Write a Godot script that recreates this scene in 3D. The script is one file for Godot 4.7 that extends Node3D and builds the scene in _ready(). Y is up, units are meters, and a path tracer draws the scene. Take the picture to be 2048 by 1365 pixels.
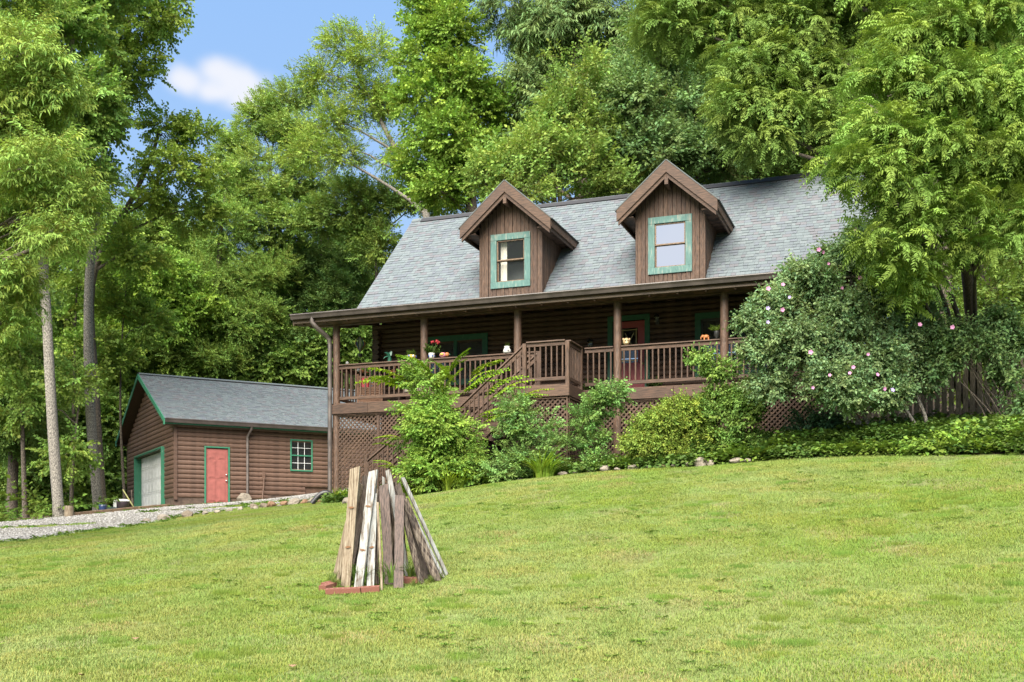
extends Node3D
# A log house on a grassy slope with its garage, woods behind. Units are metres, y up; the photographer stands at the origin.

const EYE := 1.85
const FOCAL := 2200.0      # focal length in pixels of the 2048 px wide photograph
const HORIZON := 1108.0    # row of the horizon in the photograph

# ---------------------------------------------------------------- mesh collector
class Shape:
	var v := PackedVector3Array()
	var n := PackedVector3Array()
	var c := PackedColorArray()
	var ix := PackedInt32Array()
	var tint := Color(1, 1, 1)
	# corners counter-clockwise seen from outside
	func tri(a: Vector3, b: Vector3, d: Vector3) -> void:
		var m := (b - a).cross(d - a)
		m = m.normalized() if m.length_squared() > 1e-14 else Vector3.UP
		var k := v.size()
		v.append(a); v.append(b); v.append(d)
		n.append(m); n.append(m); n.append(m)
		c.append(tint); c.append(tint); c.append(tint)
		ix.append(k); ix.append(k + 2); ix.append(k + 1)
	func quad(a: Vector3, b: Vector3, d: Vector3, e: Vector3) -> void:
		var m := (d - a).cross(e - b)
		m = m.normalized() if m.length_squared() > 1e-14 else Vector3.UP
		var k := v.size()
		v.append(a); v.append(b); v.append(d); v.append(e)
		for i in 4:
			n.append(m); c.append(tint)
		ix.append_array(PackedInt32Array([k, k + 2, k + 1, k, k + 3, k + 2]))
	func box(x: Transform3D, s: Vector3) -> void:
		var h := s * 0.5
		var p: Array[Vector3] = []
		for i in 8:
			p.append(x * Vector3(h.x if i & 1 else -h.x, h.y if i & 2 else -h.y, h.z if i & 4 else -h.z))
		quad(p[4], p[5], p[7], p[6]); quad(p[1], p[0], p[2], p[3]); quad(p[5], p[1], p[3], p[7])
		quad(p[0], p[4], p[6], p[2]); quad(p[6], p[7], p[3], p[2]); quad(p[0], p[1], p[5], p[4])
	func bx(at: Vector3, s: Vector3) -> void:
		box(Transform3D(Basis(), at), s)
	# a box whose edges are cut at k
	func cut_box(x: Transform3D, s: Vector3, k: float) -> void:
		var h := s * 0.5
		k = minf(k, minf(h.x, minf(h.y, h.z)) * 0.6)
		var f := func(i: int, j: int, l: int, which: int) -> Vector3:
			var q := Vector3(h.x - k, h.y - k, h.z - k)
			q[which] = h[which]
			return x * Vector3(q.x * i, q.y * j, q.z * l)
		for sgn in [-1, 1]:
			var a: Array = [f.call(sgn, -1, -1, 0), f.call(sgn, 1, -1, 0), f.call(sgn, 1, 1, 0), f.call(sgn, -1, 1, 0)]
			var b: Array = [f.call(-1, sgn, -1, 1), f.call(-1, sgn, 1, 1), f.call(1, sgn, 1, 1), f.call(1, sgn, -1, 1)]
			var d: Array = [f.call(-1, -1, sgn, 2), f.call(1, -1, sgn, 2), f.call(1, 1, sgn, 2), f.call(-1, 1, sgn, 2)]
			for w in [a, b, d]:
				if sgn > 0: quad(w[0], w[1], w[2], w[3])
				else: quad(w[3], w[2], w[1], w[0])
		for i in [-1, 1]:
			for j in [-1, 1]:
				var w1: Array = [f.call(i, j, -1, 0), f.call(i, j, 1, 0), f.call(i, j, 1, 1), f.call(i, j, -1, 1)]
				var w2: Array = [f.call(i, -1, j, 0), f.call(i, 1, j, 0), f.call(i, 1, j, 2), f.call(i, -1, j, 2)]
				var w3: Array = [f.call(-1, i, j, 1), f.call(1, i, j, 1), f.call(1, i, j, 2), f.call(-1, i, j, 2)]
				for w in [w1, w2, w3]:
					var o: Vector3 = (w[0] + w[1] + w[2] + w[3]) * 0.25 - x.origin
					if (w[2] - w[0]).cross(w[3] - w[1]).dot(o) > 0: quad(w[0], w[1], w[2], w[3])
					else: quad(w[3], w[2], w[1], w[0])
				for l in [-1, 1]:
					var p: Vector3 = f.call(i, j, l, 0)
					var q: Vector3 = f.call(i, j, l, 1)
					var r: Vector3 = f.call(i, j, l, 2)
					if (q - p).cross(r - p).dot(p - x.origin) > 0: tri(p, q, r)
					else: tri(p, r, q)
	# sweeps a closed outline (z, y), counter-clockwise seen from +x, along x from x0 to x1
	func sweep(outline: PackedVector2Array, x0: float, x1: float, smooth := false) -> void:
		var m := outline.size()
		for i in m:
			var a := outline[i]; var b := outline[(i + 1) % m]
			var k := v.size()
			quad(Vector3(x0, a.y, a.x), Vector3(x0, b.y, b.x), Vector3(x1, b.y, b.x), Vector3(x1, a.y, a.x))
			if smooth:
				var pa := outline[(i + m - 1) % m]; var nb := outline[(i + 2) % m]
				var e := func(p: Vector2, q: Vector2) -> Vector3: return Vector3(0, -(q.x - p.x), (q.y - p.y)).normalized() * -1.0
				var mid: Vector3 = n[k]
				var na: Vector3 = e.call(pa, a); var nc: Vector3 = e.call(b, nb)
				if na.dot(mid) < 0.0: na = -na
				if nc.dot(mid) < 0.0: nc = -nc
				var s0 := (mid + na).normalized() if na.dot(mid) > 0.5 else mid
				var s1 := (mid + nc).normalized() if nc.dot(mid) > 0.5 else mid
				n[k] = s0; n[k + 1] = s1; n[k + 2] = s1; n[k + 3] = s0
		var mid2 := Vector2.ZERO
		for p in outline: mid2 += p / m
		for i in m:
			var a := outline[i]; var b := outline[(i + 1) % m]
			tri(Vector3(x1, mid2.y, mid2.x), Vector3(x1, a.y, a.x), Vector3(x1, b.y, b.x))
			tri(Vector3(x0, mid2.y, mid2.x), Vector3(x0, b.y, b.x), Vector3(x0, a.y, a.x))
	func tube(pts: PackedVector3Array, radii: PackedFloat32Array, sides: int, uneven := 0.0, seed_ := 1) -> void:
		var m := pts.size()
		if m < 2: return
		var side := Vector3.RIGHT
		var k0 := v.size()
		for i in m:
			var d := (pts[mini(i + 1, m - 1)] - pts[maxi(i - 1, 0)]).normalized()
			if i == 0: side = d.cross(Vector3(0.31, 0.2, 0.93)).normalized()
			else: side = (side - d * side.dot(d)).normalized()
			var up := d.cross(side)
			for j in sides:
				var t := TAU * j / sides
				var o := side * cos(t) + up * sin(t)
				var w := 1.0 + uneven * sin(j * 2.4 + seed_ + i * 0.7) * 0.7 + uneven * sin(j * 5.1 + seed_ * 3 + i * 0.3) * 0.3
				v.append(pts[i] + o * radii[i] * w); n.append(o); c.append(tint)
		for i in m - 1:
			for j in sides:
				var a := k0 + i * sides + j; var b := k0 + i * sides + (j + 1) % sides
				ix.append_array(PackedInt32Array([a, a + sides, b, b, a + sides, b + sides]))
		for e in [0, m - 1]:
			var k := v.size()
			var d: Vector3 = (pts[1] - pts[0]).normalized() * -1.0 if e == 0 else (pts[m - 1] - pts[m - 2]).normalized()
			v.append(pts[e]); n.append(d); c.append(tint)
			for j in sides:
				v.append(v[k0 + e * sides + j]); n.append(d); c.append(tint)
			for j in sides:
				var a := k + 1 + j; var b := k + 1 + (j + 1) % sides
				if e == 0: ix.append_array(PackedInt32Array([k, a, b]))
				else: ix.append_array(PackedInt32Array([k, b, a]))
	# turns an outline of (radius, height) round the y axis
	func lathe(outline: PackedVector2Array, sides: int, at := Vector3.ZERO, squash := Vector3.ONE) -> void:
		var m := outline.size()
		var k0 := v.size()
		for i in m:
			var d := outline[mini(i + 1, m - 1)] - outline[maxi(i - 1, 0)]
			for j in sides:
				var t := TAU * j / sides
				v.append(at + Vector3(cos(t) * outline[i].x, outline[i].y, sin(t) * outline[i].x) * squash)
				n.append(Vector3(cos(t) * d.y, -d.x, sin(t) * d.y).normalized()); c.append(tint)
		for i in m - 1:
			for j in sides:
				var a := k0 + i * sides + j; var b := k0 + i * sides + (j + 1) % sides
				ix.append_array(PackedInt32Array([a, b, a + sides, b, b + sides, a + sides]))
	func ball(at: Vector3, r: Vector3, sides := 10) -> void:
		var o := PackedVector2Array()
		for i in 8:
			var t := -PI / 2 + PI * i / 7.0
			o.append(Vector2(maxf(cos(t), 0.001), sin(t)))
		lathe(o, sides, at, r)
	# one leaf: base, two points on each side, tip; folded along its rib and bent down
	func leaf(base: Vector3, along: Vector3, face: Vector3, length: float, width: float, droop: float) -> void:
		var side := along.cross(face).normalized()
		var down := Vector3.DOWN * droop * length
		var a := base + along * length * 0.3 + down * 0.12
		var b := base + along * length * 0.66 + down * 0.45
		var tip := base + along * length + down
		var lift := face * width * 0.16
		var k := v.size()
		var p := [base, a - side * width * 0.5 + lift, a + side * width * 0.5 + lift, b - side * width * 0.4 + lift, b + side * width * 0.4 + lift, tip, a, b]
		for q in p:
			v.append(q); c.append(tint)
		n.append(face); n.append((face + side * 0.3).normalized()); n.append((face - side * 0.3).normalized())
		n.append((face + side * 0.3 + along * 0.2 * droop).normalized()); n.append((face - side * 0.3 + along * 0.2 * droop).normalized()); n.append((face + along * 0.4 * droop).normalized())
		n.append(face); n.append(face)
		ix.append_array(PackedInt32Array([k, k + 1, k + 6, k, k + 6, k + 2, k + 1, k + 3, k + 7, k + 1, k + 7, k + 6, k + 6, k + 7, k + 4, k + 6, k + 4, k + 2, k + 3, k + 5, k + 7, k + 7, k + 5, k + 4]))
	func mesh() -> ArrayMesh:
		var a := []
		a.resize(Mesh.ARRAY_MAX)
		a[Mesh.ARRAY_VERTEX] = v; a[Mesh.ARRAY_NORMAL] = n; a[Mesh.ARRAY_COLOR] = c; a[Mesh.ARRAY_INDEX] = ix
		var m := ArrayMesh.new()
		m.add_surface_from_arrays(Mesh.PRIMITIVE_TRIANGLES, a)
		return m

# ---------------------------------------------------------------- helpers
var M := {}
var cache := {}
var rng := RandomNumberGenerator.new()
var used_names := {}

func at(px: float, py: float, depth: float) -> Vector3:
	return Vector3((px - 1024.0) / FOCAL * depth, EYE + (HORIZON - py) / FOCAL * depth, -depth)

func numbered(called: String) -> String:
	if not used_names.has(called):
		used_names[called] = 0
		return called
	used_names[called] += 1
	return "%s_%03d" % [called, used_names[called]]

func tag(o: Node, label: String, category: String, group := "", kind := "") -> void:
	o.set_meta("label", label)
	if category != "": o.set_meta("category", category)
	if group != "": o.set_meta("group", group)
	if kind != "": o.set_meta("kind", kind)

func thing(called: String, label: String, category: String, where := Vector3.ZERO, turn := 0.0, group := "") -> Node3D:
	var o := Node3D.new()
	o.name = numbered(called)
	add_child(o)
	o.position = where
	o.rotation.y = turn
	tag(o, label, category, group)
	return o

func single(called: String, mesh: Mesh, m: Material, label: String, category: String, x := Transform3D(), group := "", kind := "") -> MeshInstance3D:
	var o := MeshInstance3D.new()
	o.name = numbered(called)
	o.mesh = mesh
	o.material_override = m
	add_child(o)
	o.transform = x
	tag(o, label, category, group, kind)
	return o

func part(parent: Node, called: String, mesh: Mesh, m: Material, x := Transform3D()) -> MeshInstance3D:
	var o := MeshInstance3D.new()
	o.name = called
	o.mesh = mesh
	o.material_override = m
	parent.add_child(o, true)
	o.transform = x
	return o

func holder(parent: Node, called: String, x := Transform3D()) -> Node3D:
	var o := Node3D.new()
	o.name = called
	parent.add_child(o, true)
	o.transform = x
	return o

# a sawn board of that size, its edges eased; meshes are shared between boards of one size
func board_mesh(s: Vector3, ease_ := 0.006) -> ArrayMesh:
	var key := "b%.3f_%.3f_%.3f" % [s.x, s.y, s.z]
	if not cache.has(key):
		var g := Shape.new()
		g.cut_box(Transform3D(), s, ease_)
		cache[key] = g.mesh()
	return cache[key]

func board(parent: Node, called: String, mid: Vector3, s: Vector3, m: Material, turn := Basis(), ease_ := 0.006) -> MeshInstance3D:
	return part(parent, called, board_mesh(s, ease_), m, Transform3D(turn, mid))

func plain_mesh() -> ArrayMesh:
	if not cache.has("unit"):
		var g := Shape.new()
		g.bx(Vector3.ZERO, Vector3.ONE)
		cache["unit"] = g.mesh()
	return cache["unit"]

# a thin strip from a to b, w wide across `face`, t thick
func strip(parent: Node, called: String, a: Vector3, b: Vector3, face: Vector3, w: float, t: float, m: Material) -> MeshInstance3D:
	var x := (b - a).normalized()
	var y := face.cross(x).normalized()
	var z := x.cross(y)
	return part(parent, called, plain_mesh(), m, Transform3D(Basis(x * (b - a).length(), y * w, z * t), (a + b) * 0.5))

func noise_texture(frequency: float, octaves: int, colors: Array, offsets: Array, seed_: int, size := 512, kind := FastNoiseLite.TYPE_SIMPLEX_SMOOTH, as_normal := false, strength := 4.0) -> NoiseTexture2D:
	var f := FastNoiseLite.new()
	f.noise_type = kind
	f.frequency = frequency
	f.fractal_octaves = octaves
	f.seed = seed_
	var t := NoiseTexture2D.new()
	t.width = size
	t.height = size
	t.seamless = true
	t.noise = f
	if as_normal:
		t.as_normal_map = true
		t.bump_strength = strength
	else:
		var g := Gradient.new()
		g.offsets = PackedFloat32Array(offsets)
		g.colors = PackedColorArray(colors)
		t.color_ramp = g
	return t

func grey(a: float) -> Color: return Color(a, a, a)

func lin(r: float, g: float, b: float) -> Color: return Color(r, g, b).linear_to_srgb()

# a material mapped in the world's own axes: base colour (linear), roughness, a colour texture and a normal map with their scale in repeats per metre
func stuff_of(color: Color, rough: float, tex: Texture2D = null, scale_ := Vector3.ONE, normal: Texture2D = null, depth := 1.0) -> StandardMaterial3D:
	var m := StandardMaterial3D.new()
	m.albedo_color = color.linear_to_srgb()
	m.roughness = rough
	m.uv1_triplanar = true
	m.uv1_world_triplanar = true
	m.uv1_scale = scale_
	if tex: m.albedo_texture = tex
	if normal:
		m.normal_enabled = true
		m.normal_texture = normal
		m.normal_scale = depth
	return m

func plain(color: Color, rough := 0.6, metal := 0.0) -> StandardMaterial3D:
	var m := StandardMaterial3D.new()
	m.albedo_color = color.linear_to_srgb()
	m.roughness = rough
	m.metallic = metal
	return m

func leaf_material(rough := 0.6, through := 0.62, shine := 0.22) -> StandardMaterial3D:
	var m := StandardMaterial3D.new()
	m.vertex_color_use_as_albedo = true
	m.roughness = rough
	m.metallic_specular = shine
	m.backlight_enabled = true
	m.backlight = Color(through, through, through * 0.55).linear_to_srgb()
	m.cull_mode = BaseMaterial3D.CULL_DISABLED
	return m

# many copies of one mesh as one object; rows are 12 numbers of the transform and 4 of the colour
class Copies:
	var buf := PackedFloat32Array()
	var count := 0
	func add(x: Transform3D, col: Color) -> void:
		var b := x.basis
		var o := x.origin
		buf.append_array(PackedFloat32Array([b.x.x, b.y.x, b.z.x, o.x, b.x.y, b.y.y, b.z.y, o.y, b.x.z, b.y.z, b.z.z, o.z, col.r, col.g, col.b, 1.0]))
		count += 1

func copies_node(parent: Node, called: String, mesh: Mesh, m: Material, k: Copies, kind := "stuff") -> MultiMeshInstance3D:
	var mm := MultiMesh.new()
	mm.transform_format = MultiMesh.TRANSFORM_3D
	mm.use_colors = true
	mm.mesh = mesh
	mm.instance_count = k.count
	mm.buffer = k.buf
	var o := MultiMeshInstance3D.new()
	o.name = called
	o.multimesh = mm
	o.material_override = m
	parent.add_child(o, true)
	if kind != "": o.set_meta("kind", kind)
	return o

# ---------------------------------------------------------------- terrain
# heights of the slope: thin-plate weights at surveyed points (x, z, weight) and a plane
const LAND := [0.000, 0.000, 0.0003525, -8.000, 2.000, -0.0000446, 8.000, 0.000, 0.0005380, 0.000, 10.000, 0.0011022, -1.512, -12.600, -0.0019175, -3.956, -8.500, 0.0015708, 0.000, -8.000, 0.0014351, 3.491, -7.500, -0.0052428, -2.169, -24.600, -0.0091756, -0.259, -23.700, 0.0036806, 0.805, -23.300, 0.0188116, 2.311, -22.500, 0.0045532, 3.726, -21.800, -0.0157097, 4.415, -21.300, 0.0022673, 5.420, -20.700, 0.0087979, 6.268, -20.400, -0.0005428, 7.359, -19.600, 0.0012055, 8.611, -18.500, -0.0065724, -8.844, -19.000, -0.0008378, -8.909, -23.500, 0.0057515, -8.395, -27.000, -0.0104760, -7.830, -29.000, 0.0040197, -5.969, -28.300, -0.0033586, -4.567, -27.600, -0.0007814, -12.212, -39.968, 0.0008033, -10.910, -40.714, 0.0078158, -9.175, -41.708, -0.0107954, -7.005, -42.950, 0.0005812, -14.349, -43.700, 0.0043999, -16.685, -47.778, -0.0049090, -11.998, -49.656, -0.0031305, -15.288, -37.000, -0.0007128, -15.360, -33.000, -0.0000811, -10.240, -22.000, -0.0013277, -30.000, -30.000, 0.0016469, -30.000, -50.000, -0.0002358, -22.000, -60.000, 0.0008209, -8.000, -60.000, 0.0012166, -4.416, -27.600, 0.0137850, 1.208, -25.509, -0.0154334, 6.925, -23.382, 0.0133072, -3.579, -29.849, -0.0038336, 2.044, -27.758, -0.0023550, 7.762, -25.632, -0.0029050, -0.930, -36.973, 0.0048239, 10.411, -32.755, -0.0017592, 9.050, -21.500, -0.0092442, 14.000, -20.000, 0.0080674, 20.000, -12.000, -0.0000575, 15.000, -5.000, 0.0002888, 25.000, -40.000, -0.0026255, 10.000, -60.000, 0.0032905, 40.000, -60.000, 0.0003220, 0.000, -80.000, -0.0015206, -40.000, -80.000, 0.0012800, 40.000, -100.000, -0.0001885, -40.000, -110.000, -0.0008724, 0.000, -110.000, 0.0005714, 60.000, -20.000, 0.0007867, -60.000, -20.000, -0.0002140, -60.000, 20.000, 0.0000272, 60.000, 20.000, -0.0007862, 0.000, 30.000, -0.0002741]
var heights := PackedFloat32Array()
const GX0 := -50.0
const GZ0 := -92.0
const GSTEP := 0.5
const GNX := 201
const GNZ := 241

func land_exact(x: float, z: float) -> float:
	var s := 8.95958732 + 0.07546707 * x - 0.16725637 * z + EYE
	var i := 0
	while i < LAND.size():
		var r2: float = (x - LAND[i]) * (x - LAND[i]) + (z - LAND[i + 1]) * (z - LAND[i + 1])
		if r2 > 1e-9: s += 0.5 * r2 * log(r2) * LAND[i + 2]
		i += 3
	return s

func survey() -> void:
	heights.resize(GNX * GNZ)
	# exact every 2 m, smooth between
	var cx := (GNX - 1) / 4 + 1
	var cz := (GNZ - 1) / 4 + 1
	var co := PackedFloat32Array()
	co.resize(cx * cz)
	for j in cz:
		for i in cx:
			co[j * cx + i] = land_exact(GX0 + i * 2.0, GZ0 + j * 2.0)
	var cr := func(a: float, b: float, c: float, d: float, t: float) -> float:
		return b + 0.5 * t * (c - a + t * (2.0 * a - 5.0 * b + 4.0 * c - d + t * (3.0 * (b - c) + d - a)))
	var rows := PackedFloat32Array()
	rows.resize(GNX * cz)
	for j in cz:
		for i in GNX:
			var k := i / 4
			var t := (i % 4) / 4.0
			rows[j * GNX + i] = cr.call(co[j * cx + maxi(k - 1, 0)], co[j * cx + k], co[j * cx + mini(k + 1, cx - 1)], co[j * cx + mini(k + 2, cx - 1)], t)
	for j in GNZ:
		var k := j / 4
		var t := (j % 4) / 4.0
		for i in GNX:
			heights[j * GNX + i] = cr.call(rows[maxi(k - 1, 0) * GNX + i], rows[k * GNX + i], rows[mini(k + 1, cz - 1) * GNX + i], rows[mini(k + 2, cz - 1) * GNX + i], t)

func land(x: float, z: float) -> float:
	var fx := (x - GX0) / GSTEP
	var fz := (z - GZ0) / GSTEP
	if fx < 0 or fz < 0 or fx >= GNX - 1 or fz >= GNZ - 1: return land_exact(x, z)
	var i := int(fx); var j := int(fz)
	var a := fx - i; var b := fz - j
	return lerpf(lerpf(heights[j * GNX + i], heights[j * GNX + i + 1], a), lerpf(heights[(j + 1) * GNX + i], heights[(j + 1) * GNX + i + 1], a), b)

func land_normal(x: float, z: float) -> Vector3:
	return Vector3(land(x - 0.3, z) - land(x + 0.3, z), 0.6, land(x, z - 0.3) - land(x, z + 0.3)).normalized()

func on_land(x: float, z: float, up := 0.0) -> Vector3: return Vector3(x, land(x, z) + up, z)

var DRIVE := PackedVector2Array([Vector2(-24, -22), Vector2(-20.5, -31), Vector2(-16.3, -34.6), Vector2(-14.9, -36.8), Vector2(-13.4, -39.3), Vector2(-12.35, -40.05), Vector2(-7, -43.1), Vector2(-4.3, -38), Vector2(-4.5, -31.2), Vector2(-6.4, -31.3), Vector2(-8.0, -31.5), Vector2(-9.3, -29.8), Vector2(-9.5, -26), Vector2(-9.1, -22.9), Vector2(-10.2, -21.6), Vector2(-13, -20.8)])
var BED := PackedVector2Array([Vector2(-4.6, -27.0), Vector2(-3.4, -25.6), Vector2(-2.17, -24.6), Vector2(-0.26, -23.7), Vector2(0.8, -23.25), Vector2(2.3, -22.4), Vector2(3.7, -21.7), Vector2(4.4, -21.25), Vector2(5.4, -20.65), Vector2(6.3, -20.25), Vector2(7.4, -19.5), Vector2(8.6, -18.4), Vector2(9.5, -17.3), Vector2(13, -14), Vector2(30, -10), Vector2(30, -45), Vector2(-4, -45)])
var wobble := FastNoiseLite.new()
var mottle := FastNoiseLite.new()

func inside(poly: PackedVector2Array, x: float, z: float, loose := 0.0) -> bool:
	if loose > 0.0:
		x += wobble.get_noise_2d(x * 9.0, z * 9.0) * loose
		z += wobble.get_noise_2d(x * 9.0 + 70.0, z * 9.0) * loose
	return Geometry2D.is_point_in_polygon(Vector2(x, z), poly)

# grass grows between the wheel tracks
func drive_strip(x: float, z: float) -> bool:
	var w := wobble.get_noise_2d(x * 7.0, z * 7.0)
	var a := absf(z + 30.4 - 0.25 * sin(x) ) < 0.45 + w * 0.6 and x > -17.0 and x < -11.6
	var p := Vector2(x, z); var q := Geometry2D.get_closest_point_to_segment(p, Vector2(-11.3, -35.0), Vector2(-6.0, -32.4))
	return a or p.distance_to(q) < 0.55 + w * 0.9

func on_gravel(x: float, z: float) -> bool:
	return inside(DRIVE, x, z, 0.5) and not drive_strip(x, z)
# ---------------------------------------------------------------- foliage
var sprays := {}
const LEAF_GAIN := 2.0

func rand_dir() -> Vector3:
	return Vector3(rng.randfn(), rng.randfn(), rng.randfn()).normalized()

# a leafy shoot that grows along +x from the origin; three of each kind
func make_spray(kind: String, variant: int) -> ArrayMesh:
	rng.seed = hash(kind) + variant * 77
	var g := Shape.new()
	var jit := func() -> void:
		var k := rng.randf_range(0.8, 1.18)
		g.tint = Color(k * rng.randf_range(0.9, 1.12), k, k * rng.randf_range(0.8, 1.15))
	var twig := func(a: Vector3, b: Vector3, r: float) -> void:
		g.tint = Color(0.75, 0.5, 0.5)
		g.tube(PackedVector3Array([a, (a + b) * 0.5 + Vector3(0, 0.02, 0), b]), PackedFloat32Array([r, r * 0.7, r * 0.35]), 3)
	match kind:
		"broad", "fine", "maple", "long":
			var L := {"broad": 0.11, "fine": 0.08, "maple": 0.105, "long": 0.135}[kind] as float
			var W := {"broad": 0.066, "fine": 0.045, "maple": 0.092, "long": 0.046}[kind] as float
			var reach := {"broad": 0.62, "fine": 0.55, "maple": 0.6, "long": 0.6}[kind] as float
			var hang := {"broad": 0.25, "fine": 0.15, "maple": 0.3, "long": 0.75}[kind] as float
			var per := {"broad": 10, "fine": 14, "maple": 10, "long": 9}[kind] as int
			for s in 4:
				var yaw := (s - 1.5) * 0.55 + rng.randf_range(-0.2, 0.2)
				var d := Vector3(cos(yaw), rng.randf_range(-0.55, 0.6), sin(yaw)).normalized()
				var st := Vector3(0.12 * s, 0, 0) if s < 3 else Vector3(0.25, 0, 0)
				var en := st + d * reach * rng.randf_range(0.55, 0.85)
				twig.call(st * 0.5, en, 0.006)
				for i in per:
					var t := (i + 0.7) / per
					var p := st.lerp(en, t)
					var sgn := 1.0 if i % 2 else -1.0
					var out := (d * rng.randf_range(0.35, 0.9) + Vector3(-sin(yaw), 0, cos(yaw)) * sgn * rng.randf_range(0.5, 1.0) + Vector3(0, rng.randf_range(-0.35, 0.35), 0)).normalized()
					if i == per - 1: out = (d + rand_dir() * 0.3).normalized()
					var face := (Vector3.UP * 0.75 + rand_dir() * 0.95 + d * 0.25)
					face = (face - out * face.dot(out)).normalized()
					jit.call()
					g.leaf(p + out * 0.02, out, face, L * rng.randf_range(0.7, 1.15), W * rng.randf_range(0.75, 1.1), hang * rng.randf_range(0.5, 1.4))
		"pinnate":
			for s in 9:
				var yaw := (s - 4.0) * 0.5 + rng.randf_range(-0.4, 0.4)
				var d := Vector3(cos(yaw), rng.randf_range(-0.2, 0.55), sin(yaw)).normalized()
				var p := Vector3(0.05 * s, rng.randf_range(-0.08, 0.08), rng.randf_range(-0.05, 0.05))
				var reach := rng.randf_range(0.38, 0.55)
				var sag := rng.randf_range(0.1, 0.75)
				var pts := PackedVector3Array()
				for i in 9:
					var t := i / 8.0
					pts.append(p + d * reach * t + Vector3.DOWN * reach * sag * t * t)
				g.tint = Color(0.9, 0.9, 0.6)
				g.tube(PackedVector3Array([pts[0], pts[4], pts[8]]), PackedFloat32Array([0.004, 0.003, 0.0015]), 3)
				var base_tone := rng.randf_range(0.88, 1.12)
				for i in range(1, 9):
					var fw := (pts[i] - pts[i - 1]).normalized()
					var sd := fw.cross(Vector3.UP).normalized()
					for sgn in [-1.0, 1.0]:
						var out: Vector3 = (sd * sgn + fw * 0.45 + Vector3.DOWN * rng.randf_range(-0.1, 0.5)).normalized()
						var face := sd.cross(fw).normalized() + rand_dir() * 0.6
						face = (face - out * face.dot(out)).normalized()
						var k := base_tone * rng.randf_range(0.7, 1.2)
						g.tint = Color(k, k, k * rng.randf_range(0.85, 1.1))
						var size := 0.092 * (0.55 + 0.6 * sin(PI * (i + 0.5) / 10.0))
						g.leaf(pts[i], out, face, size * rng.randf_range(0.75, 1.15), size * 0.36, rng.randf_range(0.1, 0.6))
				g.leaf(pts[8], (pts[8] - pts[7]).normalized(), Vector3(0.2, 0.9, 0.1).normalized(), 0.085, 0.032, 0.3)
		"shrub", "tiny":
			var L := 0.062 if kind == "shrub" else 0.042
			for s in 5:
				var d := Vector3(1.0, rng.randf_range(-0.6, 0.9), rng.randf_range(-0.9, 0.9)).normalized()
				var en := d * rng.randf_range(0.16, 0.32)
				twig.call(Vector3.ZERO, en, 0.003)
				for i in 7:
					var p := en * ((i + 1.0) / 7.0)
					var out := (d * 0.5 + rand_dir()).normalized()
					var face := (Vector3.UP * 0.8 + d * 0.5 + rand_dir() * 0.5)
					face = (face - out * face.dot(out)).normalized()
					jit.call()
					g.leaf(p, out, face, L * rng.randf_range(0.7, 1.25), L * 0.62 * rng.randf_range(0.8, 1.1), rng.randf_range(0.0, 0.5))
		"shoot":
			# a long arching shoot with pairs of oval leaves
			var pts := PackedVector3Array()
			for i in 15:
				var t := i / 14.0
				pts.append(Vector3(0.95 * t, 0.28 * t - 0.42 * t * t, 0.05 * sin(t * 5.0 + variant)))
			g.tint = Color(0.8, 0.75, 0.5)
			g.tube(PackedVector3Array([pts[0], pts[5], pts[10], pts[14]]), PackedFloat32Array([0.008, 0.006, 0.004, 0.002]), 4)
			for i in range(2, 15):
				var fw := (pts[i] - pts[i - 1]).normalized()
				for sgn in [-1.0, 1.0]:
					var out: Vector3 = (Vector3(0, rng.randf_range(-0.35, 0.1), sgn) + fw * 0.35).normalized()
					var face := Vector3.UP + rand_dir() * 0.35
					face = (face - out * face.dot(out)).normalized()
					jit.call()
					g.leaf(pts[i], out, face, 0.13 * rng.randf_range(0.75, 1.1) * (1.0 - 0.3 * i / 14.0), 0.09 * (1.0 - 0.3 * i / 14.0), rng.randf_range(0.2, 0.7))
		"ivy":
			for i in 34:
				var a := rng.randf() * TAU
				var r := sqrt(rng.randf()) * 0.24
				var p := Vector3(cos(a) * r, rng.randf_range(0.0, 0.12), sin(a) * r)
				var out := Vector3(cos(a + rng.randf_range(-1.0, 1.0)), rng.randf_range(-0.1, 0.3), sin(a + rng.randf_range(-1.0, 1.0))).normalized()
				var face := (Vector3.UP + rand_dir() * 0.55)
				face = (face - out * face.dot(out)).normalized()
				jit.call()
				g.leaf(p, out, face, rng.randf_range(0.06, 0.1), rng.randf_range(0.05, 0.085), 0.2)
		"blade":
			# a clump of strap leaves
			for i in 46:
				var a := rng.randf() * TAU
				var lean := rng.randf_range(0.25, 0.9)
				var h := rng.randf_range(0.35, 0.62)
				var w := rng.randf_range(0.008, 0.014)
				var out := Vector3(cos(a), 0, sin(a))
				var sd := Vector3(-sin(a), 0, cos(a))
				var p0 := out * rng.randf_range(0.0, 0.08)
				jit.call()
				var prev := p0
				for k in 5:
					var t := (k + 1) / 5.0
					var nx := p0 + out * lean * h * t * t * 1.1 + Vector3.UP * h * (t * 1.15 - 0.55 * lean * t * t * t)
					var w0 := w * (1.0 - 0.9 * pow(k / 5.0, 2.0)); var w1 := w * (1.0 - 0.9 * pow(t, 2.0))
					g.quad(prev - sd * w0, prev + sd * w0, nx + sd * w1, nx - sd * w1)
					prev = nx
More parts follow.
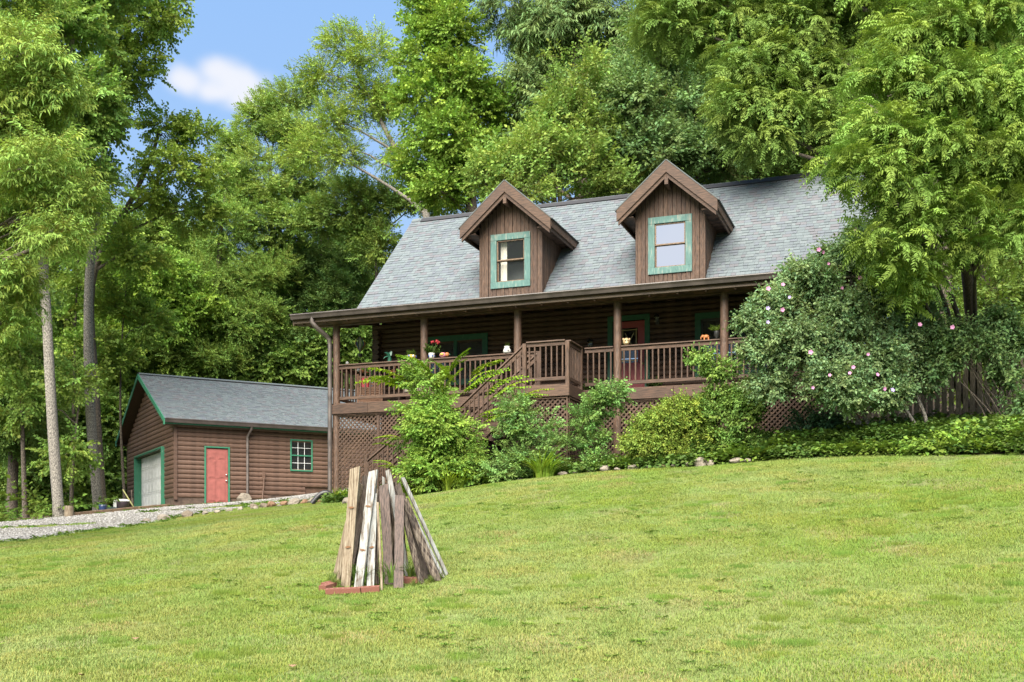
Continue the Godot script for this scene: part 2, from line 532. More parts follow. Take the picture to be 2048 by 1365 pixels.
		"turf":
			# a patch of mown grass about 0.5 m across
			for i in 820:
				var a := rng.randf() * TAU
				var r := sqrt(rng.randf()) * 0.3
				var p := Vector3(cos(a) * r, -0.012, sin(a) * r)
				var b := rng.randf() * TAU
				var lean := rng.randf_range(0.2, 1.1)
				var h := rng.randf_range(0.018, 0.046)
				var out := Vector3(cos(b), 0, sin(b))
				var sd := Vector3(-sin(b), 0, cos(b)) * rng.randf_range(0.0019, 0.0034)
				var k := rng.randf_range(0.7, 1.25)
				if rng.randf() < 0.14: g.tint = Color(k * 1.5, k * 1.22, k * 2.0)
				else: g.tint = Color(k * rng.randf_range(0.85, 1.15), k, k)
				var mid := p + Vector3.UP * h * 0.62 + out * h * lean * 0.35
				var tip := p + Vector3.UP * h + out * h * lean
				g.quad(p - sd, p + sd, mid + sd * 0.8, mid - sd * 0.8)
				g.tri(mid - sd * 0.8, mid + sd * 0.8, tip)
		"weed":
			for i in 40:
				var a := rng.randf() * TAU
				var out := Vector3(cos(a), rng.randf_range(0.1, 1.6), sin(a)).normalized()
				var face := (Vector3.UP + rand_dir() * 0.5)
				face = (face - out * face.dot(out)).normalized()
				jit.call()
				g.leaf(Vector3(cos(a), 0.3, sin(a)) * rng.randf_range(0.0, 0.12), out, face, rng.randf_range(0.06, 0.14), rng.randf_range(0.012, 0.03), 0.4)
	return g.mesh()

func spray(kind: String, variant: int) -> ArrayMesh:
	var key := "%s%d" % [kind, variant]
	if not sprays.has(key): sprays[key] = make_spray(kind, variant)
	return sprays[key]

# a frame with +x along d and +y as near to up as it goes, rolled a little
func shoot_frame(d: Vector3, roll: float, s: float) -> Basis:
	var x := d.normalized()
	var z := x.cross(Vector3.UP)
	z = z.normalized() if z.length() > 0.05 else Vector3.FORWARD
	return Basis(x, z.cross(x), z).rotated(x, roll).scaled_local(Vector3(s, s, s))

func shade_of(tint: Color, spread: float) -> Color:
	var k := rng.randf_range(1.0 - spread, 1.0 + spread)
	var warm := rng.randf_range(-0.12, 0.16)
	return Color(tint.r * k * (1.0 + warm), tint.g * k, tint.b * k * (1.0 - warm * 0.5))

# lobes: [centre, radius x, y, z]; fills them with clumps of shoots
func fill_crown(lobes: Array, kind: String, tint: Color, thick: float, clump: float, size: float, base: Vector3, into: Array, ends: Array) -> void:
	for l in lobes:
		var mid: Vector3 = l[0]
		var rx: float = l[1]; var ry: float = l[2]; var rz: float = l[3]
		var want := int(thick * (0.84 if thick < 80.0 else 1.0) * PI * sqrt(rx * rz) * ry)
		# the clumps and shoots reach past their centres
		var reach := clump * 0.55 + (0.22 if thick < 100.0 else 0.08) * size
		rx = maxf(rx - reach, rx * 0.4); ry = maxf(ry - reach * 0.75, ry * 0.4); rz = maxf(rz - reach, rz * 0.4)
		var per := 15
		var lobe_tone := rng.randf_range(0.9, 1.1)
		for q in maxi(3, want / per):
			var d := rand_dir()
			var r := pow(rng.randf(), 0.42)
			var off := Vector3(d.x * rx, d.y * ry, d.z * rz) * r
			var p := mid + off
			ends.append([p, mid])
			var rc := clump * rng.randf_range(0.65, 1.25)
			var tone := lobe_tone * rng.randf_range(0.86, 1.14)
			for s in per:
				var o := rand_dir() * pow(rng.randf(), 0.5)
				o = Vector3(o.x, o.y * 0.62, o.z) * rc
				var go := (Vector3(off.x, off.y * 0.4, off.z).normalized() * 0.55 + o.normalized() * 0.8 + rand_dir() * 0.45)
				go.y = go.y * 0.85 + (0.05 if kind != "long" else -0.1)
				var k: Copies = into[rng.randi() % into.size()]
				k.add(Transform3D(shoot_frame(go, rng.randf_range(-0.9, 0.9), size * rng.randf_range(0.75, 1.25)), p + o - base), shade_of(Color(tint.r * 1.0, tint.g * 1.0, tint.b * 1.45) * tone * LEAF_GAIN, 0.14))

func bend(a: Vector3, b: Vector3, lift: float, steps: int, rough: float) -> PackedVector3Array:
	var pts := PackedVector3Array()
	var m := (a + b) * 0.5 + Vector3(rng.randf_range(-1, 1), 0, rng.randf_range(-1, 1)) * a.distance_to(b) * 0.08 + Vector3.UP * lift
	for i in steps + 1:
		var t := float(i) / steps
		var p := a.lerp(m, t).lerp(m.lerp(b, t), t)
		if i > 0 and i < steps: p += rand_dir() * rough
		pts.append(p)
	return pts

# a tree: trunk path (points, radii), crown lobes, leaf kind and colour
func tree(called: String, label: String, trunk: Array, radii: Array, lobes: Array, o: Dictionary) -> Node3D:
	rng.seed = hash(label)
	var base: Vector3 = trunk[0]
	var root := thing(called, label, o.get("category", "tree"), base, 0.0, o.get("group", "trees of the wood round the house"))
	var g := Shape.new()
	var pts := PackedVector3Array()
	var rr := PackedFloat32Array()
	# smooth the trunk line
	for i in trunk.size() - 1:
		var p0: Vector3 = trunk[maxi(i - 1, 0)]; var p1: Vector3 = trunk[i]; var p2: Vector3 = trunk[i + 1]; var p3: Vector3 = trunk[mini(i + 2, trunk.size() - 1)]
		for s in 4:
			pts.append(p1.cubic_interpolate(p2, p0, p3, s / 4.0) - base)
			rr.append(lerpf(radii[i], radii[i + 1], s / 4.0))
	pts.append(trunk[-1] - base)
	rr.append(radii[-1])
	pts.insert(0, pts[0] - Vector3(0, 0.35, 0))
	rr.insert(0, rr[0] * 1.5)
	rr[1] *= 1.22
	g.tube(pts, rr, 12, 0.09, rng.randi() % 50)
	var into: Array = [Copies.new()]
	var ends: Array = []
	# one wood in one summer: the kinds differ, but not by much
	var green: Color = (o.tint as Color).lerp(Color(0.108, 0.168, 0.029), 0.42)
	fill_crown(lobes, o.kind, green, o.get("thick", 58.0), o.get("clump", 0.75), o.get("size", 1.0), base, into, ends)
	# limbs to the lobes
	for l in lobes:
		var mid: Vector3 = l[0] - base
		var best := 1
		var score := 1e9
		for i in range(1, pts.size()):
			var flat := Vector2(mid.x - pts[i].x, mid.z - pts[i].z).length()
			var s := absf(mid.y - pts[i].y - flat * 0.55) + flat * 0.4
			if s < score:
				score = s
				best = i
		var path := bend(pts[best], mid, 0.15 * mid.distance_to(pts[best]), 7, 0.06)
		var w := PackedFloat32Array()
		var r0: float = minf(rr[best] * 0.62, 0.02 + 0.028 * mid.distance_to(pts[best]))
		for i in path.size(): w.append(lerpf(r0, 0.018, pow(i / float(path.size() - 1), 0.8)))
		g.tube(path, w, 7)
		var twigs := 0
		for e in ends:
			if e[1] == l[0] and rng.randf() < o.get("twigs", 0.4):
				var f: Vector3 = path[3 + rng.randi() % 5]
				g.tube(bend(f, e[0] - base, 0.1, 4, 0.04), PackedFloat32Array([0.022, 0.017, 0.013, 0.009, 0.006]), 4)
				twigs += 1
				if twigs > 40: break
	part(root, "trunk", g.mesh(), o.get("bark", M.bark))
	copies_node(root, "crown", spray(o.kind, absi(hash(label)) % 3), o.get("leaf", M.leaf), into[0])
	return root

# lobes given by where they show: [column, row, half width, half height (pixels), metres nearer]; z radius follows the width
func lobes_at(depth: float, list: Array) -> Array:
	var out := []
	for l in list:
		var d: float = depth - l[4]
		out.append([at(l[0], l[1], d), l[2] / FOCAL * d, l[3] / FOCAL * d, maxf(l[2], l[3] * 0.8) / FOCAL * d * 0.9])
	return out

func trunk_at(depth: float, list: Array) -> Array:
	var out := []
	for i in list.size():
		var d: float = depth - (list[i][2] if list[i].size() > 2 else 0.0)
		var p := at(list[i][0], list[i][1], d)
		if i == 0: p.y = land(p.x, p.z)
		out.append(p)
	return out

func shrub(called: String, label: String, base: Vector3, lobes: Array, o: Dictionary) -> Node3D:
	rng.seed = hash(label)
	var root := thing(called, label, o.get("category", "shrub"), base, 0.0, o.get("group", "shrubs and plants round the porch"))
	var g := Shape.new()
	var into: Array = [Copies.new()]
	var ends: Array = []
	fill_crown(lobes, o.kind, o.tint, o.get("thick", 200.0), o.get("clump", 0.3), o.get("size", 1.0), base, into, ends)
	for i in o.get("stems", 10):
		var e: Array = ends[rng.randi() % ends.size()]
		var foot := Vector3(rng.randf_range(-0.25, 0.25), -0.1, rng.randf_range(-0.2, 0.2))
		var r0: float = o.get("stem", 0.025)
		g.tube(bend(foot, e[0] - base, 0.25, 6, 0.03), PackedFloat32Array([r0, r0 * 0.85, r0 * 0.7, r0 * 0.55, r0 * 0.4, r0 * 0.3, r0 * 0.2]), 6)
	if g.v.size(): part(root, "stems", g.mesh(), o.get("bark", M.bark))
	copies_node(root, "foliage", spray(o.kind, absi(hash(label)) % 3), o.get("leaf", M.leaf), into[0])
	return root
# ---------------------------------------------------------------- log house
# its own axes: x along the front from the corner post, y up from the porch floor, z out towards the lawn
const LOG_PITCH := 0.13

func turned(deg: float) -> Basis: return Basis(Vector3.UP, deg_to_rad(deg))

func wood(vertical := false) -> Material:
	return M[("wood_v%d" if vertical else "wood_h%d") % (rng.randi() % 4)]

func log_mesh(length: float, round_: bool) -> ArrayMesh:
	length = snappedf(length, 0.01)
	var key := "log%.2f%s" % [length, round_]
	if not cache.has(key):
		var o := PackedVector2Array()
		if round_:
			for i in 12:
				var t := deg_to_rad(90.0 - 30.0 * i)
				o.append(Vector2(cos(t) * 0.095, sin(t) * 0.066))
		else:
			for i in 7:
				var t := deg_to_rad(78.0 - 26.0 * i)
				o.append(Vector2(cos(t) * 0.052, sin(t) * 0.0655))
			o.append(Vector2(-0.07, -0.064)); o.append(Vector2(-0.07, 0.064))
		var g := Shape.new()
		g.sweep(o, 0.0, length, true)
		cache[key] = g.mesh()
	return cache[key]

func log_wall(parent: Node3D, x0: float, x1: float, y0: float, rows: int, holes: Array) -> void:
	for r in rows:
		var y := y0 + (r + 0.5) * LOG_PITCH
		var cuts := [x0]
		for h in holes:
			if y > h[2] and y < h[3]:
				cuts.append(h[0]); cuts.append(h[1])
		cuts.append(x1)
		for k in range(0, cuts.size(), 2):
			var a: float = cuts[k]; var b: float = cuts[k + 1]
			if b - a < 0.05: continue
			part(parent, "log", log_mesh(b - a, false), wood(), Transform3D(Basis(), Vector3(a, y, rng.randf_range(-0.004, 0.004))))

# window or door surround of four boards, proud of the wall; x0..x1, y0..y1 outside size
func casing(parent: Node3D, x0: float, x1: float, y0: float, y1: float, z: float, w: float, m: Material, sill := true) -> void:
	board(parent, "casing_board", Vector3((x0 + x1) / 2, y1 - w * 0.5, z), Vector3(x1 - x0, w, 0.035), m)
	board(parent, "casing_board", Vector3(x0 + w / 2, (y0 + y1 - w) / 2 + (w * 0.5 if sill else 0.0), z - 0.002), Vector3(w, y1 - y0 - w - (w if sill else 0.0), 0.033), m)
	board(parent, "casing_board", Vector3(x1 - w / 2, (y0 + y1 - w) / 2 + (w * 0.5 if sill else 0.0), z - 0.002), Vector3(w, y1 - y0 - w - (w if sill else 0.0), 0.033), m)
	if sill: board(parent, "casing_board", Vector3((x0 + x1) / 2, y0 + w * 0.5, z + 0.004), Vector3(x1 - x0, w, 0.04), m)

func sash(parent: Node3D, x0: float, x1: float, y0: float, y1: float, z: float, w: float, m: Material, glass: Material) -> void:
	board(parent, "sash_rail", Vector3((x0 + x1) / 2, y1 - w / 2, z), Vector3(x1 - x0, w, 0.035), m, Basis(), 0.004)
	board(parent, "sash_rail", Vector3((x0 + x1) / 2, y0 + w / 2, z), Vector3(x1 - x0, w, 0.035), m, Basis(), 0.004)
	for x in [x0 + w / 2, x1 - w / 2]:
		board(parent, "sash_stile", Vector3(x, (y0 + y1) / 2, z), Vector3(w, y1 - y0 - w * 2, 0.034), m, Basis(), 0.004)
	part(parent, "pane", plain_mesh(), glass, Transform3D(Basis.from_scale(Vector3(x1 - x0 - 1.8 * w, y1 - y0 - 1.8 * w, 0.005)), Vector3((x0 + x1) / 2, (y0 + y1) / 2, z - 0.004)))

const TAB_WIDTHS := [0.1, 0.12, 0.15, 0.18, 0.22]
const SLATE := [Color(0.128, 0.153, 0.168), Color(0.141, 0.169, 0.181), Color(0.118, 0.143, 0.158), Color(0.135, 0.141, 0.153), Color(0.151, 0.179, 0.19), Color(0.129, 0.147, 0.17)]

func put_tab(g: Shape, x: Transform3D, w: float, run: float, th: float) -> void:
	var a := x * Vector3(0.002, th, 0); var b := x * Vector3(w - 0.002, th, 0)
	var d := x * Vector3(w - 0.002, 0.004, -run); var e := x * Vector3(0.002, 0.004, -run)
	var a0 := x * Vector3(0.002, -0.004, 0); var b0 := x * Vector3(w - 0.002, -0.004, 0)
	g.quad(a, b, d, e)
	g.quad(a0, b0, b, a)
	g.tri(a0, a, e)
	g.tri(b0, d, b)

func tab_mesh(wi: int, ci: int, thick: bool) -> ArrayMesh:
	var key := "tab%d_%d_%s" % [wi, ci, thick]
	if not cache.has(key):
		var g := Shape.new()
		g.tint = SLATE[ci]
		put_tab(g, Transform3D(), TAB_WIDTHS[wi], 0.155, 0.019 if thick else 0.011)
		cache[key] = g.mesh()
	return cache[key]

# shingles over a slope: `slope` has x along the eave, y out of the roof, -z up the slope; the nearest `own` of those seen become parts of their own
func shingles(roof: Node3D, slope: Transform3D, width: float, run: float, seed_: int, own: int, eye: Vector3, hidden: Callable) -> void:
	rng.seed = seed_
	var list := []
	var rows := int(run / 0.138)
	for r in rows:
		var x := -rng.randf() * 0.25
		while x < width - 0.05:
			var wi := rng.randi() % TAB_WIDTHS.size()
			var w: float = TAB_WIDTHS[wi]
			var x0 := maxf(x, 0.0)
			if x >= 0.0 and x + w <= width:
				var p := slope * Vector3(x, 0.0, -r * 0.138)
				if not hidden.call(p + slope.basis.x * w * 0.5):
					list.append([p.distance_to(eye), x, r, wi, rng.randi() % SLATE.size(), rng.randf() < 0.4])
			elif x + w > 0.0:
				list.append([1e6, x0, r, wi, rng.randi() % SLATE.size(), false, minf(x + w, width) - x0])
			x += w
	list.sort_custom(func(p, q): return p[0] < q[0])
	var rest := Shape.new()
	for i in list.size():
		var l: Array = list[i]
		var t := slope * Transform3D(Basis(), Vector3(l[1], rng.randf_range(0.0, 0.002), -l[2] * 0.138))
		if i < own and l.size() == 6:
			part(roof, "shingle", tab_mesh(l[3], l[4], l[5]), M.shingle, t)
		else:
			rest.tint = SLATE[l[4]]
			put_tab(rest, t, l[6] if l.size() > 6 else TAB_WIDTHS[l[3]], 0.155, 0.019 if l[5] else 0.011)
	var o := part(roof, "shingle_field", rest.mesh(), M.shingle)
	o.set_meta("kind", "stuff")

# a railing run between two points on the floor: cap, top rail, bottom rail and balusters
func railing(house: Node3D, a: Vector3, b: Vector3, pitch: float) -> void:
	var r := holder(house, "railing", Transform3D(Basis(Vector3.UP, -atan2(b.z - a.z, b.x - a.x)), a))
	var l := a.distance_to(b)
	board(r, "cap_rail", Vector3(l / 2, 0.955, 0), Vector3(l, 0.032, 0.125), M.rail, Basis(), 0.008)
	board(r, "top_rail", Vector3(l / 2, 0.893, 0.004), Vector3(l, 0.085, 0.036), wood())
	board(r, "bottom_rail", Vector3(l / 2, 0.125, 0.0), Vector3(l, 0.078, 0.036), wood())
	var n := int(l / pitch)
	for i in n:
		var x := (i + 0.5) * l / n
		board(r, "baluster", Vector3(x, 0.51, -0.001 + rng.randf_range(-0.002, 0.002)), Vector3(0.034, 0.69, 0.034), wood(true), Basis(Vector3.FORWARD, rng.randf_range(-0.004, 0.004)), 0.004)

# crossed slats in a frame, x0..x1, y0..y1 in the plane z
func lattice(house: Node3D, xf: Transform3D, x0: float, x1: float, y0: float, y1: float) -> void:
	var p := holder(house, "lattice_panel", xf)
	var step := 0.117
	for layer in 2:
		var sgn := 1.0 if layer == 0 else -1.0
		var c0 := y0 - x1 if sgn > 0 else y0 + x0
		var c1 := y1 - x0 if sgn > 0 else y1 + x1
		var c := c0 + step * 0.6
		while c < c1:
			# y = c + sgn * x inside the frame
			var xa := x0; var xb := x1
			if sgn > 0:
				xa = maxf(xa, y0 - c); xb = minf(xb, y1 - c)
			else:
				xa = maxf(xa, c - y1); xb = minf(xb, c - y0)
			if xb - xa > 0.04:
				var z := 0.006 if layer == 0 else -0.006
				strip(p, "slat", Vector3(xa, c + sgn * xa, z), Vector3(xb, c + sgn * xb, z), Vector3.BACK, 0.037, 0.009, wood())
			c += step
	board(p, "frame_strip", Vector3((x0 + x1) / 2, y1 - 0.02, 0.02), Vector3(x1 - x0, 0.04, 0.02), wood())
	for x in [x0 + 0.02, x1 - 0.02]:
		board(p, "frame_strip", Vector3(x, (y0 + y1 - 0.04) / 2, 0.02), Vector3(0.04, y1 - y0 - 0.042, 0.02), wood(true))

func stair_flight(house: Node3D, x0: float, y0: float, steps: int, za: float, zb: float, rise: float, run: float, rails: bool) -> void:
	var s := holder(house, "stair_flight")
	var x1 := x0 - run * steps
	var y1 := y0 - rise * steps
	var ang := atan2(rise, run)
	var l := Vector2(x0 - x1, y0 - y1).length()
	for z in [za + 0.02, zb - 0.02]:
		board(s, "stringer", Vector3((x0 + x1) / 2, (y0 + y1) / 2 - 0.17, z), Vector3(l + 0.1, 0.28, 0.04), wood(), Basis(Vector3.BACK, ang))
	for i in steps:
		board(s, "tread", Vector3(x0 - run * (i + 0.5), y0 - rise * (i + 1) + 0.01, (za + zb) / 2), Vector3(run + 0.03, 0.038, zb - za + 0.04), wood())
	if rails:
		for z in [za + 0.02, zb - 0.02]:
			board(s, "handrail", Vector3((x0 + x1) / 2, (y0 + y1) / 2 + 0.9, z), Vector3(l, 0.036, 0.09), M.rail, Basis(Vector3.BACK, ang))
			board(s, "upper_rail", Vector3((x0 + x1) / 2, (y0 + y1) / 2 + 0.8, z), Vector3(l, 0.085, 0.034), wood(), Basis(Vector3.BACK, ang))
			board(s, "lower_rail", Vector3((x0 + x1) / 2, (y0 + y1) / 2 + 0.2, z), Vector3(l, 0.085, 0.034), wood(), Basis(Vector3.BACK, ang))
			for i in steps * 2:
				var x := x0 - (i + 0.5) * run * 0.5
				var yy := y0 + (x - x0) * rise / run
				board(s, "baluster", Vector3(x, yy + 0.4, z + (0.034 if z > za + 0.3 else -0.034)), Vector3(0.034, 0.86, 0.034), wood(true), Basis(), 0.004)

func slope_frame(from: Vector3, to: Vector3) -> Transform3D:
	# x along the eave, -z up the slope, y out of the roof
	var up := (to - from).normalized()
	var x := Vector3.RIGHT if absf(up.z) > absf(up.x) else Vector3.BACK
	var y := x.cross(up)
	if y.y < 0.0:
		x = -x
		y = -y
	return Transform3D(Basis(x, y, -up), from)

# a board under a gable's edge, cut plumb at the ridge and at its foot
func gable_board(parent: Node3D, called: String, sgn: float, top: float, tall: float, reach: float, pitch: float, z0: float, z1: float, m: Material) -> void:
	var g := Shape.new()
	var p := [Vector2(0.001 * sgn, top), Vector2(reach * sgn, top - pitch * reach), Vector2(reach * sgn, top - pitch * reach - tall), Vector2(0.001 * sgn, top - tall)]
	if sgn > 0: p.reverse()
	for i in 4:
		var a: Vector2 = p[i]; var b: Vector2 = p[(i + 1) % 4]
		g.quad(Vector3(a.x, a.y, z1), Vector3(a.x, a.y, z0), Vector3(b.x, b.y, z0), Vector3(b.x, b.y, z1))
	g.quad(Vector3(p[0].x, p[0].y, z1), Vector3(p[1].x, p[1].y, z1), Vector3(p[2].x, p[2].y, z1), Vector3(p[3].x, p[3].y, z1))
	g.quad(Vector3(p[3].x, p[3].y, z0), Vector3(p[2].x, p[2].y, z0), Vector3(p[1].x, p[1].y, z0), Vector3(p[0].x, p[0].y, z0))
	part(parent, called, g.mesh(), m)

func dormer(house: Node3D, xc: float, label: String, curtain: bool) -> void:
	var d := holder(house, "dormer", Transform3D(Basis(), Vector3(xc, 0, 0)))
	d.set_meta("label", label)
	var zf := -2.65
	var half := 0.85
	var under := func(x: float) -> float: return 5.86 - 0.87 * absf(x) - 0.2
	# upright boards of the face, split round the window
	var n := 15
	var w := half * 2.0 / n
	for i in n:
		var x := -half + (i + 0.5) * w
		var top: float = under.call(x) + 0.03
		var zz := zf + rng.randf_range(0.0, 0.012) + (0.012 if i % 2 else 0.0)
		var bits := [[2.3, top]]
		if absf(x) < 0.5: bits = [[2.3, 3.25], [4.56, top]]
		for b in bits:
			board(d, "wall_board", Vector3(x, (b[0] + b[1]) / 2, zz - 0.012), Vector3(w - 0.006, b[1] - b[0], 0.024), wood(true), Basis(), 0.005)
	# boards of the cheeks
	for sgn in [-1.0, 1.0]:
		for i in 14:
			var z := zf - 0.02 - (i + 0.5) * 0.15
			var lo := 2.9 + (-2.75 - z) * 0.968 - 0.1
			if lo > 4.85: break
			board(d, "cheek_board", Vector3(sgn * (half - 0.012 + rng.randf_range(0.0, 0.01)), (maxf(lo, 2.4) + 4.95) / 2, z), Vector3(0.024, 4.95 - maxf(lo, 2.4), 0.144), wood(true), Basis(), 0.005)
		board(d, "corner_board", Vector3(sgn * (half + 0.004), 3.6, zf - 0.03), Vector3(0.05, 2.5, 0.1), wood(true))
	# roof of two slabs, boarded below, fascia in two steps in front and along the eaves
	var ang := atan2(1.09, 1.25)
	var l := Vector2(1.25, 1.09).length()
	for sgn in [-1.0, 1.0]:
		var turn := Basis(Vector3.BACK, -sgn * ang)
		var mid := Vector3(sgn * 0.625, 5.86 - 0.545, 0)
		var out := Vector3(sgn * sin(ang), cos(ang), 0)
		board(d, "roof_slab", mid - out * 0.06 + Vector3(0, 0, -3.98), Vector3(l, 0.1, 3.46), M.wood_h1, turn)
		board(d, "roof_covering", mid + out * 0.016 + Vector3(0, 0, -3.97) + Vector3(sgn * 0.02 * cos(ang), -0.02 * sin(ang), 0), Vector3(l + 0.05, 0.028, 3.6), M.shingle_plain, turn, 0.004)
		gable_board(d, "fascia_board", sgn, 5.86, 0.285, 1.25, 0.872, -2.222, -2.178, wood())
		gable_board(d, "fascia_board", sgn, 5.59, 0.125, 1.215, 0.872, -2.275, -2.215, wood())
		board(d, "eave_board", Vector3(sgn * 1.238, 4.665, -3.55), Vector3(0.04, 0.2, 2.64), wood())
		board(d, "eave_board", Vector3(sgn * 1.195, 4.53, -3.5), Vector3(0.04, 0.09, 2.5), wood())
		board(d, "soffit_board", Vector3(sgn * 1.02, 4.6, -3.5), Vector3(0.34, 0.025, 2.4), M.wood_h3)
		board(d, "bracket", Vector3(sgn * 1.0, 4.72, -2.45), Vector3(0.4, 0.14, 0.09), wood(), turn)
	board(d, "ridge_beam", Vector3(0, 5.36, -2.44), Vector3(0.09, 0.17, 0.5), wood())
	# window
	casing(d, -0.553, 0.553, 3.2, 4.625, zf + 0.026, 0.165, M.teal_worn)
	board(d, "reveal", Vector3(0, 4.5, zf - 0.06), Vector3(0.8, 0.05, 0.14), M.wood_h2)
	for sgn in [-1.0, 1.0]: board(d, "reveal", Vector3(sgn * 0.4, 3.93, zf - 0.06), Vector3(0.03, 1.14, 0.14), M.wood_h2)
	var pane: Material = M.glass if curtain else M.mirror_glass
	sash(d, -0.388, 0.388, 3.92, 4.46, zf - 0.01, 0.035, M.sash, pane)
	sash(d, -0.388, 0.388, 3.37, 3.945, zf - 0.05, 0.035, M.sash, pane)
	if curtain:
		var g := Shape.new()
		for i in 9:
			var a := -0.36 + i * 0.021
			g.quad(Vector3(a, 3.37, -0.2 + 0.02 * (i % 2)), Vector3(a + 0.021, 3.37, -0.2 + 0.02 * ((i + 1) % 2)), Vector3(a + 0.021, 4.46, -0.2 + 0.02 * ((i + 1) % 2)), Vector3(a, 4.46, -0.2 + 0.02 * (i % 2)))
		part(d, "curtain", g.mesh(), M.curtain, Transform3D(Basis(), Vector3(0, 0, zf)))
	# dark room behind
	var room := Shape.new()
	room.quad(Vector3(-1.6, 2.5, -8.6), Vector3(1.6, 2.5, -8.6), Vector3(1.6, 5.2, -8.6), Vector3(-1.6, 5.2, -8.6))
	part(d, "room_wall", room.mesh(), M.room)

func build_house() -> Node3D:
	rng.seed = 41
	var h := thing("log_house", "brown log house with grey shingle roof, two dormers and a long raised porch", "house", Vector3(-4.416, 3.7636 + EYE, -27.6), deg_to_rad(-20.4))
	var inv := h.transform.affine_inverse()
	var eye := inv * Vector3(0, EYE, 0)
	# ---- walls
	var front := holder(h, "front_wall", Transform3D(Basis(), Vector3(0, 0, -2.4)))
	var holes := [[1.47, 3.03, 0.78, 1.86], [6.53, 7.37, 0.0, 2.04], [8.76, 10.66, 0.6, 1.94]]
	log_wall(front, -0.22, 12.32, -0.02, 19, holes)
	var side := holder(h, "side_wall", Transform3D(Basis(Vector3.UP, PI / 2), Vector3(-0.02, 0, -2.17)))
	for r in 18:
		part(side, "log", log_mesh(7.7, true), wood(), Transform3D(Basis(), Vector3(rng.randf_range(-0.02, 0.02), -0.02 + r * LOG_PITCH, 0)))
	var side2 := holder(h, "side_wall", Transform3D(Basis(Vector3.UP, PI / 2), Vector3(12.12, 0, -2.17)))
	for r in 18:
		part(side2, "log", log_mesh(7.7, true), wood(), Transform3D(Basis(), Vector3(rng.randf_range(-0.02, 0.02), -0.02 + r * LOG_PITCH, 0)))
	var back := holder(h, "back_wall", Transform3D(Basis(), Vector3(0, 0, -9.9)))
	log_wall(back, -0.22, 12.32, -0.02, 19, [])
	for x in [0.05, 12.05]:
		var g := Shape.new()
		var o := [Vector3(x, 2.2, -2.4), Vector3(x, 2.2, -10.2), Vector3(x, 2.7, -10.2), Vector3(x, 6.35, -6.42), Vector3(x, 2.62, -2.5)]
		for t in 2:
			var off := Vector3(0.04 if t == 0 else -0.04, 0, 0)
			for i in range(1, 4):
				if t == 0: g.tri(o[0] + off, o[i] + off, o[i + 1] + off)
				else: g.tri(o[0] + off, o[i + 1] + off, o[i] + off)
		part(h, "gable_wall", g.mesh(), M.wood_h1)
	var found := Shape.new()
	found.bx(Vector3(6.05, -1.55, -6.15), Vector3(12.1, 3.05, 7.4))
	part(h, "foundation", found.mesh(), M.block)
	board(h, "room_floor", Vector3(6.05, 0.0, -6.2), Vector3(11.9, 0.04, 7.2), M.room)
	board(h, "attic_floor", Vector3(6.05, 2.5, -6.2), Vector3(11.9, 0.06, 7.4), M.room)
	# ---- porch floor, beam, posts
	for k in 16:
		board(h, "floor_board", Vector3(6.05, -0.02, -0.03 - k * 0.148), Vector3(12.3, 0.034, 0.143), wood())
	var bx := 0.0
	for l in [1.0, 3.45, 4.2, 3.55]:
		board(h, "rim_board", Vector3(bx - 0.06 + l / 2, -0.16, 0.08), Vector3(l - 0.004, 0.235, 0.05), wood())
		bx += l
	board(h, "rim_board", Vector3(-0.08, -0.16, -1.17), Vector3(0.05, 0.235, 2.45), wood())
	board(h, "ledger_board", Vector3(6.05, -0.295, 0.03), Vector3(12.2, 0.035, 0.09), wood())
	for i in 6:
		var x := i * 2.425
		var g := Shape.new()
		var pts := PackedVector3Array(); var rr := PackedFloat32Array()
		for k in 9:
			pts.append(Vector3(rng.randf_range(-0.003, 0.003), -2.6 + 4.62 * k / 8.0, rng.randf_range(-0.003, 0.003))); rr.append(0.092 + rng.randf_range(-0.002, 0.002))
		g.tube(pts, rr, 18, 0.02, i)
		part(h, "porch_post", g.mesh(), M.log_post, Transform3D(Basis(), Vector3(x, 0, -0.02)))
	# ---- porch roof: beam, ceiling, fascia, gutter
	board(h, "porch_beam", Vector3(5.9, 2.02, -0.02), Vector3(13.3, 0.13, 0.14), M.wood_h3)
	var tilt := atan2(0.5, 2.9)
	board(h, "porch_ceiling", Vector3(5.9, 2.3, -1.0), Vector3(13.66, 0.03, 3.05), M.ceiling, Basis(Vector3.RIGHT, tilt))
	for k in 22:
		board(h, "rafter", Vector3(-0.7 + k * 0.63, 2.235, -1.0), Vector3(0.045, 0.1, 2.95), M.ceiling, Basis(Vector3.RIGHT, tilt))
	board(h, "porch_roof", Vector3(5.9, 2.385, -0.97), Vector3(13.68, 0.05, 3.04), M.shingle_plain, Basis(Vector3.RIGHT, tilt))
	board(h, "fascia_board", Vector3(5.9, 2.045, 0.475), Vector3(13.66, 0.15, 0.035), M.fascia)
	board(h, "soffit_board", Vector3(5.9, 1.975, 0.3), Vector3(13.6, 0.02, 0.34), M.ceiling)
	for x in [-0.93, 12.73]: board(h, "rake_board", Vector3(x, 2.27, -1.0), Vector3(0.03, 0.18, 3.05), M.fascia, Basis(Vector3.RIGHT, tilt))
	var gut := Shape.new()
	gut.sweep(PackedVector2Array([Vector2(0.635, 2.185), Vector2(0.64, 2.165), Vector2(0.615, 2.12), Vector2(0.6, 2.06), Vector2(0.5, 2.06), Vector2(0.496, 2.18), Vector2(0.504, 2.18), Vector2(0.51, 2.07), Vector2(0.59, 2.07), Vector2(0.607, 2.12), Vector2(0.625, 2.18)]), -0.95, 12.75)
	part(h, "gutter", gut.mesh(), M.gutter)
	var ds := Shape.new()
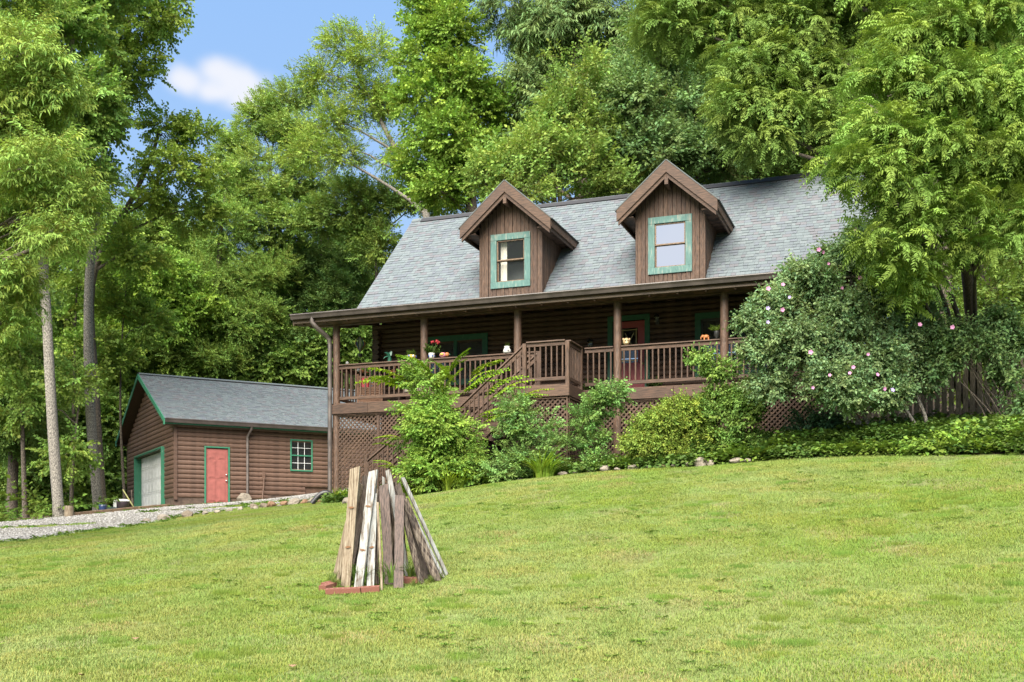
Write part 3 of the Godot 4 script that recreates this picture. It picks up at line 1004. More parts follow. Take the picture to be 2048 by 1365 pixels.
	ds.tube(PackedVector3Array([Vector3(-0.36, 2.08, 0.56), Vector3(-0.36, 1.97, 0.56), Vector3(-0.3, 1.86, 0.5), Vector3(-0.18, 1.7, 0.22), Vector3(-0.12, 1.6, 0.14), Vector3(-0.11, 1.45, 0.12), Vector3(-0.11, -2.3, 0.12), Vector3(-0.14, -2.42, 0.18)]), PackedFloat32Array([0.06, 0.06, 0.06, 0.06, 0.06, 0.06, 0.06, 0.06]), 4)
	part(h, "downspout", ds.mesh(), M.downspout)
	# ---- main roof
	var roof := holder(h, "main_roof")
	var e0 := Vector3(-0.93, 2.66, -2.4)
	var r0 := Vector3(-0.93, 6.545, -6.42)
	var slope := slope_frame(e0, r0)
	var run := e0.distance_to(r0)
	var deck := Shape.new()
	deck.box(slope * Transform3D(Basis(), Vector3(6.83, -0.07, -run / 2)), Vector3(13.66, 0.12, run))
	part(roof, "roof_deck", deck.mesh(), M.shingle_plain)
	var deck2 := Shape.new()
	var sl2 := slope_frame(Vector3(12.73, 2.66, -10.44), Vector3(12.73, 6.545, -6.42))
	deck2.box(sl2 * Transform3D(Basis(), Vector3(6.83, -0.07, -run / 2)), Vector3(13.66, 0.12, run))
	part(roof, "roof_deck", deck2.mesh(), M.shingle_plain)
	var hide := func(p: Vector3) -> bool:
		for xc in [3.69, 7.92]:
			var hw: float = 0.83 if p.y < 4.75 else 1.25 * (5.86 - p.y) / 1.09
			if absf(p.x - xc) < hw and p.y < 5.86: return true
		return p.y < 2.98
	shingles(roof, slope, 13.66, run, 7, 300, eye, hide)
	var cap := Shape.new()
	for k in 62:
		var x := -0.93 + k * 0.2205
		for t in 2:
			var turn := Basis(Vector3.RIGHT, deg_to_rad(44.0 if t == 0 else -44.0))
			cap.tint = SLATE[rng.randi() % 6] * 0.9
			cap.box(Transform3D(turn * Basis(Vector3.BACK, 0.03), Vector3(x + 0.12, 6.53, -6.42) + turn * Vector3(0, 0.03, 0.075 if t == 0 else -0.075)), Vector3(0.25, 0.014, 0.16))
	part(roof, "ridge_cap", cap.mesh(), M.shingle)
	var ven := Shape.new()
	ven.box(Transform3D(Basis(Vector3.RIGHT, deg_to_rad(44)), Vector3(5.9, 6.46, -6.29)), Vector3(13.0, 0.022, 0.2))
	part(roof, "ridge_vent", ven.mesh(), M.dark)
	for x in [-0.94, 12.74]:
		var rk := Shape.new()
		rk.box(slope * Transform3D(Basis(), Vector3(x + 0.93, -0.12, -run / 2)), Vector3(0.03, 0.2, run))
		part(roof, "rake_board", rk.mesh(), M.fascia)
	dormer(h, 3.69, "dormer whose window shows a pale curtain", true)
	dormer(h, 7.92, "dormer whose window mirrors the sky", false)
	# ---- windows and door on the porch
	for wdef in [[1.33, 3.17, 0.68, 2.0, 2.25], [8.6, 10.82, 0.5, 2.09, 9.71]]:
		var w := holder(h, "porch_window", Transform3D(Basis(), Vector3(0, 0, -2.4)))
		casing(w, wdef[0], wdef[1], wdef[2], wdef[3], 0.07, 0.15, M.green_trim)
		board(w, "mullion", Vector3(wdef[4], (wdef[2] + wdef[3]) / 2, 0.06), Vector3(0.09, wdef[3] - wdef[2] - 0.302, 0.05), M.green_trim)
		for k in 2:
			var xa: float = wdef[0] + 0.15 if k == 0 else wdef[4] + 0.045
			var xb: float = wdef[4] - 0.045 if k == 0 else wdef[1] - 0.15
			sash(w, xa, xb, wdef[2] + 0.15, wdef[3] - 0.15, 0.02, 0.04, M.dark_frame, M.glass)
			var bl := Shape.new()
			var y: float = wdef[2] + 0.17
			while y < wdef[3] - 0.17:
				bl.box(Transform3D(Basis(Vector3.RIGHT, 0.7), Vector3((xa + xb) / 2, y, -0.04)), Vector3(xb - xa - 0.06, 0.002, 0.03))
				y += 0.028
			part(w, "blind", bl.mesh(), M.blind)
	var door := holder(h, "front_door", Transform3D(Basis(), Vector3(0, 0, -2.4)))
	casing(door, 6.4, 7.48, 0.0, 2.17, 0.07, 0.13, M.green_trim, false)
	board(door, "leaf", Vector3(6.955, 0.5, 0.01), Vector3(0.82, 0.98, 0.045), M.door_red)
	for x in [6.645, 7.265]: board(door, "leaf", Vector3(x, 1.43, 0.01), Vector3(0.2, 0.87, 0.045), M.door_red)
	board(door, "leaf", Vector3(6.955, 1.945, 0.01), Vector3(0.82, 0.16, 0.045), M.door_red)
	for x in [6.76, 7.15]: board(door, "panel", Vector3(x, 0.5, 0.036), Vector3(0.3, 0.66, 0.02), M.door_red, Basis(), 0.012)
	part(door, "glass_panel", plain_mesh(), M.glass, Transform3D(Basis.from_scale(Vector3(0.42, 0.87, 0.01)), Vector3(6.955, 1.43, 0.012)))
	var came := Shape.new()
	for x in [-0.17, 0.17]:
		came.bx(Vector3(x, 0, 0), Vector3(0.012, 0.82, 0.012))
	for y in [-0.38, 0.38]: came.bx(Vector3(0, y, 0), Vector3(0.4, 0.012, 0.012))
	for s in [-1.0, 1.0]:
		came.box(Transform3D(Basis(Vector3.BACK, s * 0.5), Vector3(s * 0.055, 0.0, 0)), Vector3(0.01, 0.24, 0.012))
		came.box(Transform3D(Basis(Vector3.BACK, -s * 0.5), Vector3(s * 0.055, 0.2, 0)), Vector3(0.01, 0.24, 0.012))
	came.bx(Vector3(0, -0.26, 0), Vector3(0.01, 0.26, 0.012))
	part(door, "glass_lead", came.mesh(), M.brass, Transform3D(Basis(), Vector3(6.955, 1.43, 0.026)))
	var knob := Shape.new()
	knob.ball(Vector3.ZERO, Vector3(0.03, 0.03, 0.03))
	part(door, "handle", knob.mesh(), M.brass, Transform3D(Basis(), Vector3(7.3, 0.95, 0.06)))
	# ---- railings
	rng.seed = 90
	for i in 5:
		var a := i * 2.425 + 0.09
		var b := (i + 1) * 2.425 - 0.09
		if i == 2:
			railing(h, Vector3(a, 0, -0.02), Vector3(5.38, 0, -0.02), 0.13)
			railing(h, Vector3(6.5, 0, -0.02), Vector3(b, 0, -0.02), 0.13)
		else:
			railing(h, Vector3(a, 0, -0.02), Vector3(b, 0, -0.02), 0.131)
	railing(h, Vector3(0.0, 0, -2.2), Vector3(0.0, 0, -0.12), 0.131)
	railing(h, Vector3(12.12, 0, -0.12), Vector3(12.12, 0, -2.2), 0.131)
	# ---- landing and stairs
	for k in 7: board(h, "floor_board", Vector3(5.93, -0.02, 0.19 + k * 0.148), Vector3(1.12, 0.034, 0.143), wood())
	board(h, "rim_board", Vector3(5.93, -0.16, 1.19), Vector3(1.14, 0.24, 0.045), wood())
	board(h, "rim_board", Vector3(6.48, -0.16, 0.645), Vector3(0.045, 0.24, 1.04), wood())
	for p in [Vector3(5.43, 0.45, 1.12), Vector3(6.44, 0.45, 1.12), Vector3(6.44, 0.45, 0.14), Vector3(5.43, 0.45, 0.14)]:
		board(h, "newel_post", p, Vector3(0.09, 0.98, 0.09), wood(true), Basis(), 0.008)
	railing(h, Vector3(5.48, 0, 1.12), Vector3(6.39, 0, 1.12), 0.125)
	railing(h, Vector3(6.44, 0, 1.07), Vector3(6.44, 0, 0.19), 0.125)
	stair_flight(h, 5.4, 0.0, 8, 0.12, 1.14, 0.19, 0.225, true)
	board(h, "stair_landing", Vector3(3.16, -1.55, 0.63), Vector3(0.9, 0.05, 1.06), wood())
	stair_flight(h, 2.75, -1.53, 5, 0.12, 1.14, 0.19, 0.26, true)
	for p in [Vector3(1.45, -2.05, 1.12), Vector3(1.45, -2.05, 0.14), Vector3(3.62, -1.4, 1.12), Vector3(2.72, -1.6, 1.12)]:
		board(h, "newel_post", p, Vector3(0.09, 1.25, 0.09), wood(true), Basis(), 0.008)
	# ---- lattice below the porch
	for i in 5:
		var a := i * 2.425
		var lo: float = [-2.6, -2.55, -2.4, -2.15, -1.8][i]
		if i == 0:
			lattice(h, Transform3D(Basis(), Vector3(0, 0, 0.02)), 0.0, 1.2, lo, -0.3)
			lattice(h, Transform3D(Basis(), Vector3(0, 0, 0.02)), 1.2, 2.4, lo, -0.3)
		else:
			lattice(h, Transform3D(Basis(), Vector3(0, 0, 0.02)), a + 0.05, a + 2.38, lo, -0.3)
	lattice(h, Transform3D(Basis(), Vector3(0, 0, 1.14)), 5.4, 6.46, -2.4, -0.29)
	lattice(h, Transform3D(Basis(Vector3.UP, PI / 2), Vector3(6.46, 0, 0)), -1.14, -0.1, -2.4, -0.29)
	return h
# ---------------------------------------------------------------- garage
# its own axes: x along the long wall from the corner, y up from the threshold, z out of the long wall
func siding_mesh(length: float, pitch: float) -> ArrayMesh:
	length = snappedf(length, 0.01)
	var key := "sid%.2f_%.3f" % [length, pitch]
	if not cache.has(key):
		var o := PackedVector2Array()
		for i in 7:
			var t := deg_to_rad(80.0 - 26.0 * i)
			o.append(Vector2(0.004 + cos(t) * 0.036, sin(t) * pitch * 0.497))
		o.append(Vector2(-0.02, -pitch * 0.49)); o.append(Vector2(-0.02, pitch * 0.49))
		var g := Shape.new()
		g.sweep(o, 0.0, length, true)
		cache[key] = g.mesh()
	return cache[key]

func stain() -> Material: return M["stain%d" % (rng.randi() % 3)]

func siding_row(parent: Node3D, x0: float, x1: float, y: float, pitch: float, holes: Array, joints := true) -> void:
	var cuts := [x0]
	for h in holes:
		if y > h[2] and y < h[3]:
			cuts.append(h[0]); cuts.append(h[1])
	cuts.append(x1)
	for k in range(0, cuts.size(), 2):
		var a: float = cuts[k]; var b: float = cuts[k + 1]
		while b - a > 0.04:
			var e := b
			if joints and b - a > 3.6: e = a + rng.randf_range(1.6, b - a - 1.2)
			part(parent, "siding_plank", siding_mesh(e - a - 0.002, pitch), stain(), Transform3D(Basis(), Vector3(a, y, rng.randf_range(0.0, 0.003))))
			a = e

func build_garage() -> Node3D:
	rng.seed = 5
	var h := thing("garage", "brown log-sided garage with a red door and green trim", "garage", Vector3(-12.361, 1.8636 + EYE, -40.226), deg_to_rad(29.8))
	var P := 0.1725
	var L := 9.2
	var D := 8.7
	# ---- walls
	var core := Shape.new()
	core.bx(Vector3(2.2, 1.1, -0.05), Vector3(4.4, 3.5, 0.02))
	core.bx(Vector3((5.24 + L) / 2, 1.1, -0.05), Vector3(L - 5.24, 3.5, 0.02))
	core.bx(Vector3(4.82, 0.35, -0.05), Vector3(0.84, 2.0, 0.02))
	core.bx(Vector3(4.82, 2.68, -0.05), Vector3(0.84, 0.34, 0.02))
	core.bx(Vector3(L - 0.1, 1.4, -D / 2), Vector3(0.1, 2.8, D - 0.4))
	core.bx(Vector3(L / 2, 1.4, -D + 0.1), Vector3(L, 2.8, 0.1))
	part(h, "wall_sheathing", core.mesh(), M.stain1)
	board(h, "garage_floor", Vector3(L / 2, -0.05, -D / 2), Vector3(L - 0.1, 0.06, D - 0.2), M.block)
	var found := Shape.new()
	found.bx(Vector3(L / 2 + 0.01, -0.08, -0.02), Vector3(L, 0.95, 0.05))
	found.bx(Vector3(0.02, -0.4, -0.8), Vector3(0.05, 1.2, 1.5))
	found.bx(Vector3(0.02, -0.4, -7.7), Vector3(0.05, 1.2, 2.0))
	part(h, "foundation", found.mesh(), M.foundation)
	var wall := holder(h, "long_wall")
	var holes := [[1.14, 1.97, -1.0, 2.06], [4.42, 5.22, 1.37, 2.5]]
	for r in 16:
		var y := 0.195 + (r + 0.5) * P
		var x1 := L
		if r == 0: x1 = 3.49
		elif r < 3: x1 = 4.97
		siding_row(wall, 0.1, x1, y, P, holes, r > 3)
	var gw := holder(h, "gable_wall", Transform3D(Basis(Vector3.UP, PI / 2), Vector3.ZERO))
	# along this wall x runs to the back; its outside faces the drive
	for r in 28:
		var y := 0.195 + (r + 0.5) * P
		var half := D / 2
		if y > 2.75: half = minf(half, (5.02 - y) / 0.478)
		if half < 0.15: break
		var cuts := [4.35 - half, 4.35 + half]
		if y < 2.13: cuts = [4.35 - half, 1.52, 6.62, 4.35 + half]
		for k in range(0, cuts.size(), 2):
			part(gw, "siding_plank", siding_mesh(cuts[k + 1] - cuts[k], P), stain(), Transform3D(Basis(Vector3.UP, PI), Vector3(cuts[k + 1], y, 0.0)))
	board(h, "corner_board", Vector3(0.035, 1.45, 0.035), Vector3(0.12, 2.7, 0.11), M.stain1)
	board(h, "corner_board", Vector3(0.02, 1.45, -D), Vector3(0.12, 2.7, 0.11), M.stain1)
	# ---- roof
	var roof := holder(h, "roof")
	var e0 := Vector3(-0.42, 3.02, 0.38)
	var r0 := Vector3(-0.42, 5.29, -4.37)
	var slope := slope_frame(e0, r0)
	var run := e0.distance_to(r0)
	var sl2 := slope_frame(Vector3(L + 0.4, 3.02, -9.12), Vector3(L + 0.4, 5.29, -4.37))
	for s in [slope, sl2]:
		var deck := Shape.new()
		deck.box(s * Transform3D(Basis(), Vector3((L + 0.82) / 2, -0.05, -run / 2)), Vector3(L + 0.82, 0.09, run))
		part(roof, "roof_deck", deck.mesh(), M.soffit)
	shingles(roof, slope, L + 0.82, run, 19, 0, Vector3.ZERO, func(_p): return false)
	var cap := Shape.new()
	cap.box(Transform3D(Basis(Vector3.RIGHT, deg_to_rad(25.5)), Vector3(L / 2 + 0.6, 5.285, -4.28)), Vector3(L - 1.2, 0.03, 0.2))
	part(roof, "ridge_vent", cap.mesh(), M.dark)
	var cp2 := Shape.new()
	cp2.tint = SLATE[0]
	cp2.box(Transform3D(Basis(Vector3.RIGHT, deg_to_rad(25.5)), Vector3(L / 2, 5.31, -4.3)), Vector3(L + 0.82, 0.015, 0.16))
	cp2.box(Transform3D(Basis(Vector3.RIGHT, deg_to_rad(-25.5)), Vector3(L / 2, 5.31, -4.44)), Vector3(L + 0.82, 0.015, 0.16))
	part(roof, "ridge_cap", cp2.mesh(), M.shingle)
	for s in [[slope, -0.016], [sl2, L + 0.836]]:
		var rk := Shape.new()
		rk.box(s[0] * Transform3D(Basis(), Vector3(s[1], -0.07, -run / 2)), Vector3(0.03, 0.17, run + 0.02))
		part(roof, "rake_board", rk.mesh(), M.green_trim2)
	for z in [0.36, -9.1]:
		board(roof, "rake_return", Vector3(-0.436, 2.9, z - 0.02 if z > 0 else z + 0.02), Vector3(0.032, 0.2, 0.2), M.green_trim2)
	board(roof, "eave_board", Vector3(L / 2, 2.91, 0.36), Vector3(L + 0.8, 0.15, 0.03), M.green_trim2)
	board(roof, "eave_board", Vector3(L / 2, 2.9, -9.1), Vector3(L + 0.8, 0.16, 0.03), M.soffit)
	board(roof, "eave_soffit", Vector3(L / 2, 2.83, 0.2), Vector3(L + 0.7, 0.02, 0.3), M.soffit)
	board(roof, "eave_soffit", Vector3(L / 2, 2.83, -8.9), Vector3(L + 0.7, 0.02, 0.36), M.soffit)
	var gut := Shape.new()
	gut.sweep(PackedVector2Array([Vector2(0.5, 3.04), Vector2(0.505, 3.02), Vector2(0.485, 2.97), Vector2(0.47, 2.885), Vector2(0.38, 2.885), Vector2(0.378, 3.03), Vector2(0.386, 3.03), Vector2(0.39, 2.895), Vector2(0.462, 2.895), Vector2(0.478, 2.97), Vector2(0.492, 3.02)]), -0.42, L + 0.4)
	part(roof, "gutter", gut.mesh(), M.gutter)
	var ds := Shape.new()
	var w := PackedFloat32Array([0.058, 0.058, 0.058, 0.058, 0.058, 0.058, 0.058])
	ds.tube(PackedVector3Array([Vector3(2.76, 2.94, 0.42), Vector3(2.76, 2.82, 0.4), Vector3(2.72, 2.66, 0.2), Vector3(2.69, 2.55, 0.1), Vector3(2.69, 2.4, 0.09), Vector3(2.69, 0.25, 0.09), Vector3(2.69, 0.12, 0.12)]), w, 4)
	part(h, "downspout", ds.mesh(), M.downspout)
	var el := Shape.new()
	el.lathe(PackedVector2Array([Vector2(0.001, 0), Vector2(0.07, 0), Vector2(0.075, 0.1), Vector2(0.06, 0.14), Vector2(0.001, 0.14)]), 12)
	part(h, "drain_collar", el.mesh(), M.dark, Transform3D(Basis(), Vector3(2.69, 0.02, 0.12)))
	# ---- red door with six panels
	var door := holder(h, "side_door")
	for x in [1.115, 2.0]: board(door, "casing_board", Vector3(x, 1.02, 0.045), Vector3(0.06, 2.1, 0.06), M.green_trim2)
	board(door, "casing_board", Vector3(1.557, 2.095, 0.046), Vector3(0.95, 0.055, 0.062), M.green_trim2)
	board(door, "leaf", Vector3(1.555, 1.01, 0.0), Vector3(0.82, 2.04, 0.045), M.red_door)
	for r in [[0.46, 0.72], [1.28, 0.62], [1.8, 0.24]]:
		for x in [1.37, 1.74]:
			board(door, "panel_rim", Vector3(x, r[0], 0.024), Vector3(0.29, r[1] + 0.05, 0.012), M.red_door, Basis(), 0.005)
			board(door, "panel", Vector3(x, r[0], 0.03), Vector3(0.22, r[1] - 0.03, 0.02), M.red_door, Basis(), 0.009)
	for y in [0.86, 1.08]:
		var k := Shape.new()
		k.ball(Vector3.ZERO, Vector3(0.034, 0.034, 0.034))
		part(door, "knob", k.mesh(), M.steel, Transform3D(Basis(), Vector3(1.9, y, 0.06)))
	board(door, "threshold", Vector3(1.56, -0.035, 0.1), Vector3(1.15, 0.05, 0.24), M.timber_pale)
	# ---- window with twelve panes
	var win := holder(h, "window")
	casing(win, 4.37, 5.27, 1.32, 2.55, 0.055, 0.055, M.green_trim2)
	board(win, "meeting_rail", Vector3(4.82, 1.93, 0.04), Vector3(0.79, 0.05, 0.03), M.green_trim2)
	for s in 2:
		var y0 := 1.375 if s == 0 else 1.955
		var y1 := 1.905 if s == 0 else 2.495
		for i in 3:
			for j in 2:
				var xa := 4.43 + i * 0.26
				var ya := y0 + j * (y1 - y0) / 2
				part(win, "pane", plain_mesh(), M.glass, Transform3D(Basis.from_scale(Vector3(0.25, (y1 - y0) / 2 - 0.012, 0.004)), Vector3(xa + 0.13, ya + (y1 - y0) / 4, 0.01)))
		for i in 2: board(win, "muntin", Vector3(4.69 + i * 0.26, (y0 + y1) / 2, 0.016), Vector3(0.018, y1 - y0, 0.02), M.white)
		board(win, "muntin", Vector3(4.82, (y0 + y1) / 2, 0.015), Vector3(0.78, 0.018, 0.018), M.white)
	# ---- overhead door, set back in its opening
	var od := holder(h, "overhead_door", Transform3D(Basis(Vector3.UP, PI / 2), Vector3.ZERO))
	# x to the back, -z outside
	for x in [1.52, 6.62]:
		board(od, "jamb", Vector3(x, 1.04, -0.07 + 0.07), Vector3(0.06, 2.2, 0.3), M.green_trim2)
	board(od, "jamb", Vector3(4.07, 2.155, 0.0), Vector3(5.16, 0.06, 0.3), M.green_trim2)
	for r in 4:
		board(od, "section", Vector3(4.07, 0.27 + r * 0.525, 0.16), Vector3(5.02, 0.52, 0.04), M.white, Basis(), 0.008)
		for k in 8:
			board(od, "panel", Vector3(1.9 + k * 0.62, 0.27 + r * 0.525, 0.137), Vector3(0.5, 0.36, 0.012), M.white, Basis(), 0.006)
	return h
# ---------------------------------------------------------------- materials
func make_materials() -> void:
	var grain := noise_texture(0.03, 5, [grey(0.55), grey(0.85), grey(1.0)], [0.25, 0.5, 0.75], 3)
	var coarse := noise_texture(0.012, 5, [grey(0.66), grey(0.9), grey(1.0)], [0.2, 0.5, 0.8], 8)
	var grain_n := noise_texture(0.03, 4, [], [], 3, 512, FastNoiseLite.TYPE_SIMPLEX_SMOOTH, true, 5.0)
	var grit := noise_texture(0.18, 3, [grey(0.7), grey(0.92), grey(1.0)], [0.2, 0.5, 0.8], 12)
	var faint := noise_texture(0.02, 4, [grey(0.9), grey(0.97), grey(1.0)], [0.2, 0.5, 0.8], 15)
	var across := Vector3(0.22, 4.0, 0.22)
	var upright := Vector3(4.0, 0.22, 4.0)
	var browns := [Color(0.108, 0.06, 0.037), Color(0.086, 0.046, 0.029), Color(0.124, 0.07, 0.044), Color(0.098, 0.055, 0.036)]
	for i in 4:
		M["wood_h%d" % i] = stuff_of(browns[i], 0.72, grain, across, grain_n, 0.7)
		M["wood_v%d" % i] = stuff_of(browns[i], 0.72, grain, upright, grain_n, 0.7)
	M.rail = stuff_of(Color(0.14, 0.084, 0.058), 0.65, grain, across, grain_n, 0.6)
	M.log_post = stuff_of(Color(0.138, 0.079, 0.052), 0.6, grain, Vector3(5.0, 0.25, 5.0), grain_n, 0.8)
	M.ceiling = stuff_of(Color(0.105, 0.058, 0.037), 0.8, grain, across)
	M.fascia = stuff_of(Color(0.115, 0.078, 0.053), 0.6, coarse, Vector3(0.4, 1.0, 0.4))
	var stains := [Color(0.162, 0.091, 0.062), Color(0.142, 0.078, 0.053), Color(0.176, 0.1, 0.069)]
	for i in 3: M["stain%d" % i] = stuff_of(stains[i], 0.62, grain, Vector3(0.3, 6.0, 0.3), grain_n, 0.4)
	M.foundation = stuff_of(Color(0.12, 0.08, 0.062), 0.85, coarse, Vector3(0.8, 0.8, 0.8))
	M.soffit = stuff_of(Color(0.11, 0.066, 0.05), 0.8, grain, Vector3(4.0, 4.0, 0.4))
	M.block = stuff_of(Color(0.06, 0.048, 0.038), 0.9, coarse, Vector3.ONE)
	M.room = stuff_of(Color(0.13, 0.085, 0.055), 0.8, grain, across)
	M.gutter = stuff_of(Color(0.07, 0.056, 0.052), 0.38, coarse, Vector3(0.3, 0.3, 0.3))
	M.gutter.metallic_specular = 0.5
	M.downspout = stuff_of(Color(0.135, 0.113, 0.105), 0.4, coarse, Vector3(0.3, 0.3, 0.3))  # same product as the gutter, paler: the light it catches is in the colour
	M.dark = plain(Color(0.02, 0.02, 0.024), 0.7)
	var worn := noise_texture(0.02, 5, [Color(0.66, 0.68, 0.62), Color(0.52, 0.65, 0.6), Color(0.39, 0.57, 0.54), Color(0.35, 0.53, 0.5), Color(0.42, 0.59, 0.56)], [0.2, 0.28, 0.36, 0.6, 0.9], 21)
	M.teal_worn = stuff_of(Color(0.52, 0.5, 0.52), 0.7, worn, Vector3(1.1, 0.16, 1.1), grain_n, 0.4)
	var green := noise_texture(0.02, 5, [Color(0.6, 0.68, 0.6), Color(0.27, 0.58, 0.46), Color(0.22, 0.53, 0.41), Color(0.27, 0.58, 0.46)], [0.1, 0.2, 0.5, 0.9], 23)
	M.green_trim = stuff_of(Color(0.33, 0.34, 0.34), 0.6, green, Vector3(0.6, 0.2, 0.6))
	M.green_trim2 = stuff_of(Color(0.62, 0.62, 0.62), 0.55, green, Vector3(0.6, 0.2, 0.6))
	M.sash = stuff_of(Color(0.2, 0.125, 0.07), 0.5, grain, Vector3(1.0, 4.0, 1.0))
	M.dark_frame = plain(Color(0.03, 0.032, 0.035), 0.5)
	M.mirror_glass = plain(Color(0.74, 0.78, 0.84), 0.02, 1.0)
	M.glass = plain(Color(0.3, 0.34, 0.36), 0.02, 0.0)
	M.glass.transparency = BaseMaterial3D.TRANSPARENCY_ALPHA
	M.glass.albedo_color.a = 0.03
	M.glass.metallic_specular = 1.0
	M.blind = plain(Color(0.16, 0.15, 0.14), 0.7)
	M.screen = plain(Color(0.055, 0.055, 0.06), 0.8)
	M.curtain = plain(Color(0.7, 0.68, 0.6), 0.9)
	M.curtain.backlight_enabled = true
	M.curtain.backlight = Color(0.5, 0.5, 0.45)
	M.brass = plain(Color(0.55, 0.44, 0.2), 0.35, 0.8)
	M.steel = plain(Color(0.6, 0.6, 0.6), 0.3, 0.9)
	M.white = stuff_of(Color(0.74, 0.75, 0.76), 0.5, faint, Vector3(0.5, 0.5, 0.5))
	M.red_door = stuff_of(Color(0.31, 0.098, 0.086), 0.55, faint, Vector3(0.5, 0.4, 0.5))
	M.door_red = stuff_of(Color(0.27, 0.04, 0.05), 0.5, faint, Vector3(0.5, 0.4, 0.5))
	M.timber_pale = stuff_of(Color(0.3, 0.2, 0.125), 0.8, grain, Vector3(0.5, 6.0, 0.5))
	M.shingle = stuff_of(Color(1.0, 1.0, 1.02), 0.85, grit, Vector3(3.0, 3.0, 3.0))
	M.shingle.vertex_color_use_as_albedo = true
	M.shingle_plain = stuff_of(Color(0.11, 0.125, 0.13), 0.9, grit, Vector3(3.0, 3.0, 3.0))
	var bark_t := noise_texture(0.035, 5, [grey(0.4), grey(0.75), grey(1.0)], [0.25, 0.5, 0.75], 31)
	var bark_n := noise_texture(0.035, 5, [], [], 31, 512, FastNoiseLite.TYPE_SIMPLEX_SMOOTH, true, 10.0)
	M.bark = stuff_of(Color(0.19, 0.155, 0.125), 0.9, bark_t, Vector3(2.4, 0.5, 2.4), bark_n, 1.0)
	M.bark_pale = stuff_of(Color(0.36, 0.33, 0.29), 0.9, bark_t, Vector3(2.0, 0.6, 2.0), bark_n, 0.9)
	M.bark_dark = stuff_of(Color(0.13, 0.1, 0.08), 0.9, bark_t, Vector3(2.4, 0.5, 2.4), bark_n, 1.0)
	M.leaf = leaf_material()
	M.leaf_gloss = leaf_material(0.5, 0.5, 0.3)
	M.turf = leaf_material(0.7, 0.5, 0.2)
	var lawn_t := noise_texture(0.06, 4, [Color(0.62, 0.7, 0.36), Color(0.72, 0.79, 0.42), Color(0.84, 0.84, 0.56)], [0.2, 0.5, 0.85], 44)
	M.lawn = stuff_of(Color(0.22, 0.235, 0.2), 0.95, lawn_t, Vector3(0.4, 0.4, 0.4))
	var soil_t := noise_texture(0.05, 5, [Color(0.26, 0.2, 0.14), Color(0.42, 0.34, 0.25), Color(0.55, 0.46, 0.34)], [0.2, 0.5, 0.85], 45)
	M.soil = stuff_of(Color(0.55, 0.55, 0.55), 0.95, soil_t, Vector3(0.5, 0.5, 0.5))
	var grav_t := noise_texture(0.12, 4, [Color(0.45, 0.44, 0.42), Color(0.7, 0.69, 0.66), Color(0.86, 0.85, 0.83)], [0.2, 0.5, 0.8], 46, 512, FastNoiseLite.TYPE_CELLULAR)
	M.gravel = stuff_of(Color(0.3, 0.295, 0.285), 0.95, grav_t, Vector3(0.9, 0.9, 0.9))
	M.pebble = plain(Color(1, 1, 1), 0.9)
	M.pebble.vertex_color_use_as_albedo = true
	var stone_t := noise_texture(0.03, 5, [Color(0.5, 0.47, 0.43), Color(0.72, 0.68, 0.62), Color(0.85, 0.82, 0.77)], [0.2, 0.5, 0.85], 47)
	M.stone = stuff_of(Color(0.42, 0.41, 0.4), 0.9, stone_t, Vector3(2.0, 2.0, 2.0))
	M.stone_dark = stuff_of(Color(0.3, 0.27, 0.24), 0.9, stone_t, Vector3(2.0, 2.0, 2.0))
	M.stone_rust = stuff_of(Color(0.42, 0.28, 0.2), 0.9, stone_t, Vector3(2.0, 2.0, 2.0))
	# old boards: bare, flaking white and brown paint; the grain runs up the boards
	var flake := noise_texture(0.022, 5, [Color(0.38, 0.28, 0.2), Color(0.55, 0.44, 0.33), Color(0.86, 0.85, 0.82), Color(0.93, 0.93, 0.92)], [0.24, 0.33, 0.4, 0.8], 51)
	M.old_white = stuff_of(Color(0.32, 0.335, 0.345), 0.8, flake, Vector3(2.6, 0.2, 2.6), grain_n, 0.7)
	var bare := noise_texture(0.025, 5, [Color(0.5, 0.42, 0.34), Color(0.78, 0.71, 0.62), Color(0.92, 0.88, 0.8)], [0.25, 0.45, 0.75], 52)
	M.old_bare = stuff_of(Color(0.29, 0.275, 0.25), 0.85, bare, Vector3(4.0, 0.22, 4.0), grain_n, 0.8)
	M.old_brown = stuff_of(Color(0.105, 0.07, 0.058), 0.7, grain, Vector3(4.0, 0.5, 4.0), grain_n, 0.5)
	var mixed := noise_texture(0.022, 5, [Color(0.2, 0.15, 0.12), Color(0.38, 0.3, 0.25), Color(0.7, 0.64, 0.57), Color(0.8, 0.76, 0.7)], [0.35, 0.5, 0.56, 0.8], 53)
	M.old_grey = stuff_of(Color(0.29, 0.275, 0.26), 0.85, mixed, Vector3(3.0, 0.2, 3.0), grain_n, 0.8)
	M.old_dark = stuff_of(Color(0.1, 0.075, 0.06), 0.85, grain, Vector3(4.0, 0.5, 4.0), grain_n, 0.8)
	M.rust = stuff_of(Color(0.17, 0.085, 0.038), 0.9, grit, Vector3(5.0, 5.0, 5.0))
	M.brick = stuff_of(Color(0.22, 0.085, 0.06), 0.9, grit, Vector3(2.0, 2.0, 2.0))
	M.picket = stuff_of(Color(0.2, 0.165, 0.12), 0.9, grain, Vector3(6.0, 0.4, 6.0), grain_n, 0.6)

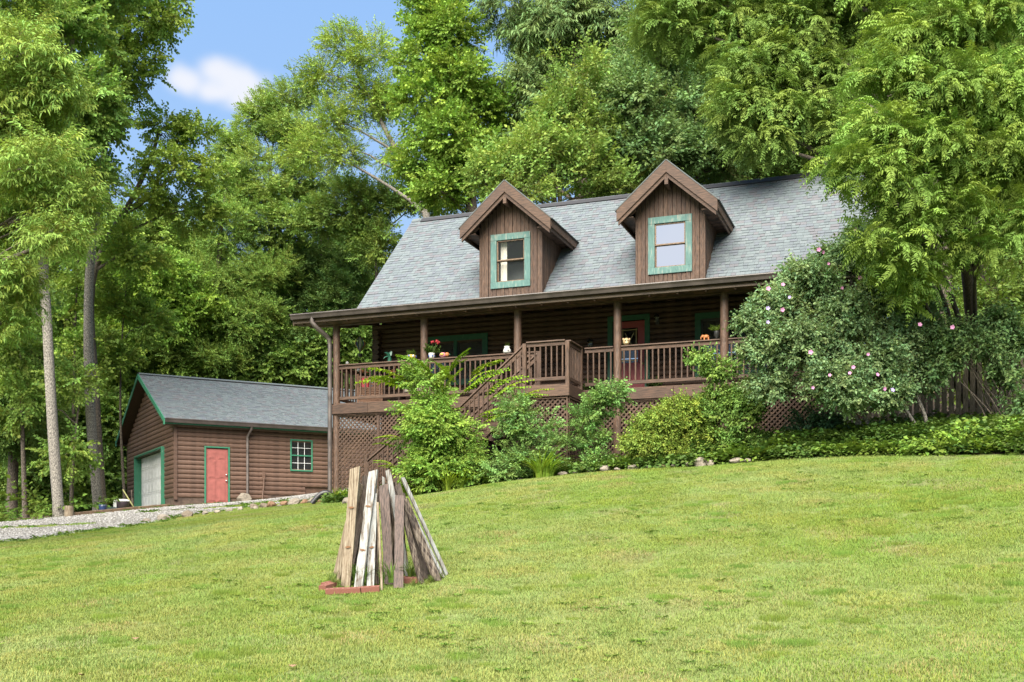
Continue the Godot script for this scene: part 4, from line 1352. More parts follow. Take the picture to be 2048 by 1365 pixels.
# ---------------------------------------------------------------- sky
func sky_panorama() -> Image:
	var w := 1536
	var h := 768
	var im := Image.create(w, h, false, Image.FORMAT_RGBF)
	var f := FastNoiseLite.new()
	f.noise_type = FastNoiseLite.TYPE_SIMPLEX_SMOOTH
	f.frequency = 1.0
	f.fractal_octaves = 5
	f.seed = 6
	# the cloud in view and its like all round: [azimuth, elevation, half width, half height] in degrees, azimuth 0 ahead, to the right positive
	var puffs := [[-16.5, 22.4, 0.95, 0.72, 0.35, 30.0], [-14.9, 23.0, 1.2, 0.72, 0.35, 30.0], [-13.9, 22.6, 1.5, 0.8, 0.35, 30.0], [-15.0, 22.1, 1.3, 0.5, 0.35, 30.0], [-13.4, 21.9, 1.5, 0.7, 0.35, 30.0]]
	var r := RandomNumberGenerator.new()
	r.seed = 12
	for i in 44:
		var az := r.randf_range(50.0, 310.0)
		var el := r.randf_range(12.0, 62.0)
		for k in 5: puffs.append([az + r.randf_range(-10, 10), el + r.randf_range(-2.5, 2.5), r.randf_range(5, 11), r.randf_range(2.0, 5.0), 0.75, 9.0])
	# the cloud that the right dormer's window mirrors
	for k in 4: puffs.append([208.0 + k * 4.0, 13.0 + 2.0 * (k % 2), 4.5, 2.6, 0.5, 12.0])
	var cover := PackedFloat32Array()
	cover.resize(w * h)
	for p in puffs:
		var az0: float = p[0]; var el0: float = p[1]; var hw: float = p[2] / cos(deg_to_rad(p[1])); var hh: float = p[3]
		var j0 := int((90.0 - el0 - hh * 2.2) / 180.0 * h); var j1 := int((90.0 - el0 + hh * 2.2) / 180.0 * h) + 1
		for j in range(maxi(j0, 0), mini(j1, h / 2)):
			var el := 90.0 - (j + 0.5) * 180.0 / h
			for i in range(int((az0 - hw * 2.2) / 360.0 * w) - 1, int((az0 + hw * 2.2) / 360.0 * w) + 2):
				var az := (i + 0.5) * 360.0 / w
				var a := deg_to_rad(az); var e := deg_to_rad(el)
				var d := Vector3(sin(a) * cos(e), sin(e), -cos(a) * cos(e))
				var q := Vector2((az - az0) / hw, (el - el0) / hh).length()
				q += f.get_noise_3dv(d * p[5]) * p[4]
				var dens := clampf((1.25 - q) / 0.9, 0.0, 1.0)
				var col := (i % w + w) % w
				cover[j * w + col] = maxf(cover[j * w + col], dens * dens * (3.0 - 2.0 * dens))
	var top := Color(0.135, 0.285, 0.57)
	var low := Color(0.36, 0.47, 0.6)
	var white := Color(0.56, 0.565, 0.6)
	for j in h:
		var el := 90.0 - (j + 0.5) * 180.0 / h
		var t := pow(clampf(1.0 - sin(deg_to_rad(maxf(el, 0.0))), 0.0, 1.0), 2.2)
		var base := top.lerp(low, t)
		if el < 0.0: base = Color(0.1, 0.12, 0.06)
		for i in w:
			im.set_pixel(i, j, base.lerp(white, cover[j * w + i] * 0.9) if el > 0.0 else base)
	return im

# ---------------------------------------------------------------- ground
func ground_sheet() -> void:
	# fine near the house, coarse to the horizon
	var g := Shape.new()
	var xs := PackedFloat32Array(); var zs := PackedFloat32Array()
	for x in [-700.0, -400.0, -220.0, -130.0, -90.0, -70.0]: xs.append(x)
	var x := -50.0
	while x <= 50.0:
		xs.append(x); x += 1.0 if absf(x) < 24.0 else 2.0
	for q in [70.0, 90.0, 130.0, 220.0, 400.0, 700.0]: xs.append(q)
	for z in [-700.0, -450.0, -280.0, -180.0, -140.0, -110.0]: zs.append(z)
	var zz := -92.0
	while zz <= 26.0:
		zs.append(zz); zz += 1.0 if zz > -50.0 and zz < 4.0 else 2.0
	for q in [40.0, 70.0, 130.0, 300.0, 600.0]: zs.append(q)
	var far := func(px: float, pz: float) -> float:
		var cx := clampf(px, -60.0, 60.0); var cz := clampf(pz, -110.0, 30.0)
		return land(cx, cz)
	var nx := xs.size(); var nz := zs.size()
	for j in nz:
		for i in nx:
			g.v.append(Vector3(xs[i], far.call(xs[i], zs[j]), zs[j]))
			g.n.append(land_normal(clampf(xs[i], -60, 60), clampf(zs[j], -110, 30)))
			g.c.append(Color(1, 1, 1))
	for j in nz - 1:
		for i in nx - 1:
			var a := j * nx + i
			g.ix.append_array(PackedInt32Array([a, a + 1, a + nx, a + 1, a + nx + 1, a + nx]))
	single("ground", g.mesh(), M.lawn, "grassy ground that slopes up towards the house and woods", "ground", Transform3D(), "", "structure")

# a sheet that follows the ground inside a test, a few millimetres above it
func laid_sheet(called: String, label: String, m: Material, x0: float, x1: float, z0: float, z1: float, step: float, lift: float, test: Callable) -> void:
	var g := Shape.new()
	var nx := int((x1 - x0) / step) + 1; var nz := int((z1 - z0) / step) + 1
	var num := {}
	var get_v := func(i: int, j: int) -> int:
		var key := j * 10000 + i
		if not num.has(key):
			num[key] = g.v.size()
			var x := x0 + i * step; var z := z0 + j * step
			g.v.append(on_land(x, z, lift)); g.n.append(land_normal(x, z)); g.c.append(Color(1, 1, 1))
		return num[key]
	for j in nz - 1:
		for i in nx - 1:
			if test.call(x0 + (i + 0.5) * step, z0 + (j + 0.5) * step):
				var a: int = get_v.call(i, j); var b: int = get_v.call(i + 1, j); var c2: int = get_v.call(i, j + 1); var d: int = get_v.call(i + 1, j + 1)
				g.ix.append_array(PackedInt32Array([a, b, c2, b, d, c2]))
	single(called, g.mesh(), m, label, "ground", Transform3D(), "", "structure")

func pebble_mesh(seed_: int) -> ArrayMesh:
	rng.seed = seed_
	var g := Shape.new()
	g.ball(Vector3.ZERO, Vector3(1, 0.6, 0.8), 6)
	for i in g.v.size(): g.v[i] *= 1.0 + 0.25 * sin(g.v[i].x * 3.0 + seed_) * cos(g.v[i].z * 2.5 + seed_)
	return g.mesh()

func rock_mesh(seed_: int, s: Vector3) -> ArrayMesh:
	var f := FastNoiseLite.new()
	f.seed = seed_
	f.frequency = 0.9
	var g := Shape.new()
	var o := PackedVector2Array()
	for i in 10:
		var t := -PI / 2 + PI * i / 9.0
		o.append(Vector2(maxf(cos(t), 0.001), sin(t)))
	g.lathe(o, 14)
	for i in g.v.size():
		var p := g.v[i]
		# angular: flattened by a few planes
		for k in 5:
			var d := Vector3(sin(seed_ * 1.7 + k * 2.1), cos(seed_ * 0.9 + k * 1.3) * 0.7, sin(seed_ * 2.3 + k * 3.7)).normalized()
			var e := p.dot(d) - 0.72
			if e > 0.0: p -= d * e
		g.v[i] = p * (1.0 + 0.22 * f.get_noise_3dv(p * 1.4)) * s
	# flat facets
	var q := Shape.new()
	for i in range(0, g.ix.size(), 3):
		q.tri(g.v[g.ix[i]], g.v[g.ix[i + 2]], g.v[g.ix[i + 1]])
	return q.mesh()

func lawn_tone(x: float, z: float) -> Color:
	var a := mottle.get_noise_2d(x * 1.6, z * 1.6) * 0.5 + mottle.get_noise_2d(x * 6.0 + 40.0, z * 6.0) * 0.5
	var stripe := mottle.get_noise_2d((x * 0.9 + z * 0.43) * 2.2 + 300.0, (z * 0.9 - x * 0.43) * 0.5)
	var dry := clampf(0.42 + a * 1.1 + stripe * 0.5, 0.0, 1.0)
	var green := Color(0.174, 0.252, 0.046)
	var straw := Color(0.25, 0.293, 0.098)
	var tone := green.lerp(straw, dry)
	# small dry spots
	var spot := mottle.get_noise_2d(x * 9.0 + 900.0, z * 14.0)
	return tone.lerp(Color(0.29, 0.25, 0.13), clampf((spot - 0.3) * 3.5, 0.0, 0.75))

func lawn_grass() -> void:
	rng.seed = 300
	var kinds: Array = [Copies.new(), Copies.new(), Copies.new()]
	# rows of patches: closer together near the camera
	var z := -3.5
	while z > -34.0:
		var step := 0.3 if z > -16.0 else 0.36
		var half := 0.5 * -z * 1.02 + 6.0
		var x := -half
		while x < half:
			var px := x + rng.randf_range(-0.14, 0.14); var pz := z + rng.randf_range(-0.14, 0.14)
			x += step
			if inside(BED, px, pz, 0.2): continue
			var grow := 1.0
			if inside(DRIVE, px, pz, 0.5):
				if not drive_strip(px, pz) or rng.randf() < 0.35: continue
			if pz < -31.0 and px < -15.0: continue
			var n := land_normal(px, pz)
			var b := Basis(Quaternion(Vector3.UP, n)) * Basis(Vector3.UP, rng.randf() * TAU)
			var k := grow * rng.randf_range(0.85, 1.2)
			b = b.scaled_local(Vector3(k, k * rng.randf_range(0.75, 1.3), k))
			kinds[rng.randi() % 3].add(Transform3D(b, on_land(px, pz)), shade_of(lawn_tone(px, pz), 0.1))
		z -= step
	# coarser, darker tufts
	for i in 1000:
		var d := rng.randf_range(7.0, 22.0)
		var px := rng.randf_range(-0.5, 0.5) * d; var pz := -d
		if mottle.get_noise_2d(px * 3.0 + 500.0, pz * 3.0) < 0.08 or inside(BED, px, pz, 0.2) or inside(DRIVE, px, pz, 0.5): continue
		var s := rng.randf_range(0.2, 0.5)
		kinds[i % 3].add(Transform3D(Basis(Vector3.UP, rng.randf() * TAU).scaled_local(Vector3(s, s * rng.randf_range(2.2, 4.2), s)), on_land(px, pz)), shade_of(Color(0.16, 0.25, 0.045), 0.15))
	var wd := Copies.new()
	for i in 900:
		var d := rng.randf_range(7.0, 20.0)
		var px := rng.randf_range(-0.5, 0.5) * d; var pz := -d
		if mottle.get_noise_2d(px * 2.0 + 800.0, pz * 2.0) < 0.05 or inside(BED, px, pz, 0.2) or inside(DRIVE, px, pz, 0.5): continue
		var s := rng.randf_range(0.3, 0.6)
		wd.add(Transform3D(Basis(Vector3.UP, rng.randf() * TAU).scaled_local(Vector3(s, s * 0.7, s)), on_land(px, pz, 0.012)), shade_of(Color(0.12, 0.21, 0.035), 0.2))
	var o := thing("lawn_grass", "short mown yellow-green grass of the sloping lawn", "grass")
	o.set_meta("kind", "stuff")
	for i in 3: copies_node(o, "grass_tufts", spray("turf", i), M.turf, kinds[i])
	copies_node(o, "lawn_weeds", spray("weed", 1), M.turf, wd)

func drive_stones() -> void:
	rng.seed = 310
	var kinds: Array = [Copies.new(), Copies.new()]
	for i in 26000:
		var x := rng.randf_range(-18.0, -4.3); var z := rng.randf_range(-42.5, -20.8)
		if not on_gravel(x, z): continue
		var s := rng.randf_range(0.012, 0.03)
		var b := Basis(rand_dir(), rng.randf() * TAU).scaled_local(Vector3(s, s, s))
		var k := rng.randf_range(0.12, 0.3)
		kinds[i % 2].add(Transform3D(b, on_land(x, z, 0.016)), Color(k * 1.02, k, k * 0.97))
	var o := thing("driveway_gravel", "loose pale grey gravel of the driveway", "gravel")
	o.set_meta("kind", "stuff")
	for i in 2: copies_node(o, "gravel_stones", pebble_mesh(3 + i), M.pebble, kinds[i])
	# weeds along the edge and in the strips
	var wd: Array = [Copies.new(), Copies.new(), Copies.new()]
	for i in 6000:
		var x := rng.randf_range(-18.0, -4.3); var z := rng.randf_range(-41.5, -20.0)
		var near_edge := inside(DRIVE, x, z, 0.5) != inside(DRIVE, x + rng.randf_range(-0.7, 0.7), z + rng.randf_range(-0.7, 0.7), 0.5)
		if not (near_edge or (drive_strip(x, z) and inside(DRIVE, x, z) and rng.randf() < 0.3)): continue
		var s := rng.randf_range(0.5, 1.25)
		wd[i % 3].add(Transform3D(Basis(Vector3.UP, rng.randf() * TAU).scaled_local(Vector3(s, s, s)), on_land(x, z)), shade_of(Color(0.1, 0.18, 0.03), 0.25))
	var o2 := thing("driveway_weeds", "low leafy weeds along the edge of the gravel drive", "weeds")
	o2.set_meta("kind", "stuff")
	for i in 3: copies_node(o2, "weed_tufts", spray("weed", i), M.leaf, wd[i])

func undergrowth() -> void:
	# ivy of the bed
	rng.seed = 320
	var iv: Array = [Copies.new(), Copies.new(), Copies.new()]
	for i in 30000:
		var x := rng.randf_range(-4.5, 13.0); var z := rng.randf_range(-27.5, -15.0)
		if not inside(BED, x, z, 0.35): continue
		# house axes: keep in front of and beside the porch
		var u := (x + 4.416) * 0.93728 + (z + 27.6) * 0.34857
		var w := -(x + 4.416) * 0.34857 + (z + 27.6) * 0.93728
		if w < 0.12 and u > -0.1 and u < 12.3: continue
		if u < 6.6 and (w > 2.2 or rng.randf() < 0.5): continue
		if w < -1.0: continue
		var edge := 1.0 if inside(BED, x, z + 0.7) else 0.25
		var tall := (0.1 + 0.26 * clampf((u - 6.5) / 4.0, 0.0, 1.0) * rng.randf()) * edge
		var s := rng.randf_range(0.7, 1.3)
		var tint := Color(0.082, 0.15, 0.034)
		if mottle.get_noise_2d(x * 5.0, z * 5.0 + 80.0) > 0.12: tint = Color(0.125, 0.205, 0.036)
		iv[i % 3].add(Transform3D(Basis(Vector3.UP, rng.randf() * TAU).rotated(Vector3.RIGHT, rng.randf_range(-0.4, 0.5)).scaled_local(Vector3(s, s, s)), on_land(x, z, tall * rng.randf_range(0.2, 1.0))), shade_of(tint, 0.25))
	var o := thing("ivy_ground_cover", "dense green ivy and ground cover filling the bed below the porch", "ground cover")
	o.set_meta("kind", "stuff")
	for i in 3: copies_node(o, "ivy_leaves", spray("ivy", i), M.leaf_gloss, iv[i])
	# the floor of the wood
	var fl: Array = [Copies.new(), Copies.new(), Copies.new()]
	for i in 9000:
		var x := rng.randf_range(-32.0, 26.0); var z := rng.randf_range(-66.0, -22.0)
		if inside(DRIVE, x, z, 0.5) or (x > -15.5 and z > -34.0): continue
		if z > -33.0 + (x + 16.0) * -0.4 and x < -12.0: continue
		var q := Vector2(x + 12.36, z + 40.23).rotated(deg_to_rad(29.8))
		if q.x > -5.5 and q.x < 9.6 and q.y < 0.6 and q.y > -9.2: continue
		if x > -12.0 and z > -44.0: continue
		var s := rng.randf_range(0.8, 2.0)
		fl[i % 3].add(Transform3D(Basis(Vector3.UP, rng.randf() * TAU).rotated(Vector3.RIGHT, rng.randf_range(-0.7, 0.7)).scaled_local(Vector3(s, s, s)), on_land(x, z, rng.randf_range(0.0, 0.9) * rng.randf())), shade_of(Color(0.11, 0.19, 0.034), 0.3))
	var o2 := thing("woodland_undergrowth", "tangle of low green undergrowth on the floor of the wood", "undergrowth")
	o2.set_meta("kind", "stuff")
	for i in 3: copies_node(o2, "undergrowth_leaves", spray("broad", i), M.leaf, fl[i])
# ---------------------------------------------------------------- woods
const YELLOW_GREEN := Color(0.135, 0.185, 0.022)
const MID_GREEN := Color(0.088, 0.15, 0.024)
const DEEP_GREEN := Color(0.058, 0.112, 0.028)
const GREY_GREEN := Color(0.078, 0.125, 0.042)
const FRESH := Color(0.12, 0.205, 0.02)

func woods() -> void:
	# --- left of the garage
	tree("hickory_tree", "bright yellow-green tree with long drooping leaves at the left edge of the lawn", trunk_at(19.0, [[-330, 1150], [-320, 700], [-290, 350], [-260, 50], [-240, -150]], ), [0.28, 0.24, 0.2, 0.15, 0.08],
		lobes_at(19.0, [[20, -20, 95, 90, 0], [40, 110, 105, 80, 0.6], [95, 190, 85, 60, 0.2], [10, 240, 110, 90, 0], [70, 330, 95, 70, 0.8], [130, 400, 90, 55, 0.4], [20, 430, 95, 70, 0], [110, 470, 70, 50, 0.9], [10, 560, 80, 60, 0.3], [60, 300, 90, 80, -0.8], [0, 650, 62, 40, 0], [-90, 120, 70, 90, 0]]),
		{"kind": "long", "tint": Color(0.15, 0.22, 0.032), "thick": 165.0, "clump": 0.4, "size": 0.52})
	tree("grey_trunk_tree", "tall tree with a pale grey leaning trunk beside the gravel drive", trunk_at(37.0, [[118, 1035], [104, 850], [94, 650], [86, 480], [110, 250], [150, 40], [170, -120]]), [0.17, 0.17, 0.165, 0.16, 0.13, 0.09, 0.05],
		lobes_at(37.0, [[110, 330, 110, 80, 0], [60, 440, 100, 70, 0.4], [30, 600, 70, 50, -0.5], [150, 200, 90, 90, 0.5], [120, 60, 110, 90, 0], [180, -60, 110, 90, 0], [20, 250, 100, 100, -1]]),
		{"kind": "maple", "tint": MID_GREEN, "thick": 38.0, "bark": M.bark_pale, "clump": 0.85, "size": 1.1})
	tree("tall_poplar_tree", "tall airy tree whose top reaches out of the picture above the blue gap", trunk_at(41.0, [[196, 1010], [183, 860], [176, 700], [178, 560], [192, 430], [215, 250], [240, 60], [255, -120]]), [0.19, 0.18, 0.17, 0.16, 0.14, 0.11, 0.08, 0.05],
		lobes_at(41.0, [[240, 60, 80, 75, 0], [300, 20, 58, 55, 0.5], [205, 130, 70, 70, 0.4], [265, 150, 55, 55, 0], [180, 240, 75, 70, 0], [235, 230, 45, 42, 0.3], [150, 350, 75, 70, -0.6], [205, 380, 50, 50, 0.5], [330, -20, 45, 45, 0], [240, -60, 110, 70, 0]]),
		{"kind": "maple", "tint": Color(0.13, 0.192, 0.026), "thick": 25.0, "bark": M.bark_pale, "clump": 0.62, "size": 1.05})
	tree("forked_tree", "tree with a bare limb arching right under a round yellow-green crown", trunk_at(42.5, [[205, 1008], [190, 780], [180, 600], [205, 500], [262, 400], [300, 320], [318, 262]]), [0.16, 0.15, 0.14, 0.12, 0.1, 0.08, 0.05],
		lobes_at(42.5, [[325, 270, 68, 42, 0], [395, 265, 48, 40, 0], [350, 340, 85, 42, 0.5], [420, 330, 40, 38, 0], [300, 400, 50, 40, 0.4], [370, 420, 70, 50, -0.6], [270, 500, 80, 55, 0]]),
		{"kind": "maple", "tint": Color(0.15, 0.21, 0.024), "thick": 32.0, "clump": 0.6, "size": 1.0})
	# --- behind the garage, from the left
	for d in [
		["understory_tree", "low bright green tree filling the gap left of the garage roof", 53.0, [[270, 1000], [275, 800], [280, 560]], 0.14, [[240, 600, 90, 60, 0], [330, 560, 80, 55, 0.5], [300, 650, 100, 55, 0], [210, 690, 80, 55, 1], [380, 630, 80, 60, 0]], "maple", FRESH, 46.0],
		["understory_tree", "slim tree with layered pale leaves close by the grey trunk", 39.5, [[140, 1020], [150, 880], [160, 780]], 0.07, [[130, 905, 50, 24, 0.3], [60, 790, 50, 36, 0], [150, 760, 40, 26, 0.5], [40, 700, 60, 45, 0]], "maple", Color(0.1, 0.16, 0.022), 40.0],
		["woodland_tree", "dark trunked tree in the shade at the far left", 45.0, [[22, 1000], [30, 800], [34, 600], [40, 400]], 0.22, [[20, 760, 100, 60, 0], [40, 620, 110, 80, 0], [-40, 700, 110, 120, 0], [60, 850, 80, 40, 0.8], [0, 880, 90, 40, 0]], "broad", DEEP_GREEN, 44.0],
		["slim_tree", "slim straight tree between the two big trunks at left", 44.0, [[142, 1012], [146, 850], [150, 650], [160, 450]], 0.09, [[150, 470, 45, 50, 0], [175, 560, 45, 36, 0.3], [120, 640, 40, 30, 0], [180, 690, 36, 26, 0.4]], "maple", Color(0.13, 0.19, 0.026), 44.0],
		["slim_tree", "slim grey sapling right of the forked trunk", 45.0, [[250, 1000], [240, 820], [246, 640], [262, 500]], 0.06, [[265, 520, 50, 40, 0], [240, 610, 45, 36, 0.4], [285, 650, 45, 34, 0], [235, 720, 45, 30, 0.3]], "maple", Color(0.14, 0.205, 0.026), 46.0],
		["slim_tree", "slim leaning tree at the far left edge of the wood", 42.0, [[50, 1010], [44, 860], [40, 700], [30, 520]], 0.1, [[30, 690, 45, 34, 0], [60, 760, 40, 28, 0.4], [20, 820, 40, 30, 0]], "maple", Color(0.115, 0.18, 0.026), 42.0],
		["woodland_tree", "bushy mid-green tree rising behind the garage ridge", 54.5, [[430, 900], [432, 700], [440, 480], [460, 330]], 0.2, [[420, 560, 90, 70, 0], [500, 640, 90, 70, 0.5], [360, 690, 90, 55, 0.6], [450, 450, 80, 70, 0], [530, 540, 75, 70, 0], [420, 720, 80, 40, 1]], "fine", Color(0.105, 0.172, 0.026), 46.0],
		["woodland_tree", "broad round-topped tree left of the house below the cloud", 56.0, [[560, 900], [556, 650], [545, 480], [540, 330]], 0.26, [[520, 230, 60, 60, 0], [570, 190, 62, 55, 0], [480, 300, 60, 60, 0], [590, 280, 80, 70, 0.6], [530, 360, 95, 70, 0.8], [620, 370, 70, 60, 0], [470, 400, 70, 60, 0.5], [560, 450, 95, 60, 0.6]], "fine", Color(0.118, 0.18, 0.03), 46.0],
		["woodland_tree", "dark blue-green tree standing close behind the end of the porch", 57.0, [[640, 860], [650, 700], [648, 560], [640, 460]], 0.2, [[600, 540, 80, 70, 0], [660, 600, 70, 70, 0.6], [560, 640, 80, 60, 0.8], [690, 520, 50, 60, 0], [620, 690, 85, 50, 1], [540, 720, 80, 45, 1.2], [690, 680, 60, 50, 0]], "broad", DEEP_GREEN, 50.0],
		["airy_tree", "airy yellow-green tree with bare forked limbs against the sky", 50.0, [[900, 780], [860, 480], [828, 370], [765, 250], [715, 150]], 0.22, [[690, 95, 55, 45, 0], [745, 110, 45, 50, 0.4], [650, 150, 45, 45, 0], [720, 190, 60, 50, 0], [660, 240, 55, 50, 0.4], [770, 210, 42, 55, 0], [700, 300, 55, 40, 0.5], [620, 300, 45, 40, 0], [770, 300, 32, 36, 0]], "fine", Color(0.135, 0.195, 0.022), 36.0],
		["woodland_tree", "mid-green tree filling behind the left rake of the roof", 53.0, [[760, 800], [755, 600], [750, 450]], 0.18, [[720, 440, 60, 50, 0], [780, 400, 50, 40, 0], [690, 400, 55, 50, 0.5], [750, 480, 55, 50, 0.8], [650, 430, 60, 50, 0], [830, 400, 55, 36, 0.3], [880, 400, 45, 40, 0]], "broad", Color(0.105, 0.16, 0.025), 42.0],
		["maple_tree", "tall dense bright green maple behind the left dormer", 42.0, [[950, 700], [945, 450], [930, 300], [905, 120], [880, -60]], 0.28, [[865, 20, 65, 50, 0], [905, 60, 60, 55, 0.6], [840, 110, 60, 55, 0], [920, 150, 70, 60, 0.5], [850, 200, 65, 55, 0.4], [960, 220, 60, 60, 0], [890, 270, 80, 60, 0.8], [840, 320, 48, 50, 0], [950, 320, 70, 55, 0.4], [880, 380, 60, 50, 0.4], [990, 290, 50, 60, -0.6], [860, -60, 90, 60, 0]], "maple", Color(0.115, 0.19, 0.018), 50.0],
		["oak_tree", "big grey-green tree with a snapped branch stub above the roof", 42.0, [[1175, 700], [1165, 420], [1150, 250], [1152, 110], [1160, -80]], 0.3, [[1070, 60, 75, 70, 0], [1010, 20, 45, 45, 0], [1060, 160, 70, 60, 0], [1130, 40, 80, 70, 0.5], [1220, 60, 90, 80, 0], [1110, 230, 75, 70, 0], [1050, 280, 60, 70, -0.5], [1210, 180, 80, 80, 0.3], [1120, -50, 140, 60, 0], [1060, 350, 70, 60, -0.8]], "long", Color(0.092, 0.142, 0.05), 44.0],
		["understory_tree", "large-leaved light green tree spilling over the roof between the dormers", 37.0, [[1120, 640], [1110, 420], [1100, 300]], 0.13, [[1010, 330, 62, 45, 0], [1090, 300, 70, 50, 0.6], [1170, 340, 80, 45, 0.4], [1130, 230, 65, 50, 0], [1040, 380, 70, 36, 0.8], [1190, 270, 60, 50, 0], [1240, 380, 70, 40, 0.4], [1160, 150, 50, 40, 0], [970, 370, 36, 36, 0]], "broad", Color(0.118, 0.178, 0.03), 48.0],
		["vine_covered_tree", "tree smothered in dark vines above the right dormer", 37.5, [[1330, 640], [1325, 420], [1315, 240], [1310, 100]], 0.24, [[1300, 120, 70, 60, 0], [1270, 210, 75, 70, 0.7], [1350, 220, 70, 70, 0], [1300, 300, 90, 60, 0.6], [1390, 300, 70, 60, 0], [1340, 60, 90, 60, -0.4], [1240, 320, 55, 40, 0.4], [1440, 330, 70, 45, 0]], "broad", Color(0.062, 0.11, 0.04), 62.0],
		["woodland_tree", "dark leafy tree close behind the roof right of the dormers", 39.0, [[1520, 640], [1515, 400], [1510, 220]], 0.24, [[1450, 250, 80, 60, 0], [1540, 280, 85, 60, 0], [1490, 320, 90, 50, 0.5], [1600, 300, 80, 60, 0], [1560, 200, 90, 70, -0.6], [1660, 330, 70, 50, 0], [1450, 180, 80, 70, -0.5]], "broad", Color(0.06, 0.118, 0.022), 56.0],
	]:
		var tr := trunk_at(d[2], d[3])
		var rr := []
		for i in tr.size(): rr.append(lerpf(d[4], d[4] * 0.25, i / float(tr.size() - 1)))
		tree(d[0], d[1], tr, rr, lobes_at(d[2], d[5]), {"kind": d[6], "tint": d[7], "thick": d[8], "clump": 0.68 if d[6] != "broad" else 0.75, "size": 1.08, "bark": M.bark if d[0] != "airy_tree" else M.bark_pale})
	# --- right: walnut branches over the roof
	tree("walnut_tree", "walnut tree whose feathery branches arch over the top right of the roof", trunk_at(30.0, [[1900, 760], [1880, 500], [1840, 250], [1780, 60], [1740, -120]]), [0.3, 0.26, 0.22, 0.17, 0.1],
		lobes_at(30.0, [[1420, 60, 90, 60, 0], [1500, 130, 90, 70, 0.5], [1400, 0, 120, 60, 0], [1580, 60, 100, 80, 0], [1470, 220, 70, 55, 0.8], [1560, 220, 80, 60, 0.6], [1640, 150, 80, 80, 0], [1520, 290, 60, 36, 0.8], [1600, -20, 140, 60, 0], [1660, 250, 60, 60, 0.4], [1330, 50, 60, 50, 0.4], [1740, 80, 90, 90, -0.6], [1700, -40, 120, 60, 0]]),
		{"kind": "pinnate", "tint": Color(0.09, 0.142, 0.022), "thick": 66.0, "clump": 0.65, "size": 0.8})
	tree("walnut_tree", "nearest walnut with bright feathery leaves hanging in front of the roof's right end", trunk_at(21.5, [[1958, 890, -2.5], [1948, 700, -1.8], [1932, 500], [1926, 330], [1900, 120], [1890, -60]]), [0.13, 0.12, 0.11, 0.1, 0.08, 0.05],
		lobes_at(20.5, [[1850, 60, 110, 70, 0.6], [1960, 40, 110, 80, 0.4], [1775, 150, 62, 52, 1.0], [1870, 180, 110, 75, 1.0], [1990, 170, 90, 80, 0.6], [1775, 258, 44, 36, 1.2], [1840, 290, 90, 60, 1.0], [1960, 300, 95, 70, 0.6], [1720, 338, 42, 28, 1.3], [1800, 375, 58, 40, 1.1], [1900, 390, 80, 45, 0.8], [2020, 420, 55, 60, 0.4], [1850, 450, 55, 36, 0.6], [1960, 500, 55, 36, 0.4], [1760, 500, 45, 34, 0.9], [2060, 250, 90, 160, 0], [1900, -60, 200, 70, 0], [1820, 560, 55, 40, 0]]),
		{"kind": "pinnate", "tint": Color(0.1, 0.16, 0.02), "thick": 85.0, "clump": 0.42, "size": 0.66, "bark": M.bark_dark})
